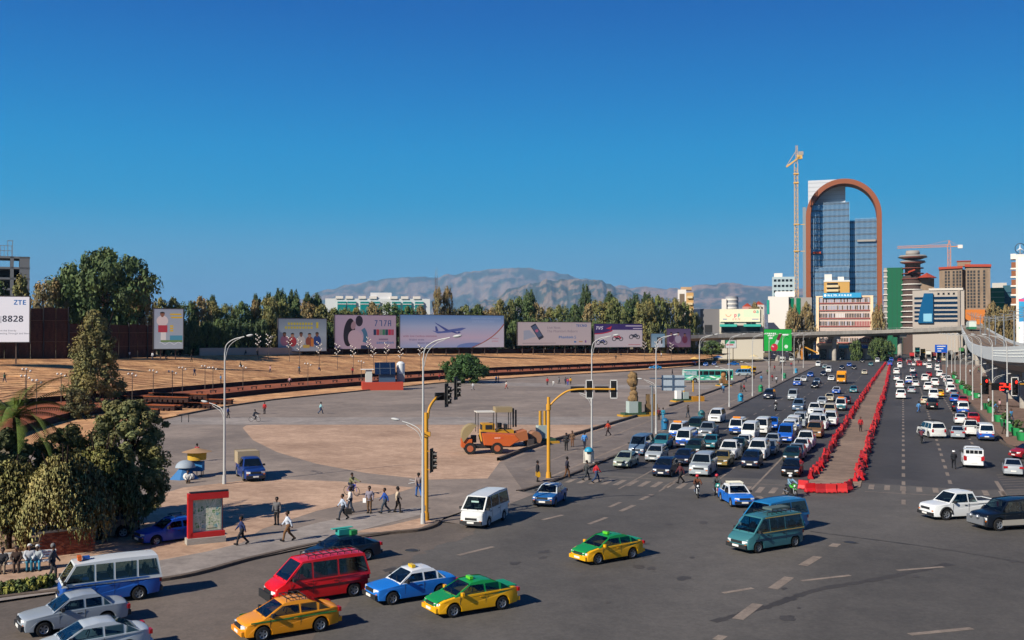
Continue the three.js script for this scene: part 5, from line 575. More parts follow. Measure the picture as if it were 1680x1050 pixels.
// ---------- planters, bins, sculptures ----------
{
  const green = std(0x1f8a4c, 0.55), emblem = std(0xbfe0c8, 0.6), soil = std(0x3a2a20, 1), box = (() => { const s = new THREE.CylinderGeometry(0.78, 0.62, 0.95, 4, 1); s.rotateY(PI / 4); s.translate(0, 0.5, 0); return s; })(), plant = leaves(333, 14, 40, 0.14, PROF.round, 1.2, 0.4), lm = leafMat(0x3a5226);
  [[1583, 647], [1600, 654.3], [1589, 650], [1618, 673], [1624, 679], [1637, 694], [1648, 702], [1657, 709.5], [1667, 717], [1676, 725], [1576, 640], [1569, 630], [1563, 622]].forEach(([X, Y], i) => { const p = G(X + 3, Y), o = thing('planter', 'green square planter with a white round emblem beside the viaduct pavement kerb', 'planter', V(p.x, 0.13, p.z), 0.2, 'green planters along the viaduct pavement'); obj('box', box, green, o); const e = new THREE.CircleGeometry(0.26, 16); e.translate(0, 0.5, 0.53); e.rotateX(-0.0); obj('emblem', e, emblem, o); obj('soil', bx(0.9, 0.04, 0.9, 0, 0.97, 0), soil, o); if (i % 2 === 0) { const c = obj('shrub', plant, lm, o); c.scale.set(0.75, 0.9, 0.75); c.position.y = 0.95; } });
  const bin = (X, Y, hex, top, label, group) => { const p = G(X, Y), o = thing('litter_bin', label, 'bin', V(p.x, 0.12, p.z), 0, group), m = std(hex, 0.5); obj('body', [cyl(0.34, 0.4, 0.95, 0, 0.12, 0, 14)], m, o); obj('lid', (() => { const g = new THREE.SphereGeometry(0.42, 14, 7, 0, 2 * PI, 0, PI / 2); g.translate(0, 1.1, 0); return g; })(), std(top, 0.5), o); obj('mouth', bx(0.4, 0.14, 0.3, 0, 1.0, 0.3), M.dark, o); obj('stand', [bx(0.08, 1.2, 0.08, -0.45, 0.6, 0), bx(0.08, 1.2, 0.08, 0.45, 0.6, 0), bx(1, 0.05, 0.3, 0, 0.05, 0)], m, o); };
  bin(966, 762, 0xc8c4b8, 0x1a86a8, 'pale litter bin with a blue lid at the foot of a lamp post'); bin(1091, 707, 0x1d6a94, 0x155a80, 'dark blue litter bin beside the white and blue minibuses'); bin(1215, 660, 0x1a8ab0, 0x1a7a9c, 'bright blue litter bin standing alone on the pavement'); bin(1248, 644, 0x1e8a58, 0x187a4c, 'green litter bin at the kerb of the left pavement'); bin(1287, 622, 0x1e7a58, 0x187a4c, 'green litter bin beside a lamp far along the left pavement'); bin(1306, 613, 0x2a8ab0, 0x2a7a9c, 'pale blue litter bin far along the left pavement'); bin(1151, 692, 0x2a6a70, 0x205a60, 'small grey blue litter bin by the side street gap');
  const cream = new THREE.MeshStandardMaterial({ map: T.concrete, color: 0xc8a878, roughness: 0.9 }), base = std(0xb08424, 0.8), dgreen = std(0x2c4a34, 0.8), grey = std(0x9aa8a4, 0.8);
  const plinth = (o, w) => { obj('platform', bx(w, 0.25, 2.2, 0, 0.12, 0), base, o); obj('platform_trim', bx(w * 0.8, 0.3, 1.6, 0, 0.38, 0), dgreen, o); };
  { const p = G(1039, 684), o = thing('sculpture', 'tall stone sculpture of stacked rounded shapes on a yellow platform', 'sculpture', V(p.x, PL, p.z), 0.3); plinth(o, 4.2); obj('pedestal', bx(1.4, 1.7, 1.2, -0.2, 1.35, 0), grey, o); obj('side_panel', bx(0.5, 1.6, 1.3, 0.8, 1.3, 0), dgreen, o); const l = []; for (const [x, y, s, q] of [[0, 2.6, 0.8, 1], [0.1, 3.4, 0.62, 0.9], [0, 4.2, 0.5, 1.1], [-0.1, 5.1, 0.85, 1], [-0.05, 5.9, 0.75, 0.9]]) { const g = new THREE.IcosahedronGeometry(s, 2), P = g.attributes.position, r = rngOf(y * 100); for (let i = 0; i < P.count; i++) { const f = 1 + 0.12 * Math.sin(P.getX(i) * 7 + P.getY(i) * 5); P.setXYZ(i, P.getX(i) * f, P.getY(i) * f * q, P.getZ(i) * f * 0.8); } g.computeVertexNormals(); g.translate(x, y, 0); l.push(g); } obj('figure', l, cream, o); for (const x of [2.6, 3.7]) { const k = obj('short_pillar', [bx(0.7, 1.3, 0.7, x, 1.0, -0.6), bx(0.45, 1.5, 0.45, x, 2.4, -0.6)], cream, o); obj('pillar_base', bx(1.1, 0.5, 1.1, x, 0.3, -0.6), base, k); } }
  { const p = G(889, 728), o = thing('sculpture', 'low grey pedestal with two yellow columns beside the construction machines', 'sculpture', V(p.x, PL, p.z), 0.3); plinth(o, 3.4); obj('pedestal', bx(1.1, 1.5, 1, 0, 1.2, 0), grey, o); for (const x of [-0.2, 0.35]) obj('column', cyl(0.17, 0.15, 1.6, x, 1.95, 0, 10), base, o); }
  { const p = G(1119, 660), o = thing('sculpture', 'pale pedestal with slim columns on a yellow platform near the bus', 'sculpture', V(p.x, PL, p.z), 0.3); plinth(o, 3.6); obj('pedestal', bx(0.9, 1.6, 0.9, -0.8, 1.2, 0), M.white, o); obj('pedestal', bx(1, 1.2, 0.9, 0.6, 1.1, 0), grey, o); for (const x of [0.6, 2.4]) obj('column', cyl(0.15, 0.12, 2, x, 1.7, -0.4, 10), base, o); obj('platform', bx(2.4, 0.9, 1.4, 3.0, 0.45, -0.3), std(0xb07a1c, 0.8), o); }
  { const p = G(1187, 634), o = thing('sculpture', 'brown and cream carved figure at the kerb in front of the bus', 'sculpture', V(p.x, PL, p.z), 0.3); plinth(o, 3); obj('figure', [bx(0.9, 1.6, 0.8, 0, 1.3, 0), ball(0.6, 0, 2.5, 0, 12), bx(0.5, 0.8, 0.5, 0.6, 0.9, 0.3)], std(0x8a6238, 0.9), o); obj('side_figure', bx(0.5, 1.2, 0.6, -0.8, 1.1, 0.1), cream, o); }
  { // big road sign seen from behind
    const p = G(1070, 712), o = thing('road_sign', 'large blank grey road sign back on a tall grey post', 'road sign', V(p.x, 0.1, p.z)), k = K(-p.z), X = (q) => (q - 1070) * k, Y = (q) => CAMH + (HOR - q) * k; obj('post', cyl(0.14, 0.12, 5.9, 0, 0, 0, 12), M.steel, o); for (let i = 0; i < 5; i++) obj('sheet_panel', bx(7.4 * k, 25 * k, 0.06, X(1089.5) + i * 7.5 * k, Y(629.5), -0.1), std(0xa8b4bc, 0.5, { metalness: 0.3 }), o); obj('cross_bar', [bx(60 * k, 0.14, 0.1, X(1096), Y(622), 0), bx(60 * k, 0.14, 0.1, X(1096), Y(635), 0), bx(0.16, 27 * k, 0.1, X(1104), Y(629.5), 0.02)], std(0x44566a, 0.5), o); }
  { const p = RD(9, 232), o = thing('road_sign', 'bright blue direction sign board hanging over the far carriageway', 'road sign', V(p.x, 0, p.z)), d = -p.z, k = K(d); const at = AT(1544, 572, d); obj('board', bx(20 * k, 13 * k, 0.12, at.x - p.x, at.y, 0), std(0x0c52b4, 0.5), o); obj('lettering', [0, 1, 2].map((i) => bx((14 - i * 4) * k, 0.2, 0.02, at.x - p.x - i * 0.2, at.y + 0.5 - i * 0.5, 0.075)), M.white, o); obj('post', cyl(0.14, 0.12, at.y + 0.6, at.x - p.x + 9 * k, 0, -0.15, 10), M.steel, o); }
  { // red framed map board
    const p = G(337, 893), o = thing('map_board', 'red framed street map board on a stone plinth', 'map board', V(p.x, PL, p.z), 0.5), red = std(0xb01c1a, 0.5); const t = canvasTex(256, 384, (c, w, h) => { c.fillStyle = '#a9b39a'; c.fillRect(0, 0, w, h); const r = rngOf(3); for (let i = 0; i < 60; i++) { c.fillStyle = ['#5f8a58', '#8fa890', '#c0bca0', '#6f9a9a', '#3f6a48'][i % 5]; c.beginPath(); c.ellipse(r() * w, r() * h * 0.9, 6 + r() * 22, 5 + r() * 16, r() * 3, 0, 7); c.fill(); } c.strokeStyle = '#d8d4c0'; c.lineWidth = 3; for (let i = 0; i < 14; i++) { c.beginPath(); c.moveTo(r() * w, 0); c.lineTo(r() * w, h); c.stroke(); c.beginPath(); c.moveTo(0, r() * h); c.lineTo(w, r() * h); c.stroke(); } c.fillStyle = '#5a6456'; c.fillRect(130, 350, 90, 12); });
    obj('plinth', bx(2.2, 0.35, 0.7, 0, 0.17, 0), M.concrete, o); obj('frame', [bx(0.26, 2.4, 0.4, -0.88, 1.5, 0), bx(1.95, 0.3, 0.4, 0.1, 0.5, 0), bx(2.3, 0.36, 0.42, 0.14, 2.72, 0)], red, o); obj('back_panel', bx(1.75, 2.0, 0.14, 0.12, 1.6, -0.1), std(0x9a1816, 0.6), o); const g = new THREE.PlaneGeometry(1.56, 1.84); g.translate(0.08, 1.6, 0.02); obj('map_face', g, new THREE.MeshStandardMaterial({ map: t, roughness: 0.25 }), o); obj('glazing_frame', [bx(0.05, 1.9, 0.06, -0.72, 1.6, 0.02), bx(0.07, 1.9, 0.06, 0.9, 1.6, 0.02), bx(1.6, 0.05, 0.06, 0.08, 0.68, 0.02)], M.steel, o); obj('lamp_tray', bx(2.2, 0.06, 0.3, 0.2, 2.96, 0), M.dark, o); }
}
// ---------- brick wall, bench, kerb shrubs, stalls ----------
{
  const p = G(64, 918), q = G(143, 908), L = p.distanceTo(q) + 0.4, o = thing('brick_wall', 'low red brick wall under the weeping tree', 'wall', V(p.x, PL, p.z), Math.atan2(-(q.z - p.z), q.x - p.x)); obj('mortar_core', bx(L, 1.3, 0.2, L / 2, 0.65, 0), std(0x6a584c, 1), o); const bg = new THREE.BoxGeometry(0.23, 0.07, 0.24), bm = [std(0x8a4630, 0.95), std(0x7a3a28, 0.95), std(0x96523a, 0.95), std(0x6e3626, 0.95)], r = rngOf(12); for (let j = 0; j < 15; j++) for (let i = 0; i * 0.25 < L - 0.2; i++) { const m = new THREE.Mesh(bg, bm[(r() * 4) | 0]); m.name = 'brick'; m.position.set(0.13 + i * 0.25 + (j % 2) * 0.12, 0.05 + j * 0.085, (r() - 0.5) * 0.012 + 0.01); o.add(m); } obj('coping', bx(L + 0.1, 0.08, 0.34, L / 2, 1.35, 0), M.concrete, o);
  const gp = G(38, 905), go = thing('gate_pillar', 'weathered cream gate pillar behind the seated people', 'pillar', V(gp.x, PL, gp.z)); obj('shaft', bx(0.6, 2.3, 0.5, 0, 1.15, 0), new THREE.MeshStandardMaterial({ map: T.concrete, color: 0xc09a74, roughness: 1 }), go); obj('cap', bx(0.75, 0.15, 0.65, 0, 2.37, 0), M.concrete, go);
  const bp = G(32, 940), bo = thing('bench', 'white slatted bench carrying the seated people', 'bench', V(bp.x, PL, bp.z), 0.42); for (let i = 0; i < 4; i++) obj('seat_slat', bx(3.4, 0.04, 0.1, 0, 0.44, -0.18 + i * 0.12), M.white, bo); for (let i = 0; i < 3; i++) obj('back_slat', bx(3.4, 0.1, 0.04, 0, 0.6 + i * 0.14, -0.26), M.white, bo); for (const x of [-1.5, 0, 1.5]) obj('leg', bx(0.06, 0.44, 0.4, x, 0.22, 0), M.steel, bo);
  const sp = leaves(355, 16, 40, 0.2, PROF.round, 1.0, 0.45); [[4, 978], [16, 976], [29, 974], [42, 972], [54, 970], [66, 968], [78, 965]].forEach(([X, Y], i) => { const c = G(X, Y), b = thing('kerb_shrub', 'small yellow green shrub in the planting strip by the kerb', 'shrub', V(c.x, PL, c.z), i, 'shrubs in the kerb planting strip'); const m = obj('foliage', sp, leafMat(i % 2 ? 0x7a7a2c : 0x4c5a28), b); m.scale.set(0.38, 0.5, 0.38); obj('stem', cyl(0.03, 0.02, 0.25, 0, 0, 0, 5), bark, b); });
  { const c = G(323, 783), b = thing('sunshade_stand', 'brown round sunshade over a yellow and blue stall', 'stall', V(c.x, PL, c.z)); obj('pole', cyl(0.04, 0.04, 2.3, 0, 0, 0, 8), M.steel, b); const u = new THREE.ConeGeometry(1.25, 0.35, 14); u.translate(0, 2.25, 0); obj('canopy', u, std(0x9a7a58, 0.9), b); obj('valance', cyl(0.78, 0.82, 0.75, 0, 1.4, 0, 12, true), std(0xb8922a, 0.85), b); obj('counter', bx(1.1, 0.8, 0.7, 0, 0.85, 0), std(0x1f6aa0, 0.8), b); obj('leg', [bx(0.06, 0.45, 0.06, -0.45, 0.22, 0.25), bx(0.06, 0.45, 0.06, 0.45, 0.22, 0.25), bx(0.06, 0.45, 0.06, -0.45, 0.22, -0.25), bx(0.06, 0.45, 0.06, 0.45, 0.22, -0.25)], M.dark, b); }
  { const c = G(302, 787), b = thing('tarp_tent', 'small tent of blue and grey tarpaulin beside the sunshade stall', 'tent', V(c.x, PL, c.z)); const s = new THREE.ConeGeometry(1.3, 1.7, 7, 3); const P = s.attributes.position, r = rngOf(8); for (let i = 0; i < P.count; i++) P.setX(i, P.getX(i) * (0.85 + 0.3 * Math.sin(i * 3.1) ** 2)); s.computeVertexNormals(); s.translate(0, 0.85, 0); b.scale.setScalar(0.85); obj('tarpaulin', s, std(0x2c6496, 0.8), b); const t = new THREE.SphereGeometry(0.95, 10, 6, 0, 2 * PI, 0, 1.4); t.scale(1.1, 0.9, 1); t.translate(0.1, 0.95, -0.1); obj('upper_sheet', t, std(0x8a96a0, 0.7), b); obj('bundle', [ball(0.3, 1.0, 0.3, 0.8, 8), ball(0.35, 0.6, 0.35, 1.1, 8)], std(0xc8c4bc, 0.9), b); }
  { // solar topped kiosk on the plaza
    const c = G(627, 640), b = thing('solar_kiosk', 'kiosk with tilted solar panels and a white water tank on a red base', 'kiosk', V(c.x, PL, c.z), 0.2), k = K(-c.z); obj('base', bx(66 * k, 1.7, 4.5, 0, 0.85, 0), std(0xa83a24, 0.7), b); obj('booth', bx(26 * k, 2.6, 3, 8, 0, 0).translate(-7, 3.0, 0), std(0x38506a, 0.5), b); obj('cabin', bx(10 * k, 2.6, 2.6, -22 * k, 3.0, 0), std(0xb0b4b0, 0.7), b); for (const x of [-0.6, 1.6]) { const s = obj('solar_panel', bx(2.2, 2.9, 0.12, x, 4.6, 1.3, 0, 0, -0.5), std(0x10203a, 0.25), b); obj('panel_frame', [bx(2.24, 0.06, 0.14, x, 4.6, 1.34, 0, 0, -0.5), bx(0.06, 2.92, 0.14, x, 4.6, 1.34, 0, 0, -0.5)], M.steel, s); } obj('water_tank', [cyl(0.85, 0.9, 2.2, 4.0, 3.4, -0.4, 16), cyl(0.9, 0.4, 0.4, 4.0, 5.6, -0.4, 16)], std(0xd0d4d4, 0.5), b); obj('tank_stand', bx(1.6, 1.8, 1.6, 4.0, 2.5, -0.4), M.grey, b); obj('canopy', bx(2.8, 0.12, 2, -3.2, 4.4, 0.6), M.white, b); }
  { const c = G(298, 694), b = thing('goal_frame', 'thin dark pipe frame standing at the plaza edge', 'frame', V(c.x, PL, c.z)); obj('post', bar(V(0, 0, 0), V(0, 1.05, 0), 0.05), M.dark, b); obj('post', bar(V(0.95, 0, 0), V(0.95, 1.05, 0), 0.05), M.dark, b); obj('crossbar', bar(V(0, 1.05, 0), V(0.95, 1.05, 0), 0.05), M.dark, b); }
  [[1140, 593, 0xc8a05a, 'yellow'], [1178, 590, 0x2a5a9a, 'blue'], [1237, 588, 0xc8b890, 'cream']].forEach(([X, Y, hex, n]) => { const c = G(X, Y + 6), b = thing('market_umbrella', n + ' market umbrella at the far end of the plaza', 'umbrella', V(c.x, PL, c.z)); obj('pole', cyl(0.04, 0.04, 2.6, 0, 0, 0, 6), M.steel, b); const u = new THREE.ConeGeometry(2.0, 0.9, 10); u.translate(0, 2.7, 0); obj('canopy', u, std(hex, 0.85), b); obj('table', bx(1.4, 0.8, 0.9, 0, 0.4, 0), std(0x5a4030, 0.9), b); });
}
// ---------- vehicles ----------
const glassCar = new THREE.MeshPhysicalMaterial({ color: 0x0d1418, roughness: 0.06, clearcoat: 0.6, clearcoatRoughness: 0.03 }), tyreM = std(0x141414, 0.9), rimM = std(0xa4a8ac, 0.35, { metalness: 0.7 }), steelRim = std(0x8a8c8c, 0.5, { metalness: 0.4 }), trimM = std(0x1d1e20, 0.7), lampM = std(0xd6dadc, 0.15), tailM = std(0x9c1218, 0.25), plateM = std(0xd8d6d0, 0.6), indM = std(0xc86a1c, 0.3), seatM = std(0x2a2a2c, 0.9);
const glassClear = new THREE.MeshPhysicalMaterial({ color: 0x8fa4a6, roughness: 0.02, transmission: 1, thickness: 0, ior: 1.5 }), clothSeat = std(0x8a8478, 0.95);
const paintCache = {};
const paint = (hex) => paintCache[hex] ??= new THREE.MeshPhysicalMaterial({ color: hex, roughness: 0.42, clearcoat: 0.4, clearcoatRoughness: 0.08, specularIntensity: 0.6 });
// up: upper outline of the lower body from nose to tail; cab: windscreen foot, windscreen top, roof end, rear window foot
const CAR = {
  sedan: { L: 4.25, W: 1.66, H: 1.38, wb: 2.43, wr: 0.29, fa: 1.3, up: [[2.1, 0.62], [2.02, 0.74], [0.85, 0.88], [-1.3, 0.9], [-2.0, 0.87], [-2.1, 0.78]], cab: [[0.95, 0.86], [0.22, 1.36], [-0.82, 1.38], [-1.42, 0.88]], split: [-0.28], q: [-0.98] },
  saloon: { L: 4.5, W: 1.72, H: 1.47, wb: 2.6, wr: 0.315, fa: 1.36, up: [[2.22, 0.6], [2.1, 0.74], [1.75, 0.84], [1.1, 0.95], [-1.4, 1.0], [-1.9, 1.02], [-2.2, 0.96]], cab: [[1.3, 0.92], [0.35, 1.44], [-0.75, 1.47], [-1.78, 1.0]], split: [-0.32], q: [-1.12] },
  hatch: { L: 3.75, W: 1.66, H: 1.5, wb: 2.4, wr: 0.29, fa: 1.18, up: [[1.84, 0.6], [1.74, 0.76], [1.4, 0.88], [0.95, 0.97], [-1.6, 1.02], [-1.84, 0.92]], cab: [[1.12, 0.95], [0.35, 1.46], [-1.2, 1.5], [-1.74, 1.0]], split: [-0.3], q: [-1.1] },
  suv: { L: 4.7, W: 1.86, H: 1.86, wb: 2.78, wr: 0.38, fa: 1.42, up: [[2.3, 0.72], [2.26, 1.0], [1.2, 1.12], [-2.1, 1.14], [-2.32, 1.02]], cab: [[1.25, 1.1], [0.6, 1.8], [-1.95, 1.86], [-2.28, 1.12]], split: [-0.25, -1.2], q: [] },
  pickup: { L: 5.1, W: 1.8, H: 1.78, wb: 3.0, wr: 0.38, fa: 1.55, up: [[2.5, 0.72], [2.44, 0.96], [1.25, 1.08], [-0.98, 1.1], [-2.5, 1.08], [-2.52, 0.98]], cab: [[1.3, 1.06], [0.62, 1.72], [-0.62, 1.78], [-0.92, 1.08]], split: [-0.15], q: [] },
  van: { L: 4.75, W: 1.76, H: 1.96, wb: 2.98, wr: 0.32, fa: 1.45, up: [[2.34, 0.6], [2.28, 0.82], [1.85, 1.02], [1.5, 1.1], [-2.2, 1.12], [-2.36, 1.0]], cab: [[1.78, 1.06], [0.95, 1.9], [-2.1, 1.96], [-2.34, 1.1]], split: [0.5, -0.75], q: [] },
  minibus: { L: 4.4, W: 1.69, H: 1.96, wb: 2.35, wr: 0.31, fa: 1.2, up: [[2.18, 0.55], [2.19, 0.85], [2.1, 1.06], [-2.1, 1.1], [-2.19, 1.0]], cab: [[2.1, 1.04], [1.55, 1.9], [-2.0, 1.96], [-2.16, 1.08]], split: [0.72, -0.1, -1.1], q: [] },
  vannew: { L: 4.7, W: 1.7, H: 2.0, wb: 2.57, wr: 0.32, fa: 1.25, up: [[2.32, 0.6], [2.3, 0.9], [2.05, 1.12], [-2.2, 1.16], [-2.34, 1.0]], cab: [[2.08, 1.1], [1.25, 1.93], [-2.15, 2.0], [-2.31, 1.14]], split: [0.75, -0.6], q: [] },
};
const carGeo = {};
const soften = (p, n = 2, f = 0.16) => { for (let i = 0; i < n; i++) { const q = [p[0]]; for (let k = 1; k + 1 < p.length; k++) for (const o of [p[k - 1], p[k + 1]]) q.push([p[k][0] + (o[0] - p[k][0]) * f, p[k][1] + (o[1] - p[k][1]) * f]); q.push(p[p.length - 1]); p = q; } return p; };
function warp(g, f, tilt) { const P = g.attributes.position; for (let i = 0; i < P.count; i++) { const [x, y, z] = f(P.getX(i), P.getY(i), P.getZ(i)); P.setXYZ(i, x, y, z); } g.deleteAttribute('normal'); let q = mergeVertices(g.deleteAttribute('uv'), 1e-4); q = toCreasedNormals(q, 0.7);
  const Q = q.attributes.position, N = q.attributes.normal, a = V(), b = V(), c = V(); // flanks: one smooth sweep over the long flank triangles
  for (let i = 0; i < Q.count; i += 3) { a.fromBufferAttribute(Q, i); b.fromBufferAttribute(Q, i + 1).sub(a); c.fromBufferAttribute(Q, i + 2).sub(a); b.cross(c).normalize(); if (Math.abs(b.z) > 0.86) for (let k = 0; k < 3; k++) { const x = Q.getX(i + k), y = Q.getY(i + k), n = V(Math.sign(x) * 0.5 * Math.max(0, Math.abs(x) - 1.5), tilt(y), Math.sign(b.z)).normalize(); N.setXYZ(i + k, n.x, n.y, n.z); } }
  return q; }
function geoOf(type) {
  if (carGeo[type]) return carGeo[type];
  const c = CAR[type], S = 0.22, ar = c.wr + 0.07, ra = c.fa - c.wb, pts = soften([[c.L / 2 - 0.08, S + 0.02], [c.L / 2, 0.36], ...c.up, [-c.L / 2, 0.42], [-c.L / 2 + 0.08, S + 0.04]]);
  for (const cx of [ra, c.fa]) { const d = Math.asin(Math.max(-0.9, (S - c.wr) / ar)); for (let k = 0; k <= 12; k++) { const a = PI - d + (2 * d - PI) * k / 12; pts.push([cx + ar * Math.cos(a), c.wr + ar * Math.sin(a)]); } }
  const bev = 0.07, sh = new THREE.Shape(pts.map(([a, b]) => new THREE.Vector2(a, b))), hl = c.L / 2;
  const eg = new THREE.ExtrudeGeometry(sh, { depth: c.W - 2 * bev, bevelEnabled: true, bevelSize: bev, bevelThickness: bev, bevelOffset: -bev, bevelSegments: 2, steps: 6 }); eg.translate(0, 0, -(c.W - 2 * bev) / 2);
  const belt = c.cab[0][1], plan = (x) => 1 - 0.13 * Math.max(0, (Math.abs(x) / hl - 0.62) / 0.38) ** 2;
  const body = warp(eg, (x, y, z) => { const nose = Math.max(0, (Math.abs(x) / hl - 0.8) / 0.2), zz = z / (c.W / 2); return [x - Math.sign(x) * nose * 0.09 * zz * zz, y + (y > belt * 0.8 ? 0.025 * (1 - zz * zz) : 0), z * plan(x) * (y > 0.55 ? 1 - 0.07 * (y - 0.55) : 1)]; }, (y) => 0.3 * (y - 0.55));
  const hw = (y) => (c.W / 2) * (0.945 - (type === 'minibus' || type === 'vannew' || type === 'van' ? 0.14 : 0.235) * Math.max(0, (y - belt)) / (c.H - belt));
  const cs = new THREE.Shape(soften([[c.cab[0][0] + 0.06, belt - 0.14], c.cab[0], c.cab[1], [(c.cab[1][0] + c.cab[2][0]) / 2, c.H + 0.03], c.cab[2], c.cab[3], [c.cab[3][0] - 0.04, belt - 0.14]], 2, 0.1).map(([a, b]) => new THREE.Vector2(a, b)));
  const cg = new THREE.ExtrudeGeometry(cs, { depth: 2 - 0.16, bevelEnabled: true, bevelSize: 0.07, bevelThickness: 0.08, bevelOffset: -0.07, bevelSegments: 2, steps: 4 }); cg.translate(0, 0, -0.92);
  const cabin = warp(cg, (x, y, z) => [x, y - (y > c.H - 0.1 ? 0.03 * z * z : 0), z * hw(y)], () => 0.3);
  const at = (a, b, y) => a[0] + (b[0] - a[0]) * (y - a[1]) / (b[1] - a[1]); const y0 = belt + 0.06, y1 = c.H - 0.13;
  const fA = (y) => at(c.cab[0], c.cab[1], y) - 0.1, rA = (y) => at(c.cab[3], c.cab[2], y) + 0.1, sides = [], cuts = [...c.split, ...c.q];
  const poly = (a) => { const out = []; for (const s of [-1, 1]) { const g = new THREE.ShapeGeometry(new THREE.Shape(a.map(([x, y]) => new THREE.Vector2(x, y)))), P = g.attributes.position; for (let i = 0; i < P.count; i++) P.setZ(i, s * (hw(P.getY(i)) + 0.012)); if (s < 0) g.index.array.reverse(); g.computeVertexNormals(); out.push(g); } return out; };
  const xs = [null, ...cuts, undefined]; for (let i = 0; i + 1 < xs.length; i++) { const f = (y) => (xs[i] === null ? fA(y) : xs[i] - 0.045), r = (y) => (xs[i + 1] === undefined ? rA(y) : xs[i + 1] + 0.045); if (f(y1) - r(y1) > 0.06) sides.push(poly([[f(y0), y0], [f(y1), y1], [r(y1), y1], [r(y0), y0]])); else sides.push(poly([[f(y0), y0], [(f(y1 - 0.15) + r(y1 - 0.15)) / 2, y1 - 0.06], [r(y0), y0]])); }
  const pane = (A, B, s, lo, hi) => { const d = V(B[0] - A[0], B[1] - A[1], 0), n = V(d.y, -d.x, 0).normalize().multiplyScalar(s * 0.014), p = (f, z) => { const y = A[1] + d.y * f; return [A[0] + d.x * f + n.x, y + n.y, z * (hw(y) - 0.1)]; }, g = new THREE.BufferGeometry(), q = [p(lo, -1), p(lo, 1), p(hi, 1), p(hi, -1)]; g.setAttribute('position', new THREE.Float32BufferAttribute([0, 1, 2, 0, 2, 3].flatMap((i) => q[i]), 3)); g.computeVertexNormals(); return g; };
  const holes = [], xsH = xs; for (let i = 0; i + 1 < xsH.length; i++) { const f = (y) => (xsH[i] === null ? fA(y) : xsH[i] - 0.045), r = (y) => (xsH[i + 1] === undefined ? rA(y) : xsH[i + 1] + 0.045); if (f(y1) - r(y1) > 0.06) holes.push([[f(y0), y0], [f(y1), y1], [r(y1), y1], [r(y0), y0]]); }
  { // shell of the glasshouse: side frames with window openings, roof skin and pillars
    const [A0, A1, A2, A3] = c.cab, mixP = (a, b, f) => [a[0] + (b[0] - a[0]) * f, a[1] + (b[1] - a[1]) * f], roof = soften([A1, [A1[0] - 0.2, A1[1] + 0.012], [(A1[0] + A2[0]) / 2, c.H + 0.03], [A2[0] + 0.2, c.H + 0.012], A2], 1, 0.2), line = [A0, mixP(A0, A1, 0.1), mixP(A0, A1, 0.92), ...roof, mixP(A3, A2, 0.9), mixP(A3, A2, 0.15), A3], parts = [];
    for (const s of [-1, 1]) { const sh = new THREE.Shape([[A0[0] + 0.05, belt - 0.1], ...line, [A3[0] - 0.03, belt - 0.1]].map(([a, b]) => new THREE.Vector2(a, b))); for (const h of holes) sh.holes.push(new THREE.Path(h.map(([a, b]) => new THREE.Vector2(a, b)))); const g = new THREE.ShapeGeometry(sh), P = g.attributes.position; for (let i = 0; i < P.count; i++) P.setZ(i, s * hw(P.getY(i))); if (s < 0) g.index.array.reverse(); g.computeVertexNormals(); g.deleteAttribute('uv'); parts.push(g.toNonIndexed()); }
    const pos = [], quad = (p, q, u0, u1) => { const n = Math.max(1, Math.round((u1 - u0) * 4)); for (let k = 0; k < n; k++) { const a = u0 + (u1 - u0) * k / n, b = u0 + (u1 - u0) * (k + 1) / n, pt = (e, u) => [e[0], e[1] - (e[1] > c.H - 0.1 ? 0.03 * u * u : 0), hw(e[1]) * u]; for (const v of [pt(p, a), pt(p, b), pt(q, b), pt(p, a), pt(q, b), pt(q, a)]) pos.push(...v); } };
    for (let i = 0; i + 1 < line.length; i++) { const open = i === 1 || i === line.length - 3, e = 0.12; if (open) { quad(line[i], line[i + 1], -1, -1 + e); quad(line[i], line[i + 1], 1 - e, 1); } else quad(line[i], line[i + 1], -1, 1); }
    const g = new THREE.BufferGeometry(); g.setAttribute('position', new THREE.Float32BufferAttribute(pos, 3)); g.computeVertexNormals(); parts.push(toCreasedNormals(mergeVertices((g.deleteAttribute('normal'), g), 1e-4), 0.6)); c.shell = mergeGeometries(parts.map((q) => (q.index ? q.toNonIndexed() : q)), false);
  }
  const tall = type === 'minibus' || type === 'vannew' || type === 'suv' || type === 'van';
  const out = { body, cabin, sides, windshield: pane(c.cab[0], c.cab[1], 1, 0.1, 0.92), rear: pane(c.cab[3], c.cab[2], -1, 0.15, tall ? 0.82 : 0.92), hw, c, belt };
  const wl = (n) => { const t = new THREE.LatheGeometry([[c.wr * 0.6, -0.1], [c.wr * 0.95, -0.1], [c.wr, -0.07], [c.wr, 0.07], [c.wr * 0.95, 0.1], [c.wr * 0.6, 0.1]].map(([a, b]) => new THREE.Vector2(a, b)), n); t.rotateX(PI / 2); return t; };
  const disc = (n) => { const t = new THREE.LatheGeometry([[0.001, 0.03], [c.wr * 0.12, 0.035], [c.wr * 0.2, 0.02], [c.wr * 0.52, 0.05], [c.wr * 0.6, 0.085], [c.wr * 0.64, 0.085]].map(([a, b]) => new THREE.Vector2(a, b)), n); t.rotateX(PI / 2); return t; };
  out.tyre = wl(22); out.tyreLow = wl(12); out.rim = merge([disc(22), ...[0, 1, 2, 3, 4].map((i) => { const g = bx(c.wr * 0.46, c.wr * 0.14, 0.03, c.wr * 0.36, 0, 0.065); g.rotateZ(i * 1.2566); return g; })]); out.hole = merge([0, 1, 2, 3, 4].map((i) => { const g = new THREE.CircleGeometry(c.wr * 0.13, 8); g.translate(c.wr * 0.4, 0, 0.052); g.rotateZ(i * 1.2566 + 0.63); return g; })); out.rimLow = disc(10);
  return carGeo[type] = out;
}
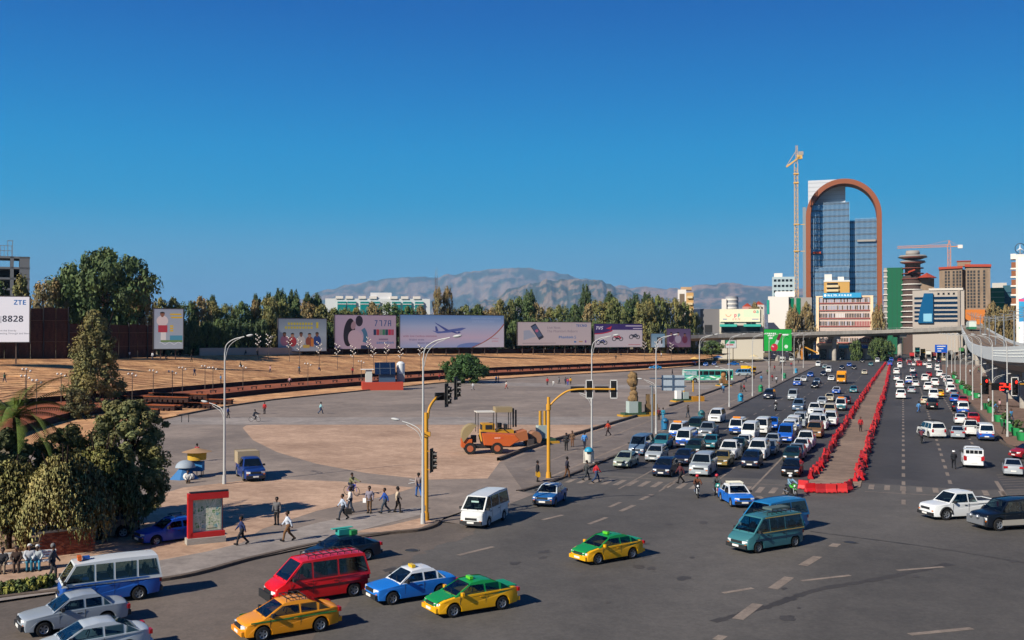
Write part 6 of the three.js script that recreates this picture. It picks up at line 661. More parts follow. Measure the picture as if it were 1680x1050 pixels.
function car(type, body, p, hx, hz, label, o = {}) {
  const g = geoOf(type), { c } = g, n = Math.hypot(hx, hz); hx /= n; hz /= n;
  const sc = o.sc ?? (type === 'saloon' ? 0.93 : 1), turn = Math.atan2(-hz, hx), pos = p.clone(); const off = o.anchor === 'front' ? [-c.L / 2, 0] : o.anchor === 'rear' ? [c.L / 2, 0] : o.anchor === 'FW' ? [-c.fa, -(o.side ?? -1) * (c.W / 2 - 0.02)] : o.anchor === 'RW' ? [-(c.fa - c.wb), -(o.side ?? -1) * (c.W / 2 - 0.02)] : [0, 0];
  off[0] *= sc; off[1] *= sc; pos.x += hx * off[0] - hz * off[1]; pos.z += hz * off[0] + hx * off[1]; pos.y = o.y ?? 0.004;
  const t = thing({ sedan: 'sedan_car', saloon: 'sedan_car', hatch: 'hatchback_car', suv: 'off_road_car', pickup: 'pickup_truck', van: 'van', minibus: 'minibus', vannew: 'van' }[type], label, { sedan: 'car', saloon: 'car', hatch: 'car', suv: 'car', pickup: 'pickup', van: 'van', minibus: 'minibus', vannew: 'van' }[type], pos, turn, o.group);
  t.scale.setScalar(sc); const near = -pos.z < 120, bm = paint(body), rm = paint(o.roof ?? body), hl = c.L / 2;
  const open = -pos.z < 84, gl = open ? glassClear : glassCar; obj('body', g.body, bm, t); const cb = obj('cabin', open ? c.shell : g.cabin, rm, t);
  if (open) { const [A0, , , A3] = c.cab, W2 = c.W * 0.82; obj('interior_floor', bx(A0[0] - A3[0] - 0.34, 0.03, W2, (A0[0] + A3[0]) / 2, g.belt + 0.035, 0), seatM, t); const rows = c.L > 4.3 && c.H > 1.9 ? [c.split[0] + 0.12, c.split[0] - 0.75, c.split[0] - 1.55, c.split[0] - 2.3] : [c.split[0] + 0.12, Math.max(A3[0] + 0.55, c.split[0] - 0.62)]; const room = Math.min(1, (c.H - g.belt - 0.1) / 0.5); rows.forEach((x, ri) => { if (x < A3[0] + 0.3) return; const low = c.H < 1.6 && ri > 0 ? 0.55 : 1; for (const z of [-0.36, 0.36]) obj('seat', [bx(0.13, 0.3 * room * low, 0.46, x, g.belt + 0.02 + 0.15 * room * low, z, 0, 0.1), ...(low < 1 ? [] : [bx(0.09, 0.1, 0.26, x - 0.03, g.belt + 0.05 + 0.32 * room, z)])], o.seats ? clothSeat : seatM, t); }); obj('dashboard', bx(0.3, 0.08, W2 * 0.95, A0[0] - 0.4, g.belt + 0.07, 0), trimM, t); const sw = new THREE.TorusGeometry(0.17, 0.018, 6, 18); sw.rotateY(PI / 2); sw.rotateZ(0.4); sw.translate(c.split[0] + 0.55, g.belt + 0.14, -0.36); obj('steering_wheel', sw, trimM, t); }
  obj('windshield', g.windshield, gl, cb); obj('rear_window', g.rear, gl, cb); for (const s of g.sides) for (const w of s) obj('side_window', w, gl, cb);
  obj('underbody', bx(c.L * 0.9, 0.3, c.W - 0.5, 0, 0.35, 0), trimM, t);
  for (const [x, s] of [[c.fa, -1], [c.fa, 1], [c.fa - c.wb, -1], [c.fa - c.wb, 1]]) { const w = new THREE.Group(); w.name = 'wheel'; w.position.set(x, c.wr, s * (c.W / 2 - 0.12)); if (s < 0) w.rotation.y = PI; t.add(w); obj('tyre', near ? g.tyre : g.tyreLow, tyreM, w); obj('rim', near ? g.rim : g.rimLow, o.steel ? steelRim : rimM, w); if (near) obj('rim_hole', g.hole, M.black, w); }
  const lowLamp = c.up[0][1] + (['minibus'].includes(type) ? 0.12 : 0.03), zt = c.W / 2 * 0.87; // lamps and trim
  for (const s of [-1, 1]) { obj('headlight', bx(0.16, 0.15, 0.32, hl - 0.16, lowLamp, s * (zt - 0.2), s * -0.25), lampM, t); obj('taillight', bx(0.12, ['suv', 'van', 'vannew', 'minibus', 'pickup'].includes(type) ? 0.36 : 0.18, type === 'saloon' || type === 'sedan' ? 0.34 : 0.18, -hl + 0.09, (c.up[c.up.length - 1][1]) - 0.08, s * (zt - 0.1)), tailM, t); }
  obj('front_bumper', bx(0.18, 0.2, c.W * 0.86, hl - 0.07, 0.4, 0), o.bumper ? trimM : bm, t); obj('rear_bumper', bx(0.16, 0.2, c.W * 0.86, -hl + 0.06, 0.42, 0), o.bumper ? trimM : bm, t); obj('grille', bx(0.1, 0.14, c.W * 0.46, hl - 0.06, lowLamp, 0), trimM, t);
  obj('licence_plate', bx(0.03, 0.11, 0.46, hl + 0.03, 0.42, 0), plateM, t); obj('licence_plate', bx(0.03, 0.12, 0.46, -hl - 0.03, 0.55, 0), plateM, t);
  for (const s of [-1, 1]) { const mx = c.cab[0][0] - (type === 'minibus' ? 0.1 : 0.35), my = g.belt + 0.12; obj('wing_mirror', bx(0.12, 0.15, 0.2, mx, my, s * (g.hw(my) + 0.14)), o.mirror ? paint(o.mirror) : trimM, t); }
  if (near) { const mk = []; for (const s of [-1, 1]) for (const x of [c.cab[0][0] - 0.25, ...c.split]) mk.push(bx(0.014, g.belt - 0.42, 0.012, x, (g.belt + 0.42) / 2, s * (c.W / 2 * (1 - 0.07 * 0.1) - 0.001))); obj('door_seam', mk, trimM, t); for (const s of [-1, 1]) for (const x of c.split) obj('door_handle', bx(0.18, 0.035, 0.03, x + 0.22, g.belt - 0.12, s * (c.W / 2 - 0.012)), o.bumper ? trimM : bm, t); for (const s of [-1, 1]) obj('indicator', bx(0.06, 0.08, 0.14, hl - 0.1, lowLamp - 0.14, s * (zt - 0.12)), indM, t); obj('wiper', [bar(V(c.cab[0][0] - 0.02, g.belt + 0.06, -0.4), V(c.cab[0][0] - 0.24, g.belt + 0.22, 0.05), 0.012), bar(V(c.cab[0][0] - 0.02, g.belt + 0.06, 0.3), V(c.cab[0][0] - 0.24, g.belt + 0.22, 0.65), 0.012)], trimM, t); }
  if (type === 'pickup') { obj('cargo_bed', bx(1.36, 0.02, c.W - 0.32, -1.72, 1.125, 0), trimM, t); obj('bed_rail', [bx(1.5, 0.08, 0.1, -1.74, 1.13, c.W / 2 - 0.16), bx(1.5, 0.08, 0.1, -1.74, 1.13, -c.W / 2 + 0.16), bx(0.08, 0.08, c.W - 0.3, -2.46, 1.13, 0)], bm, t); }
  if (o.hood) { const a = [...c.up.slice(0, -1).filter(([x]) => x > c.cab[0][0] + 0.1), [c.cab[0][0] + 0.02, c.cab[0][1] + 0.005]]; const l = []; for (let i = 0; i + 1 < a.length; i++) { const [p0, p1] = [a[i], a[i + 1]], L = Math.hypot(p1[0] - p0[0], p1[1] - p0[1]); l.push(bx(L + 0.05, 0.03, c.W * (0.7 + 0.05 * i), (p0[0] + p1[0]) / 2 + 0.0, (p0[1] + p1[1]) / 2 + 0.022, 0, 0, Math.atan2(p1[1] - p0[1], p1[0] - p0[0]) + PI)); } obj('bonnet', l, paint(o.hood), t); }
  if (o.boot) obj('boot_lid', bx(0.5, 0.03, c.W * 0.74, -hl + 0.36, c.up[c.up.length - 2][1] + 0.03, 0), paint(o.boot), t);
  if (o.stripe) for (const s of [-1, 1]) obj('side_stripe', bx(c.L * 0.86, 0.06, 0.012, -0.05, g.belt - 0.09, s * (c.W / 2 - 0.012)), paint(o.stripe), t);
  if (o.band) for (const s of [-1, 1]) obj('side_band', bx(c.L * 0.8, 0.12, 0.014, -0.2, 0.72, s * (c.W / 2 - 0.006)), paint(o.band), t);
  if (o.trim) for (const s of [-1, 1]) obj('window_trim', [bx(c.L * 0.72, 0.04, 0.02, -0.55, g.belt + 0.02, s * (g.hw(g.belt) + 0.015)), bx(c.L * 0.62, 0.04, 0.02, -0.7, c.H - 0.1, s * (g.hw(c.H - 0.1) + 0.012))], paint(o.trim), t);
  if (o.rack) { const l = []; const a = o.rackX ?? [c.cab[1][0] - 0.15, c.cab[2][0] + 0.1], n2 = o.rackN ?? 4; for (const s of [-1, 1]) l.push(bar(V(a[0], c.H + 0.14, s * 0.5), V(a[1], c.H + 0.14, s * 0.5), 0.022, 0.022, 5)); for (let i = 0; i < n2; i++) { const x = a[0] + (a[1] - a[0]) * i / (n2 - 1); l.push(bar(V(x, c.H + 0.14, -0.55), V(x, c.H + 0.14, 0.55), 0.02, 0.02, 5), bar(V(x, c.H - 0.03, 0.5), V(x, c.H + 0.14, 0.5), 0.018, 0.018, 5), bar(V(x, c.H - 0.03, -0.5), V(x, c.H + 0.14, -0.5), 0.018, 0.018, 5)); } obj('roof_rack', l, o.rackM ?? trimM, t); }
  if (o.sign) obj('taxi_sign', [bx(0.18, 0.13, 0.42, c.cab[1][0] - 0.25, c.H + 0.09, 0), bx(0.1, 0.05, 0.3, c.cab[1][0] - 0.25, c.H + 0.02, 0)], paint(o.sign), t);
  if (o.extra) o.extra(t, c, g);
  return t;
}
const TOW = [-UX, -UZ], AWAY = [UX, UZ];
const hd = (deg) => [-Math.cos(deg * PI / 180), Math.sin(deg * PI / 180)]; // leftwards, turned deg towards the camera
// foreground traffic
car('sedan', 0x8b949c, G(72, 1045), ...hd(36), 'old silver saloon car beside the blue and white minibus', { anchor: 'FW', bumper: 1 });
car('saloon', 0xa4acb2, G(150, 1078), ...hd(34), 'pale silver car half hidden in front of the old silver saloon', {});
car('minibus', 0x1c4f9c, G(228, 985), ...hd(30), 'blue and white minibus with an orange box on its roof', { anchor: 'RW', roof: 0xc4c8c8, bumper: 1, steel: 1, extra: (t, c) => { obj('roof_box', bx(0.16, 0.2, 0.4, 1.3, c.H + 0.1, 0), paint(0xd0601c), t); obj('roof_box', bx(0.3, 0.12, 0.3, 1.0, c.H + 0.07, 0.1), paint(0x1c4f9c), t); } });
car('van', 0xc81018, G(581.6, 979.3), ...hd(33), 'bright red van with a black roof rack', { anchor: 'RW', rack: 1, rackN: 8, rackX: [0.6, -1.9], band: 0x4a0c12, extra: (t, c) => obj('bull_bar', bx(0.08, 0.34, 1.5, c.L / 2 + 0.08, 0.45, 0), trimM, t) });
car('saloon', 0x0a1c30, G(603.5, 920), ...hd(36), 'dark blue car carrying green boxes on its roof', { anchor: 'RW', extra: (t, c) => { obj('roof_load', bx(0.7, 0.32, 0.5, -0.1, c.H + 0.2, 0.1), std(0x1f8a80, 0.7), t); obj('roof_load', bx(0.4, 0.26, 0.4, -0.6, c.H + 0.16, -0.2), std(0x1a7a40, 0.7), t); obj('load_board', bx(1.3, 0.04, 0.3, -0.1, c.H + 0.4, 0.2), std(0x38a090, 0.7), t); } });
car('saloon', 0xd98a10, G(526.3, 1037.2), ...hd(32), 'yellow taxi with a thin green side stripe and roof rack', { anchor: 'RW', stripe: 0x2a7a3a, rack: 1 });
car('sedan', 0x1a6cc0, G(645, 993), ...hd(32), 'bright blue taxi with a white roof and yellow roof sign', { anchor: 'FW', roof: 0xc8ccd0, bumper: 1, sign: 0xd0a820 });
const GREENTAXI = { hood: 0x14803a, roof: 0x14803a, boot: 0x14803a, mirror: 0xd99a10, sign: 0x58b828 };
car('saloon', 0xdba010, G(745.3, 1014), ...hd(31), 'green roofed yellow taxi beside the bright blue taxi', { anchor: 'FW', ...GREENTAXI });
car('saloon', 0xdba010, G(982.4, 926.9), ...hd(35), 'green roofed yellow taxi driving alone across the open crossing', { anchor: 'FW', ...GREENTAXI });
car('van', 0x356a70, G(1245.3, 908), ...hd(33), 'teal green van with tan window trim and a loaded roof rack', { anchor: 'FW', rack: 1, rackN: 7, rackX: [0.4, -1.9], trim: 0xb89a4a, band: 0x1c3c50, steel: 1, bumper: 1, extra: (t, c) => obj('roof_load', bx(1.5, 0.12, 0.7, -1.0, c.H + 0.22, 0.1), std(0x4a5a58, 0.8), t) });
car('van', 0x1d6a9c, G(1259, 880), ...hd(33), 'blue high roofed van half hidden behind the teal van', { anchor: 'FW', steel: 1 });
car('vannew', 0xc9cbc8, G(803, 865), -0.36, 0.93, 'white passenger van with a dark lower bumper turning at the kerb', { anchor: 'FW', bumper: 1, extra: (t, c) => { obj('sticker', bx(0.02, 0.1, 0.5, 1.62, 1.62, 0).rotateZ(0), std(0x9ab8b0, 0.6), t); } });
car('sedan', 0x1c5a94, G(912.5, 831), -0.3, 0.95, 'old blue car with a pale roof following the white van', { anchor: 'FW', roof: 0xb0b8bc, bumper: 1, steel: 1 });
car('pickup', 0xcdd0d0, G(1553.2, 853.9), ...hd(14), 'white double cab pickup with black wheel arches crossing the avenue', { anchor: 'FW', bumper: 1, extra: (t, c) => { for (const x of [c.fa, c.fa - c.wb]) for (const s of [-1, 1]) { const a = new THREE.TorusGeometry(c.wr + 0.09, 0.06, 6, 14, PI); a.translate(x, c.wr, s * (c.W / 2 - 0.02)); obj('wheel_arch', a, trimM, t); } } });
car('suv', 0x060d18, G(1640, 871.7), ...hd(14), 'dark blue off road car with silver lower sides', { anchor: 'FW', bumper: 1, extra: (t, c) => { for (const s of [-1, 1]) obj('side_cladding', bx(2.3, 0.34, 0.03, 0.05, 0.5, s * (c.W / 2)), paint(0x9a968c), t); obj('bull_bar', [bx(0.1, 0.5, 1.5, c.L / 2 + 0.08, 0.62, 0), ball(0.14, c.L / 2 + 0.16, 0.85, 0.3, 8), ball(0.14, c.L / 2 + 0.16, 0.85, -0.3, 8)], rimM, t); } });
car('sedan', 0x1766c0, G(1198, 831.6), 0.08, 1, 'blue taxi with white roof rack leaving the crosswalk', { anchor: 'FW', side: 1, roof: 0xc8ccd0, bumper: 1, steel: 1, rack: 1, rackN: 6, rackM: std(0xd8d4c0, 0.6) });
car('sedan', 0x1040a0, G(257, 896), ...hd(42), 'blue parked car behind the red map board', { anchor: 'FW', bumper: 1, rack: 1, rackN: 2 });
car('suv', 0x6a6258, G(202, 884), ...hd(36), 'dusty grey off road car parked in the shade of the trees', { anchor: 'RW', bumper: 1 });
car('pickup', 0x14306c, G(420, 793), 0.42, 0.9, 'blue pickup with a tan canvas cargo cover on the plaza', { anchor: 'front', bumper: 1, steel: 1, y: PL + 0.02, extra: (t, c) => { obj('canvas_cover', bx(1.8, 1.0, 1.76, -1.6, 1.62, 0), std(0x9a8a70, 0.95), t); obj('canvas_bow', [bx(0.06, 1.04, 1.8, -0.75, 1.63, 0), bx(0.06, 1.04, 1.8, -2.45, 1.63, 0)], std(0x7a6c56, 0.95), t); } });
// near side of the crossing, right
car('pickup', 0xcfd2d2, G(1598, 769), ...AWAY, 'white pickup seen from behind beside the white helmeted officer', { anchor: 'rear', extra: (t, c) => { obj('canopy', bx(1.5, 0.6, 1.6, -1.7, 1.4, 0), paint(0xcfd2d2), t); for (let i = 0; i < 4; i++) obj('canopy_window', bx(0.02, 0.3, 0.3, -2.47, 1.5, -0.52 + i * 0.35), glassCar, t); for (const s of [-1, 1]) obj('taillight', bx(0.05, 0.4, 0.16, -2.55, 0.95, s * 0.78), tailM, t); } });
car('saloon', 0x9aa0a4, G(1663, 783), UX + 0.06, UZ, 'silver saloon seen from behind on the hatched road markings', { anchor: 'rear' });
car('hatch', 0x8a1a24, G(1690, 752), -0.9, 0.2, 'dark red hatchback entering from beside the green planters', {});
// queues: [type, colour, name of colour, zoom x, zoom y]
const Z6 = (x, y) => [1000 + x * 0.2095, 620 + y * 0.2095], Z7 = (x, y) => [1180 + x * 0.1905, 560 + y * 0.1905], Z8 = (x, y) => [1400 + x * 0.1905, 540 + y * 0.1905];
const HEX = { white: 0xc8cac8, silver: 0x8f979c, 'pale green': 0x8a9484, teal: 0x2a6a74, navy: 0x0c1a34, blue: 0x1450a8, 'dark green': 0x122c2a, gold: 0x7a6a38, grey: 0x6a747c, black: 0x08090b, brown: 0x7a5c3c, beige: 0xb4aa90, red: 0xa01a20, 'slate blue': 0x4a6078, yellow: 0xc89a18 };
const NOUN = { sedan: 'boxy saloon', saloon: 'rounded saloon', hatch: 'hatchback', suv: 'off road car', pickup: 'pickup', van: 'van', minibus: 'minibus', vannew: 'tall van' };
const used = {};
const finish = [];
function queue(list, conv, heading, anchor, where) {
  for (const [type, col, x, y, o = {}] of list) { const P = G(...conv(x, y)), [t, s] = inRD(P); const lane = where(t, s, P), two = type === 'minibus' && o.roof !== undefined ? ' and white' : ''; const label = col + two + ' ' + NOUN[type] + (o.note ? ' ' + o.note : '') + ' ' + lane; finish.push([car(type, HEX[col], P, ...heading, label, { anchor, ...o }), label]); used[label] = (used[label] ?? 0) + 1; }
}
const W8 = { roof: 0xc4c8c8, steel: 1, bumper: 1 }, OR = (t, c) => obj('roof_box', bx(0.3, 0.2, 0.9, 0.9, c.H + 0.1, 0), paint(0xd07a20), t);
const leftLane = (t, s) => (s > 150 ? (t < -20 ? 'driving near the kerb far up the avenue' : t < -13 ? 'driving in a middle lane far up the avenue' : 'driving near the barriers up the avenue') : s > 108 ? (t < -20 ? 'at the back of the kerb side queue' : t < -14 ? 'in the middle of the waiting queue' : 'waiting in line along the red barriers') : (t < -20.5 ? 'stopped nearest the kerb behind the crosswalk' : t < -16 ? 'stopped second lane from the kerb behind the crosswalk' : t < -12 ? 'stopped in a middle lane behind the crosswalk' : 'stopped beside the red barriers behind the crosswalk'));
queue([['saloon', 'pale green', 85, 712], ['van', 'slate blue', 205, 614, { note: 'with dark bonnet stripe' }], ['hatch', 'silver', 335, 664], ['hatch', 'teal', 385, 566], ['minibus', 'blue', 515, 490, { ...W8, extra: OR, note: 'with orange roof box' }], ['minibus', 'blue', 572, 552, W8], ['suv', 'dark green', 650, 440], ['pickup', 'grey', 745, 476], ['hatch', 'dark green', 645, 612, { rack: 1, note: 'with roof rack' }], ['sedan', 'teal', 770, 562], ['hatch', 'navy', 400, 782], ['saloon', 'navy', 555, 690], ['suv', 'silver', 695, 780], ['sedan', 'gold', 858, 706], ['pickup', 'white', 915, 650], ['sedan', 'dark green', 985, 590], ['saloon', 'white', 1035, 560], ['vannew', 'white', 1082, 492], ['minibus', 'white', 1185, 446], ['hatch', 'blue', 1265, 410], ['minibus', 'blue', 985, 450, { ...W8, extra: OR, note: 'with orange roof box' }], ['suv', 'white', 818, 356], ['hatch', 'navy', 1095, 714], ['suv', 'white', 1145, 650], ['saloon', 'grey', 1235, 610], ['sedan', 'silver', 1262, 552], ['van', 'blue', 1370, 512], ['pickup', 'white', 1525, 560, { rack: 1, note: 'with roof rack' }], ['sedan', 'white', 1490, 596], ['sedan', 'grey', 1452, 645], ['saloon', 'black', 1412, 782], ['saloon', 'dark green', 1418, 668], ['suv', 'brown', 1598, 476], ['van', 'beige', 1398, 470, { roof: 0xc4c8c8 }], ['minibus', 'white', 1432, 430], ['minibus', 'silver', 1485, 392, { rack: 1, note: 'with roof rack' }], ['minibus', 'blue', 1605, 410, W8]], Z6, TOW, 'front', leftLane);
queue([['suv', 'navy', 420, 500], ['van', 'silver', 628, 510], ['suv', 'slate blue', 675, 604], ['pickup', 'white', 812, 640], ['saloon', 'silver', 880, 552], ['sedan', 'beige', 945, 520], ['minibus', 'teal', 1045, 600, { ...W8, extra: OR, note: 'with orange roof box' }], ['sedan', 'black', 1085, 545], ['sedan', 'blue', 1005, 455, { roof: 0xc4c8c8 }], ['saloon', 'teal', 1155, 445], ['sedan', 'white', 962, 342], ['sedan', 'black', 820, 406], ['sedan', 'slate blue', 838, 368], ['pickup', 'blue', 668, 384, { roof: 0xc4c8c8 }], ['sedan', 'white', 722, 348], ['sedan', 'blue', 782, 308], ['sedan', 'navy', 895, 300], ['van', 'white', 940, 268], ['sedan', 'teal', 908, 235, { roof: 0xc4c8c8 }], ['vannew', 'white', 850, 218], ['sedan', 'navy', 1055, 242], ['sedan', 'black', 1160, 242], ['sedan', 'blue', 1118, 218], ['sedan', 'beige', 1250, 286], ['sedan', 'teal', 1305, 212], ['sedan', 'black', 1232, 182], ['vannew', 'white', 1362, 184], ['suv', 'white', 860, 770], ['suv', 'white', 950, 735], ['minibus', 'dark green', 848, 716, { roof: 0xc4c8c8 }], ['suv', 'beige', 945, 655]], Z7, TOW, 'front', leftLane);
const rightLane = (t, s) => (t < 1.2 ? 'heading away beside the barriers' : t < 4.6 ? 'heading away in the second lane' : t < 7.6 ? 'heading away in the third lane' : 'heading away beside the viaduct') + (s > 215 ? ', far up the queue' : s > 165 ? ', midway up the queue' : ', at the queue end');
queue([['suv', 'white', 410, 604], ['saloon', 'silver', 502, 554], ['suv', 'white', 402, 512], ['minibus', 'blue', 480, 474, W8], ['sedan', 'white', 537, 498], ['saloon', 'white', 375, 446], ['suv', 'navy', 520, 424], ['suv', 'white', 372, 390], ['vannew', 'white', 400, 336], ['sedan', 'white', 510, 374], ['sedan', 'white', 518, 318], ['suv', 'white', 645, 532], ['suv', 'white', 704, 492], ['suv', 'white', 618, 450], ['sedan', 'red', 652, 412], ['suv', 'white', 745, 412], ['sedan', 'white', 782, 432], ['suv', 'white', 812, 466], ['suv', 'white', 830, 500], ['suv', 'white', 842, 556], ['saloon', 'grey', 868, 586], ['sedan', 'blue', 878, 634], ['sedan', 'red', 950, 650], ['van', 'white', 692, 606], ['sedan', 'yellow', 745, 584], ['saloon', 'beige', 622, 650], ['suv', 'black', 680, 696], ['saloon', 'black', 900, 712], ['minibus', 'blue', 948, 738, W8], ['saloon', 'white', 928, 824], ['hatch', 'red', 1038, 820], ['pickup', 'white', 1022, 926, { rack: 1, note: 'with red slatted cage' }], ['minibus', 'blue', 1150, 968, W8], ['saloon', 'silver', 902, 950], ['sedan', 'white', 655, 282], ['sedan', 'white', 618, 316], ['suv', 'white', 655, 342], ['sedan', 'white', 725, 328], ['sedan', 'white', 700, 268], ['sedan', 'navy', 735, 290], ['suv', 'beige', 780, 276], ['sedan', 'white', 540, 276], ['suv', 'white', 565, 262], ['sedan', 'silver', 470, 286], ['sedan', 'white', 725, 362]], Z8, AWAY, 'rear', rightLane);
car('suv', 0xc8cac6, G(1541, 720), UX - 0.35, UZ, 'white off road wagon with loaded roof rack slewed across the lanes', { anchor: 'rear', rack: 1, rackN: 6, extra: (t, c) => { for (const s of [-1, 1]) obj('side_panel', bx(1.6, 0.3, 0.02, 0.2, 0.75, s * (c.W / 2)), paint(0x3a4a6a), t); } });
for (const [o, l] of finish) if (used[l] > 1) o.userData.group = 'vehicles: ' + l;
// parked cars at the far end of the plaza
[[1075, 606, 'sedan', 0x2a7ab0, 'light blue car parked alone on the far plaza', -1, 0.1], [1138, 600, 'sedan', 0x1a50a0, 'blue taxi with its bonnet up behind the bus', -0.3, 1], [1158, 601, 'sedan', 0x1a58a4, 'deep blue taxi in the middle of the row behind the bus', -0.3, 1], [1172, 600, 'sedan', 0x123a7a, 'navy taxi at the end of the row behind the bus', -0.3, 1], [1203, 600, 'sedan', 0x1a60a8, 'blue taxi parked apart beyond the bus', -1, 0.2], [1219, 617, 'minibus', 0x9aa4a4, 'blue topped minibus parked against the end of the bus', -1, 0.05], [1298, 592, 'suv', 0xb8bcb8, 'white wagon parked before the market stalls', -0.2, 1], [1370, 586, 'van', 0xbcc0bc, 'long white van parked below the hotel', -1, 0.1], [1335, 590, 'vannew', 0xb8c0c0, 'pale van parked beside the yellow crane truck', -1, 0.1], [1397, 586, 'sedan', 0x1a508c, 'blue car parked under the blue awnings', -0.6, 0.5], [1460, 592, 'minibus', 0x8a8c70, 'olive minibus waiting at the end of the median', -0.2, 1], [1355, 586, 'sedan', 0x2a70a0, 'pale blue car parked next to the long white van', -1, 0.1]].forEach(([X, Y, ty, hex, lb, a, b]) => car(ty, hex, G(X, Y), a, b, lb, { y: X < 1240 ? PL + 0.01 : 0.004, roof: lb.includes('topped') ? 0x2a7ab0 : undefined }));
{ // far traffic beyond the flyover
  const r = rngOf(64), cols = ['white', 'silver', 'blue', 'red', 'teal', 'beige', 'grey']; for (let i = 0; i < 16; i++) { const P = RD(-4.5 + (i % 4) * 3.4, 395 + (i >> 2) * 17 + r() * 6), cn = cols[(r() * 7) | 0], l = 'tiny ' + cn + ' car in the far traffic beneath the flyover'; car(i % 3 ? 'sedan' : 'suv', HEX[cn], P, ...AWAY, l, { group: 'far traffic, ' + cn }); }
}
// ---------- bus, trucks, machines ----------
{
  const wheel = (o, x, z, r, m = rimM) => { const w = new THREE.Group(); w.name = 'wheel'; w.position.set(x, r, z); o.add(w); const t = new THREE.CylinderGeometry(r, r, 0.3, 18); t.rotateX(PI / 2); obj('tyre', t, tyreM, w); const q = new THREE.CylinderGeometry(r * 0.55, r * 0.5, 0.33, 14); q.rotateX(PI / 2); obj('rim', q, m, w); };
  const p = G(1161, 628), b = thing('city_bus', 'long teal and white city bus standing on the plaza', 'bus', V(p.x, PL, p.z), 0.03), L = 12, teal = paint(0x2a8a80);
  const print = canvasTex(512, 64, (c, w, h) => { c.fillStyle = '#6fb0a4'; c.fillRect(0, 0, w, h); const r = rngOf(5); for (let i = 0; i < 46; i++) { c.fillStyle = ['#d8e4dc', '#1f7a5a', '#2c9a7c', '#b8d8cc', '#3fae54'][i % 5]; c.beginPath(); c.ellipse(r() * w, r() * h, 16 + r() * 36, 4 + r() * 9, r() - 0.5, 0, 7); c.fill(); } });
  obj('body', bx(L, 2.5, 2.5, 0, 1.85, 0), teal, b); obj('roof', bx(L - 0.1, 0.18, 2.4, 0, 3.18, 0), paint(0xc4ccc4), b); const pg = new THREE.PlaneGeometry(L - 0.1, 1.0); pg.translate(0, 1.15, 1.262); obj('side_print', pg, new THREE.MeshStandardMaterial({ map: print, roughness: 0.5 }), b); for (let i = 0; i < 8; i++) obj('side_window', bx(1.3, 0.95, 0.03, -5.1 + i * 1.46, 2.35, 1.255), i < 2 ? std(0x8aa0a4, 0.3) : glassCar, b); obj('windshield', bx(0.04, 1.4, 2.2, L / 2 + 0.01, 2.2, 0), glassCar, b); obj('rear_panel', bx(0.05, 2.3, 2.4, -L / 2 - 0.01, 1.8, 0), paint(0xb4d4cc), b); for (const x of [-3.4, 3.6]) for (const z of [-1.12, 1.12]) wheel(b, x, z, 0.48); obj('wheel_arch', [-3.4, 3.6].map((x) => { const g = new THREE.CircleGeometry(0.6, 16, 0, PI); g.translate(x, 0.62, 1.268); return g; }), trimM, b); obj('door', bx(1.0, 2.1, 0.04, 4.9, 1.6, 1.27), glassCar, b);
  const truck = (X, Y, hx, hz, hex, label, W, H, L2, conv = G) => { const q = G(X, Y), o = thing('box_truck', label, 'truck', V(q.x, 0.004, q.z), Math.atan2(-hz, hx)), m = paint(hex); obj('cargo_box', bx(L2 * 0.66, H - 0.75, W, -L2 * 0.16, 0.75 + (H - 0.75) / 2, 0), m, o); obj('cab', bx(L2 * 0.3, H * 0.72, W * 0.94, L2 * 0.35, 0.45 + H * 0.36, 0), m, o); obj('windshield', bx(0.04, H * 0.25, W * 0.84, L2 * 0.5 + 0.01, H * 0.62, 0), glassCar, o); for (const s of [-1, 1]) { obj('side_window', bx(L2 * 0.16, H * 0.2, 0.03, L2 * 0.38, H * 0.62, s * (W * 0.47 + 0.01)), glassCar, o); obj('headlight', bx(0.05, 0.16, 0.3, L2 * 0.5 + 0.02, 0.75, s * W * 0.34), lampM, o); for (const x of [L2 * 0.32, -L2 * 0.3]) wheel(o, x, s * (W / 2 - 0.18), 0.42); } obj('bumper', bx(0.12, 0.25, W * 0.95, L2 * 0.5 + 0.04, 0.5, 0), trimM, o); obj('chassis', bx(L2 * 0.9, 0.2, W * 0.5, 0, 0.6, 0), trimM, o); return o; };
  truck(1381, 629, ...TOW, 0xd08a10, 'yellow box truck driving along the middle of the avenue', 2.1, 3.0, 6.2); truck(1530, 583, ...AWAY, 0xb8a488, 'beige box truck among the far cars under the blue sign', 2.3, 3.4, 7); truck(1510, 582, ...AWAY, 0x16305c, 'dark blue truck ahead of the far queue', 2.3, 2.8, 7); truck(1332, 590, -1, 0.1, 0x1a66a4, 'blue flatbed truck at the far end of the left pavement', 2.2, 2.4, 6); truck(1228, 613, 0.5, 0.9, 0xd0a014, 'small yellow truck parked beyond the bus', 2.0, 2.4, 4.6); truck(1284, 596, -0.3, 1, 0xb4b8b4, 'white truck parked near the green billboard', 2.2, 2.6, 6);
  { const q = G(1326, 592), o = thing('crane_truck', 'orange folding crane arm standing beside the blue flatbed truck', 'crane', V(q.x, 0, q.z)); obj('column', bx(0.7, 6.6, 0.7, -2.8, 3.3, 0), std(0xb87420, 0.6), o); obj('boom', beam(V(-2.6, 6.6, 0), V(4.2, 3.4, 0), 0.55, 0.5), std(0xc88a20, 0.6), o); obj('base', bx(1.8, 0.6, 1.8, -2.8, 0.3, 0), M.dark, o); }
  // skip dumper
  const dp = G(804, 745), d = thing('skip_dumper', 'orange skip dumper with a tan canvas hood beside the kerb', 'dumper', V(dp.x, PL, dp.z), 0.12); d.scale.setScalar(1.05); const or = std(0xb4521a, 0.6), dr = std(0x9a5030, 0.8);
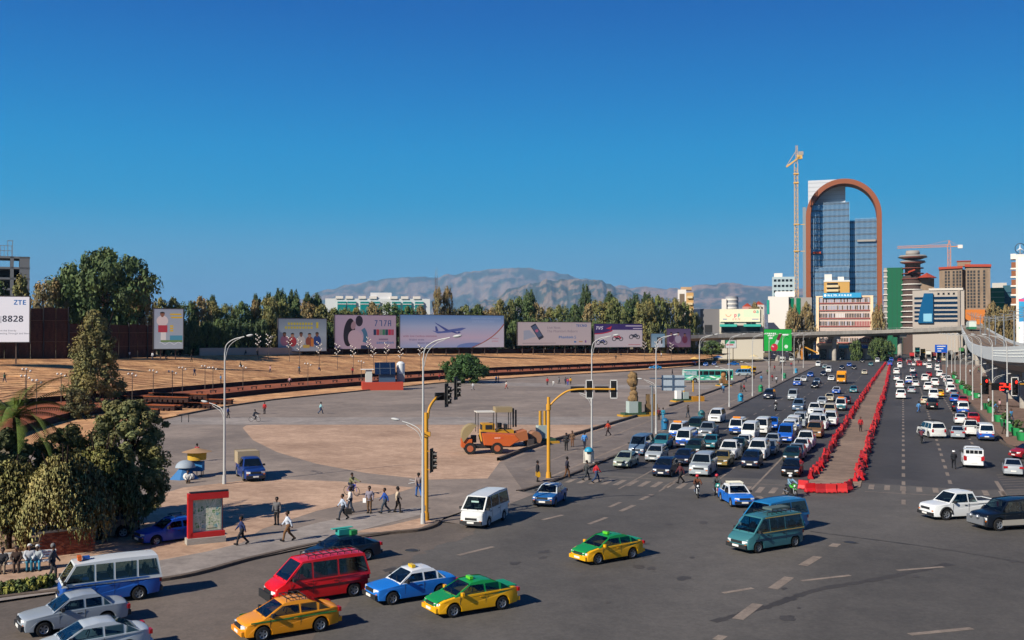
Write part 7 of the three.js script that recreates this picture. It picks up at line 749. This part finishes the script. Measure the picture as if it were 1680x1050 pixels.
  const hop = new THREE.Shape([[-0.5, 0.9], [1.9, 0.75], [2.8, 1.35], [2.4, 1.75], [-0.7, 1.95]].map(([a, c]) => new THREE.Vector2(a, c))), hg = new THREE.ExtrudeGeometry(hop, { depth: 1.7, bevelEnabled: true, bevelSize: 0.05, bevelThickness: 0.05, bevelSegments: 1 }); hg.translate(-0.1, 0, -0.85); obj('skip', hg, or, d); const sl = new THREE.PlaneGeometry(0.95, 0.16); sl.translate(0.7, 1.55, 0.915); obj('lettering', sl, new THREE.MeshStandardMaterial({ map: canvasTex(128, 24, (c, w, h) => { c.fillStyle = '#b8481c'; c.fillRect(0, 0, w, h); c.fillStyle = '#eee4d8'; c.font = 'bold 22px sans-serif'; c.fillText('AUSA D', 14, 20); }), roughness: 0.6 }), d);
  obj('chassis', bx(3.4, 0.35, 1.0, -0.9, 0.7, 0), M.dark, d); obj('engine_cover', bx(1.0, 0.8, 1.5, -2.3, 1.05, 0), or, d); obj('seat', bx(0.5, 0.7, 0.6, -1.6, 1.4, 0), M.black, d); const arc = (r, a0, a1) => Array.from({ length: 13 }, (_, i) => { const a = a0 + (a1 - a0) * i / 12; return new THREE.Vector2(-1.75 + r * Math.cos(a), 1.75 + r * 1.05 * Math.sin(a)); }), hood = new THREE.ExtrudeGeometry(new THREE.Shape(arc(1.05, 1.2, 3.7)), { depth: 1.8, bevelEnabled: false }); hood.translate(0, 0, -0.9); obj('canvas_hood', [hood], std(0x8a7a58, 0.95), d); obj('steering_column', bar(V(-0.9, 1.0, 0), V(-1.1, 1.8, 0), 0.05), M.dark, d); for (const x of [-2.0, 0.6]) for (const z of [-0.8, 0.8]) wheel(d, x, z, 0.56, dr);
  const rp = G(814, 738), ro = thing('road_paver', 'yellow road paving machine with pale sun canopies behind the orange dumper', 'paver', V(rp.x, PL, rp.z - 2.2), 0.2), yl = std(0xb8861c, 0.6); ro.scale.set(0.82, 0.92, 0.9); for (const x of [-1.5, 1.3]) wheel(ro, x, 1.05, 0.62, yl); obj('operator_seat', bx(0.5, 0.7, 0.6, 0.4, 2.4, 0), M.black, ro); obj('control_panel', bx(0.3, 0.6, 1.2, 1.2, 2.3, 0), M.dark, ro); obj('hose', tube([V(-0.4, 1.9, 1.05), V(0.3, 2.3, 1.2), V(1.2, 1.8, 1.15), V(2.0, 1.3, 1.2)], 0.06), M.black, ro); obj('engine_grille', bx(0.05, 0.6, 1.4, -2.03, 2.3, 0), M.dark, ro); obj('side_grille', bx(0.9, 0.5, 0.04, -1.2, 2.35, 0.92), M.dark, ro); obj('body', bx(4.2, 1.3, 2.0, 0, 1.35, 0), yl, ro); obj('engine_hood', bx(1.6, 0.9, 1.8, -1.2, 2.3, 0), yl, ro); obj('hopper', bx(1.8, 1.1, 2.4, 3.0, 1.2, 0, 0, 0.2), std(0x9a5a34, 0.8), ro); obj('canopy', bx(2.4, 0.1, 2.0, -1.6, 4.1, 0), std(0xc8c4b8, 0.7), ro); obj('canopy', bx(2.2, 0.6, 1.8, 0.9, 4.3, -0.4), std(0x8a7a5c, 0.9), ro); for (const [x, z] of [[-2.6, -0.9], [-2.6, 0.9], [-0.6, 0.9], [1.8, 0.4], [0.2, -0.9], [1.8, -0.9]]) obj('canopy_post', bx(0.08, 2.4, 0.08, x, 2.9, z), M.dark, ro); obj('track', [bx(3.8, 0.7, 0.5, 0, 0.35, 0.9), bx(3.8, 0.7, 0.5, 0, 0.35, -0.9)], M.dark, ro); obj('exhaust', [cyl(0.12, 0.12, 2.2, 2.3, 2.2, -0.3, 8), cyl(0.12, 0.12, 2.0, 2.7, 2.2, -0.5, 8)], M.dark, ro); obj('screed', bx(0.8, 0.8, 2.8, 4.3, 0.5, 0), std(0x3a3434, 0.8), ro); obj('drum', (() => { const g = new THREE.CylinderGeometry(0.8, 0.8, 2, 18); g.rotateX(PI / 2); g.translate(5.2, 0.9, -0.6); return g; })(), std(0x8a6248, 0.8), ro);
}
// ---------- people ----------
// a figure faces +x, feet at y 0, z to its right. Each joint set gives one continuous body, and clothes that follow it.
const POSE = {
  stand: { hip: 0.93, lean: 0, L: { k: [0.03, 0.5], a: [0.0, 0.08], t: [0.16, 0.035] }, R: { k: [0.02, 0.5], a: [-0.04, 0.08], t: [0.12, 0.035] }, LA: { e: [-0.04, 1.15, 0.25], w: [0.05, 0.92, 0.26] }, RA: { e: [-0.04, 1.15, 0.25], w: [0.04, 0.92, 0.27] } },
  walk: { hip: 0.9, lean: 0.05, L: { k: [0.22, 0.52], a: [0.3, 0.1], t: [0.46, 0.1] }, R: { k: [-0.06, 0.48], a: [-0.36, 0.16], t: [-0.24, 0.04] }, LA: { e: [-0.16, 1.16, 0.25], w: [-0.22, 0.92, 0.24] }, RA: { e: [0.1, 1.14, 0.25], w: [0.26, 0.96, 0.22] } },
  step: { hip: 0.91, lean: 0.03, L: { k: [-0.03, 0.48], a: [-0.2, 0.1], t: [-0.06, 0.035] }, R: { k: [0.16, 0.52], a: [0.18, 0.09], t: [0.33, 0.05] }, LA: { e: [0.06, 1.14, 0.26], w: [0.2, 0.95, 0.24] }, RA: { e: [-0.12, 1.15, 0.25], w: [-0.12, 0.9, 0.26] } },
  sit: { hip: 0.5, lean: 0.08, L: { k: [0.44, 0.5], a: [0.42, 0.08], t: [0.57, 0.035] }, R: { k: [0.44, 0.5], a: [0.36, 0.08], t: [0.51, 0.035] }, LA: { e: [0.06, 0.76, 0.25], w: [0.3, 0.64, 0.16] }, RA: { e: [0.06, 0.76, 0.25], w: [0.3, 0.62, 0.14] } },
  ride: { hip: 0.86, lean: 0.2, L: { k: [0.36, 0.74], a: [0.16, 0.36], t: [0.3, 0.32] }, R: { k: [0.36, 0.74], a: [0.16, 0.36], t: [0.3, 0.32] }, LA: { e: [0.36, 1.14, 0.27], w: [0.58, 1.08, 0.27] }, RA: { e: [0.36, 1.14, 0.27], w: [0.58, 1.08, 0.27] } },
};
function figure(p, q = 1) {
  const h = p.hip, dx = p.lean, sh = h + 0.5, hd = sh + 0.24; const hipZ = 0.095, J = {};
  const S = (a, b, r0, r1) => ({ a: V(...a), b: V(...b), r0, r1 });
  const leg = (q, s) => [S([0, h, s * hipZ], [q.k[0], q.k[1], s * 0.1], 0.082, 0.056), S([q.k[0], q.k[1], s * 0.1], [q.a[0], q.a[1], s * 0.1], 0.054, 0.038)], foot = (q, s) => S([q.a[0] - 0.03, Math.max(0.045, q.a[1] - 0.03), s * 0.1], [q.t[0], q.t[1] + 0.01, s * 0.115], 0.047, 0.035);
  const arm = (q, s) => [S([dx, sh - 0.03, s * 0.18], [q.e[0] + dx, q.e[1], s * q.e[2]], 0.05, 0.04), S([q.e[0] + dx, q.e[1], s * q.e[2]], [q.w[0] + dx, q.w[1], s * q.w[2]], 0.038, 0.027)];
  const torso = [S([0, h + 0.02, -0.06], [0, h + 0.02, 0.06], 0.12, 0.12), S([0, h + 0.05, 0], [dx * 0.7, h + 0.32, 0], 0.122, 0.135), S([dx * 0.8, h + 0.36, -0.075], [dx * 0.8, h + 0.36, 0.075], 0.112, 0.112), S([dx, sh - 0.05, -0.13], [dx, sh - 0.05, 0.13], 0.062, 0.062)];
  const neck = S([dx, sh - 0.02, 0], [dx + 0.02, hd - 0.08, 0], 0.055, 0.05), skull = S([dx + 0.0, hd + 0.02, 0], [dx + 0.02, hd - 0.02, 0], 0.098, 0.094), jaw = S([dx + 0.04, hd - 0.07, 0], [dx + 0.055, hd - 0.085, 0], 0.06, 0.05), nose = S([dx + 0.105, hd - 0.01, 0], [dx + 0.12, hd - 0.035, 0], 0.012, 0.016);
  const legs = [...leg(p.L, -1), ...leg(p.R, 1)], arms = [...arm(p.LA, -1), ...arm(p.RA, 1)], feet = [foot(p.L, -1), foot(p.R, 1)];
  const dist = (q, s) => { const ab = s.ab ??= s.b.clone().sub(s.a), L = ab.lengthSq() || 1e-6; let t = ((q.x - s.a.x) * ab.x + (q.y - s.a.y) * ab.y + (q.z - s.a.z) * ab.z) / L; t = t < 0 ? 0 : t > 1 ? 1 : t; const x = q.x - s.a.x - ab.x * t, y = q.y - s.a.y - ab.y * t, z = q.z - s.a.z - ab.z * t; return Math.sqrt(x * x + y * y + z * z) - (s.r0 + (s.r1 - s.r0) * t); };
  const mesh = (segs, grow, k, N0, clip) => { const N = Math.round(N0 * q);
    const lo = V(9, 9, 9), hi = V(-9, -9, -9); for (const s of segs) for (const [c, r] of [[s.a, s.r0], [s.b, s.r1]]) { lo.min(V(c.x - r, c.y - r, c.z - r)); hi.max(V(c.x + r, c.y + r, c.z + r)); }
    const C = lo.clone().add(hi).multiplyScalar(0.5), half = Math.max(hi.x - lo.x, hi.y - lo.y, hi.z - lo.z) / 2 * 1.12 + 0.05 + grow, mc = new MarchingCubes(N, new THREE.MeshBasicMaterial(), false, false, 40000), w3 = V(); mc.isolation = 0;
    for (let z = 0; z < N; z++) for (let y = 0; y < N; y++) for (let x = 0; x < N; x++) { w3.set(C.x + (x - N / 2) / (N / 2) * half, C.y + (y - N / 2) / (N / 2) * half, C.z + (z - N / 2) / (N / 2) * half); let d = 9; for (const s of segs) { const e = dist(w3, s); if (d > 8) d = e; else { const t = Math.max(0, Math.min(1, 0.5 + 0.5 * (d - e) / k)); d = d + (e - d) * t - k * t * (1 - t); } } if (clip) d = Math.max(d - grow, clip(w3)); else d -= grow; mc.field[x + y * N + z * N * N] = -d; }
    mc.update(); const g = new THREE.BufferGeometry(), P = new Float32Array(mc.count * 3); for (let i = 0; i < mc.count; i++) { P[3 * i] = C.x + mc.positionArray[3 * i] * half; P[3 * i + 1] = C.y + mc.positionArray[3 * i + 1] * half; P[3 * i + 2] = C.z + mc.positionArray[3 * i + 2] * half; } g.setAttribute('position', new THREE.BufferAttribute(P, 3)); const w = mergeVertices(g, 1e-4); w.computeVertexNormals(); return w;
  };
  const hands = []; for (const [q, s] of [[p.LA, -1], [p.RA, 1]]) { const w = V(q.w[0] + dx, q.w[1], s * q.w[2]), e = V(q.e[0] + dx, q.e[1], s * q.e[2]), d = w.clone().sub(e).normalize(), fw = V(1, 0, 0).addScaledVector(d, -d.x).normalize(), o = d.clone().cross(fw); const palm = w.clone().addScaledVector(d, 0.05); hands.push(bar(w, palm.clone().addScaledVector(d, 0.03), 0.026, 0.036, 6)); for (let i = 0; i < 4; i++) { const b = palm.clone().addScaledVector(d, 0.025).addScaledVector(fw, (i - 1.5) * 0.019), m = b.clone().addScaledVector(d, 0.035 + (i === 1 || i === 2 ? 0.008 : 0)).addScaledVector(o, -s * 0.006), t = m.clone().addScaledVector(d, 0.028).addScaledVector(o, -s * 0.022); hands.push(bar(b, m, 0.0095, 0.009, 5), bar(m, t, 0.009, 0.007, 5)); } const tb = w.clone().addScaledVector(d, 0.03).addScaledVector(fw, 0.03), tm = tb.clone().addScaledVector(d, 0.03).addScaledVector(fw, 0.022); hands.push(bar(tb, tm, 0.011, 0.01, 5), bar(tm, tm.clone().addScaledVector(d, 0.03), 0.01, 0.008, 5)); }
  const ears = [ball(0.025, dx + 0.0, hd - 0.01, 0.1, 6), ball(0.025, dx + 0.0, hd - 0.01, -0.1, 6)];
  const strip = (g) => { const q = g.index ? g.toNonIndexed() : g; for (const n of Object.keys(q.attributes)) if (n !== 'position' && n !== 'normal') q.deleteAttribute(n); return q; };
  const body = mergeGeometries([mesh([...torso, ...legs, ...arms, neck, ...feet], 0, 0.03, 48), mesh([skull, jaw, nose, neck], 0, 0.025, 24), ...hands, ...ears].map(strip), false);
  const top = h + 0.04, shirt = mesh([...torso.slice(1), S([0, h - 0.04, -0.05], [0, h - 0.04, 0.05], 0.115, 0.115), ...arms], 0.02, 0.04, 36, (q) => h - 0.1 - q.y), trousers = mesh([torso[0], S([0, h, -0.05], [0, h, 0.05], 0.115, 0.115), ...legs], 0.018, 0.03, 38), shoes = mergeGeometries(feet.map((f) => strip(mesh([f], 0.014, 0.02, 13))), false), hair = mesh([S([dx - 0.012, hd + 0.03, 0], [dx - 0.02, hd + 0.0, 0], 0.1, 0.096)], 0.012, 0.02, 15, (q) => (q.x - dx) * 0.9 - (q.y - hd) * 0.75 - 0.035);
  const eyes = mergeGeometries([ball(0.012, dx + 0.098, hd + 0.008, 0.034, 6), ball(0.012, dx + 0.098, hd + 0.008, -0.034, 6)].map(strip), false);
  return { body, shirt, trousers, shoes, hair, eyes, top: hd + 0.12 };
}
const FIG = {}, FAR = {}; for (const k of Object.keys(POSE)) { FIG[k] = figure(POSE[k]); FAR[k] = figure(POSE[k], 0.72); }
const cloth = {}; const clothM = (hex) => cloth[hex] ??= std(hex, 0.9); const SKIN = [std(0x4a2c1e, 0.6), std(0x5a3826, 0.6), std(0x3c2418, 0.6)], HAIR = std(0x0c0a09, 0.9), SHOE = std(0x1a1614, 0.7), EYE = std(0x0a0a0a, 0.3);
let pcount = 0;
function person(pose, p, hx, hz, shirt, trousers, label, o = {}) {
  const f = (-p.z > 115 ? FAR : FIG)[pose], t = thing('person', label, 'person', V(p.x, p.y + (o.lift ?? 0), p.z), Math.atan2(-hz, hx), o.group), s = o.size ?? (0.95 + ((pcount++ * 37) % 11) * 0.008); t.scale.setScalar(s);
  obj('body', f.body, SKIN[pcount % 3], t); obj('shirt', f.shirt, clothM(shirt), t); obj('trousers', f.trousers, clothM(trousers), t); obj('shoes', f.shoes, SHOE, t); obj('hair', f.hair, o.hair ? clothM(o.hair) : HAIR, t); obj('eyes', f.eyes, EYE, t);
  if (o.helmet) { const g = new THREE.SphereGeometry(0.14, 12, 8, 0, 2 * PI, 0, 1.9); g.translate(POSE[pose].lean, f.top - 0.12, 0); obj('helmet', g, std(o.helmet, 0.35), t); }
  if (o.extra) o.extra(t, f);
  return t;
}
const L_ = [-1, 0.35], R_ = [1, -0.2], C_ = [-0.2, 1], B_ = [0.3, -1];
const bag = (hex, x, y, z, w, h, d) => (t) => obj('bag', bx(w, h, d, x, y, z), clothM(hex), t);
[ // [pose, X, Y, heading, shirt, trousers, label, options]
  ['walk', 397, 894, L_, 0x1c2c58, 0x1a1a22, 'person in a navy hooded top striding past the map board'], ['stand', 454, 861, C_, 0x5a5a5c, 0x14141a, 'person in a grey jacket standing on the dusty ground'], ['walk', 473, 888, L_, 0xb8c0cc, 0x6a4a2c, 'person in a white shirt and brown trousers walking along the footpath'],
  ['walk', 563, 853, L_, 0xa8b4c4, 0x1c2634, 'person in a pale shirt carrying a dark case', { extra: bag(0x1a1a1a, -0.3, 0.6, -0.3, 0.45, 0.4, 0.16) }], ['step', 575, 841, L_, 0xc4c0bc, 0x2a3444, 'person in a white top just behind the one with the case'], ['stand', 606, 842, C_, 0x7a7480, 0x5a4430, 'person in a grey shirt holding white paper', { extra: bag(0xd8d8d8, 0.12, 0.85, 0.3, 0.03, 0.3, 0.22) }], ['walk', 632, 842, [-1, 0.3], 0x1c4490, 0x2c3844, 'person in a blue jacket and grey jeans'], ['step', 652, 841, R_, 0xb4a28a, 0x241c18, 'person in a long cream jacket walking towards the lamp post'], ['walk', 687, 816, [-0.4, -1], 0x8a7a74, 0x2a5a9a, 'person in blue jeans carrying white sticks behind the yellow mast', { extra: (t) => obj('sticks', [bar(V(0.2, 1.0, -0.7), V(0.2, 1.2, 0.7), 0.025), bar(V(0.25, 1.25, -0.6), V(0.2, 0.95, 0.6), 0.025)], M.white, t) }],
  ['stand', 882, 790.5, R_, 0x14141a, 0x101014, 'person in black carrying yellow water cans', { extra: (t) => { for (const z of [-0.32, 0.32]) obj('water_can', [bx(0.2, 0.36, 0.26, 0.04, 0.62, z), bx(0.14, 0.06, 0.05, 0.04, 0.85, z)], std(0xc8960c, 0.5), t); } }], ['step', 930, 784, R_, 0x1c1c2c, 0x5a3c24, 'person in a dark top and brown trousers at the kerb'], ['walk', 962, 788, R_, 0x3a3c3c, 0x2c3034, 'person in a grey coat stepping off the kerb'], ['walk', 978, 792, R_, 0xa41c24, 0x243a5c, 'person in a red top striding onto the crosswalk'], ['stand', 929, 739, C_, 0x1c1c20, 0x141416, 'person in a dark suit standing on the pavement'], ['stand', 939, 733, C_, 0x5a4432, 0x6a4a34, 'person in a long brown robe beside the one in a suit'], ['walk', 959, 736, B_, 0x3a78b8, 0x1c2030, 'person in a light blue shirt walking away up the pavement'], ['walk', 998, 715, L_, 0xa03018, 0x2a1c1c, 'person in an orange red jacket near the low kerb wall'], ['stand', 1081, 689, C_, 0x5a1c24, 0x141418, 'person in a maroon top beside the sign post'], ['stand', 1088, 690, B_, 0x1c7088, 0x3a80a0, 'person dressed all in blue beside the sign post'], ['step', 1129, 685, L_, 0x2c2420, 0x2a3440, 'person in a brown jacket on the wide part of the pavement'],
  ['walk', 1117, 793, L_, 0x4a1c24, 0x141418, 'person in dark red walking across the crosswalk before the cars'], ['step', 86, 951, [1, -0.25], 0x44444a, 0x2c2c30, 'person in a grey jacket and cap walking by the bench', { hair: 0x6a6a6a }],
  ['walk', 1565, 769, B_, 0x10141c, 0x10141c, 'officer in dark uniform with a white helmet', { helmet: 0xd8d8d8 }], ['walk', 1507, 677, R_, 0x4a80b0, 0x2a5a90, 'person in pale blue crossing between the car lanes'], ['stand', 1412, 708, C_, 0xa01820, 0x2a1c20, 'person in a red top standing on the paved median'], ['step', 374, 686, R_, 0x1c3a78, 0x141820, 'person in blue walking near the plaza edge'], ['stand', 434, 679, C_, 0xa81c20, 0x241c20, 'person in a red jacket alone on the plaza'], ['walk', 526, 679, R_, 0x8ab4b8, 0x1c3a5c, 'person in a pale teal top alone on the plaza'], ['walk', 776, 640, L_, 0xb0b4b8, 0x8a8a8c, 'person in white walking past the shade tree'], ['walk', 831, 638, L_, 0xb8b0a8, 0xa03c28, 'person in a white top and red skirt on the plaza'], ['stand', 898, 632, C_, 0xa82024, 0x2a2024, 'person in red at the edge of the group on the plaza'], ['step', 908, 633, C_, 0xc0c0be, 0xb8b8b4, 'child sized person in white on the plaza', { size: 0.75 }], ['step', 917, 630, R_, 0x6a6c70, 0x2a2c34, 'person in grey near the group on the plaza'], ['stand', 928, 631, C_, 0x2a3038, 0x1c2434, 'person in dark clothes in the group on the plaza'], ['stand', 931.5, 632, B_, 0xa02838, 0x1c3a8a, 'person in a red shirt and blue trousers in the group'], ['stand', 936, 631, C_, 0xc08a14, 0x2a2420, 'person in a yellow shirt in the group on the plaza'], ['step', 1103, 616, R_, 0x20242c, 0x1c1c20, 'dark figure walking in front of the bus'], ['step', 323, 757, B_, 0x8a1c2c, 0x1c1c20, 'person in red standing behind the sunshade stall'],
].forEach(([pose, X, Y, h, sh, tr, lb, o]) => { const onRoad = (X > 950 && X < 980 && Y > 780) || X === 1117 || (X > 1500 && X < 1570); person(pose, G(X, Y, onRoad ? 0 : X === 1412 ? 0.05 : lvl(3)), ...h, sh, tr, lb, { lift: 0.006, ...o }); });
{ // small figures along the pavements and on the terraces
  const r = rngOf(99), cols = [[0x1c2c50, 'navy'], [0x9a2028, 'red'], [0xb0b4b8, 'white'], [0x2a2a2e, 'black'], [0x3a78a8, 'blue'], [0x6a5a48, 'brown'], [0x4a6a50, 'green'], [0xb08a8c, 'pink']], names = {};
  const small = (list, where, pos, poses) => list.forEach(([X, Y, ci], i) => { const [hex, n] = cols[ci ?? (r() * 8) | 0], lb = 'small figure in ' + n + ' ' + where, o = person(poses[i % poses.length], pos(X, Y), r() - 0.5, r() - 0.3, hex, [0x1c1c20, 0x2a3448, 0x3a2c24][i % 3], lb, { lift: 0.006 }); (names[lb] ??= []).push(o); });
  small([[1184, 640, 2], [1187, 645, 4], [1216, 643, 3], [1221, 643, 1], [1249, 627, 4], [1267, 625, 1], [1274, 629, 2], [1282, 613, 3], [1259, 615, 6], [1271, 608, 1], [1224, 627, 3], [1237, 622, 5], [1280, 600, 0], [1298, 602, 1], [1310, 597, 3], [1262, 603, 1]], 'on the far left pavement', (X, Y) => G(X, Y, lvl(3)), ['walk', 'stand', 'step']);
  small([[1622, 668, 2], [1633, 678, 4], [1640, 672, 7], [1650, 692, 7], [1659, 692, 4], [1647, 712, 3], [1592, 615, 2], [1606, 612, 6], [1634, 684, 3]], 'under the railway viaduct', (X, Y) => G(X, Y, 0.13), ['stand', 'walk', 'step']);
  small([[209, 590, 2], [245, 592, 2], [266, 594, 3], [311, 594, 3], [323, 616, 0], [356, 630, 4], [392, 603, 3], [437, 612, 7], [486, 611, 4], [490, 614, 3], [527, 609, 0], [578, 617, 1], [470, 632, 7], [722, 625, 1], [404, 583, 3], [430, 583, 3], [7, 630, 6], [1010, 590, 3], [1020, 585, 3], [1085, 586, 2]], 'on the dry terraces', terrPx, ['walk', 'stand', 'sit', 'step']);
  small([[1379, 593, 2], [1448, 597, 3], [1461, 600, 6], [814, 628, 4], [818, 628, 0], [750, 631, 3]], 'near the far edge of the plaza and median', (X, Y) => G(X, Y, X > 1400 ? 0.05 : X > 1300 ? 0.006 : PL + 0.02), ['stand', 'walk']);
  for (const [l, a] of Object.entries(names)) if (a.length > 1) a.forEach((o) => { o.userData.group = 'figures: ' + l; });
  // seated people on the bench
  [[10, 0x2c2c30, 0x8a7c68, 'person in a black jacket and pale trousers seated on the bench'], [29, 0x3a2a22, 0x4a3a30, 'person in a brown jacket seated on the bench'], [47, 0xa8acb0, 0x2a6a80, 'person in a white headscarf and blue skirt seated on the bench', { hair: 0xb8b8b4 }], [58, 0xb0b8b8, 0x2c80a0, 'person in a pale shawl at the end of the bench', { hair: 0xc0c4c4 }]].forEach(([X, a, b, lb, o]) => { const bp = G(32, 940), w = V(Math.cos(0.42), 0, -Math.sin(0.42)), k = (X - 33) / 30; person('sit', V(bp.x + w.x * k - 0.02, PL - 0.02, bp.z + w.z * k - 0.04), 0.4, 0.92, a, b, lb, o); });
  person('sit', G(308, 792, lvl(1)), 0.4, 1, 0xb8b8b4, 0x4a3a2c, 'person in white squatting beside the tarpaulin tent', { lift: -0.32 });
}
// ---------- motorcycles and bicycles ----------
{
  const torus = (r, t, x, y) => { const g = new THREE.TorusGeometry(r, t, 7, 20); g.translate(x, y, 0); return g; };
  const moto = (X, Y, h, hex, label, rl, shirt, helmet, y = 0.004, P = G(X, Y)) => { const t = thing('motorcycle', label, 'motorcycle', V(P.x, y, P.z), Math.atan2(-h[1], h[0])), m = paint(hex); for (const x of [0.66, -0.6]) { const w = obj('wheel', torus(0.27, 0.055, x, 0.33), tyreM, t); obj('hub', cyl(0.06, 0.06, 0.1, 0, -0.05, 0, 8).rotateX(PI / 2).translate(x, 0.33, 0), rimM, w); } obj('fuel_tank', (() => { const g = new THREE.SphereGeometry(0.2, 12, 8); g.scale(1.5, 0.85, 0.75); g.translate(0.18, 0.8, 0); return g; })(), m, t); obj('seat', bx(0.62, 0.1, 0.24, -0.3, 0.79, 0), M.black, t); obj('engine', bx(0.42, 0.34, 0.26, 0.08, 0.45, 0), M.dark, t); obj('fork', [bar(V(0.66, 0.33, 0.08), V(0.42, 1.0, 0.08), 0.025), bar(V(0.66, 0.33, -0.08), V(0.42, 1.0, -0.08), 0.025)], rimM, t); obj('handlebar', bar(V(0.4, 1.05, -0.36), V(0.4, 1.05, 0.36), 0.02), M.black, t); obj('headlight', ball(0.1, 0.56, 0.88, 0, 10), lampM, t); obj('front_fairing', bx(0.16, 0.26, 0.3, 0.52, 0.9, 0), m, t); obj('mudguard', bx(0.34, 0.04, 0.12, 0.66, 0.66, 0), m, t); obj('frame', [bar(V(0.42, 0.9, 0), V(-0.6, 0.33, 0), 0.03), bar(V(-0.6, 0.33, 0.1), V(-0.35, 0.75, 0.1), 0.02)], M.dark, t); obj('exhaust', bar(V(0, 0.35, 0.16), V(-0.75, 0.42, 0.16), 0.04), rimM, t); person('ride', V(P.x - h[0] / Math.hypot(...h) * 0.2, y, P.z - h[1] / Math.hypot(...h) * 0.2), ...h, shirt, 0x1c2430, rl, { helmet, size: 0.97 }); };
  moto(1144, 815, [-0.1, 1], 0x1c1c20, 'black motorcycle ridden past the crosswalk', 'rider in brown with a red helmet on the black motorcycle', 0x5a3420, 0xb02028); moto(1176, 814, [-0.05, 1], 0x2a8a80, 'teal motorcycle beside the blue taxi', 'rider in grey with a red helmet on the teal motorcycle', 0x3c4244, 0xa82430); moto(1297, 815, [0.25, 1], 0x4aa838, 'bright green motorcycle beside the red barriers', 'rider in pale blue with a white helmet on the green motorcycle', 0x6a8aa0, 0xc8c8c8); moto(1273, 674, TOW, 0x30343a, 'dark motorcycle driving alone up the avenue', 'rider in black with a white helmet far up the avenue', 0x1c1c20, 0xc0c0c0); moto(1477, 727, AWAY, 0x8a1c20, 'red motorcycle beside the slewed white wagon', 'rider in maroon beside the slewed white wagon', 0x5a2430, 0x9a9a9a, 0.004, G(1512, 727));
  const bikeAt = (X, Y, h, hex, label, rl, shirt) => { const P = G(X, Y, lvl(3)), t = thing('bicycle', label, 'bicycle', P, Math.atan2(-h[1], h[0])), m = std(hex, 0.5); for (const x of [0.52, -0.52]) obj('wheel', torus(0.32, 0.02, x, 0.34), tyreM, t); obj('frame', [bar(V(-0.52, 0.34, 0), V(-0.12, 0.86, 0), 0.018), bar(V(-0.12, 0.8, 0), V(0.42, 0.84, 0), 0.018), bar(V(0.02, 0.32, 0), V(0.42, 0.84, 0), 0.018), bar(V(-0.12, 0.86, 0), V(0.02, 0.32, 0), 0.018), bar(V(-0.52, 0.34, 0), V(0.02, 0.32, 0), 0.015)], m, t); obj('fork', bar(V(0.52, 0.34, 0), V(0.4, 0.98, 0), 0.018), m, t); obj('handlebar', bar(V(0.4, 1.0, -0.26), V(0.4, 1.0, 0.26), 0.015), M.black, t); obj('saddle', bx(0.24, 0.06, 0.14, -0.16, 0.9, 0), M.black, t); obj('crank', [bar(V(0.02, 0.32, -0.1), V(0.14, 0.3, -0.1), 0.012), bar(V(0.02, 0.32, 0.1), V(-0.1, 0.34, 0.1), 0.012)], M.steel, t); person('ride', V(P.x - h[0] * 0.16, P.y + 0.04, P.z - h[1] * 0.16), ...h, shirt, 0x1c2030, rl, { size: 0.97 }); };
  bikeAt(418, 692, [1, 0.1], 0xc0c4c4, 'pale bicycle ridden across the light paved band', 'cyclist in dark clothes on the pale bicycle', 0x1c2430); bikeAt(577, 813, [0.8, 0.6], 0x2a3aa0, 'blue bicycle wheeled towards the footpath', 'cyclist in an olive top on the blue bicycle', 0x6a6a4a);
}
renderer.render(scene, camera);
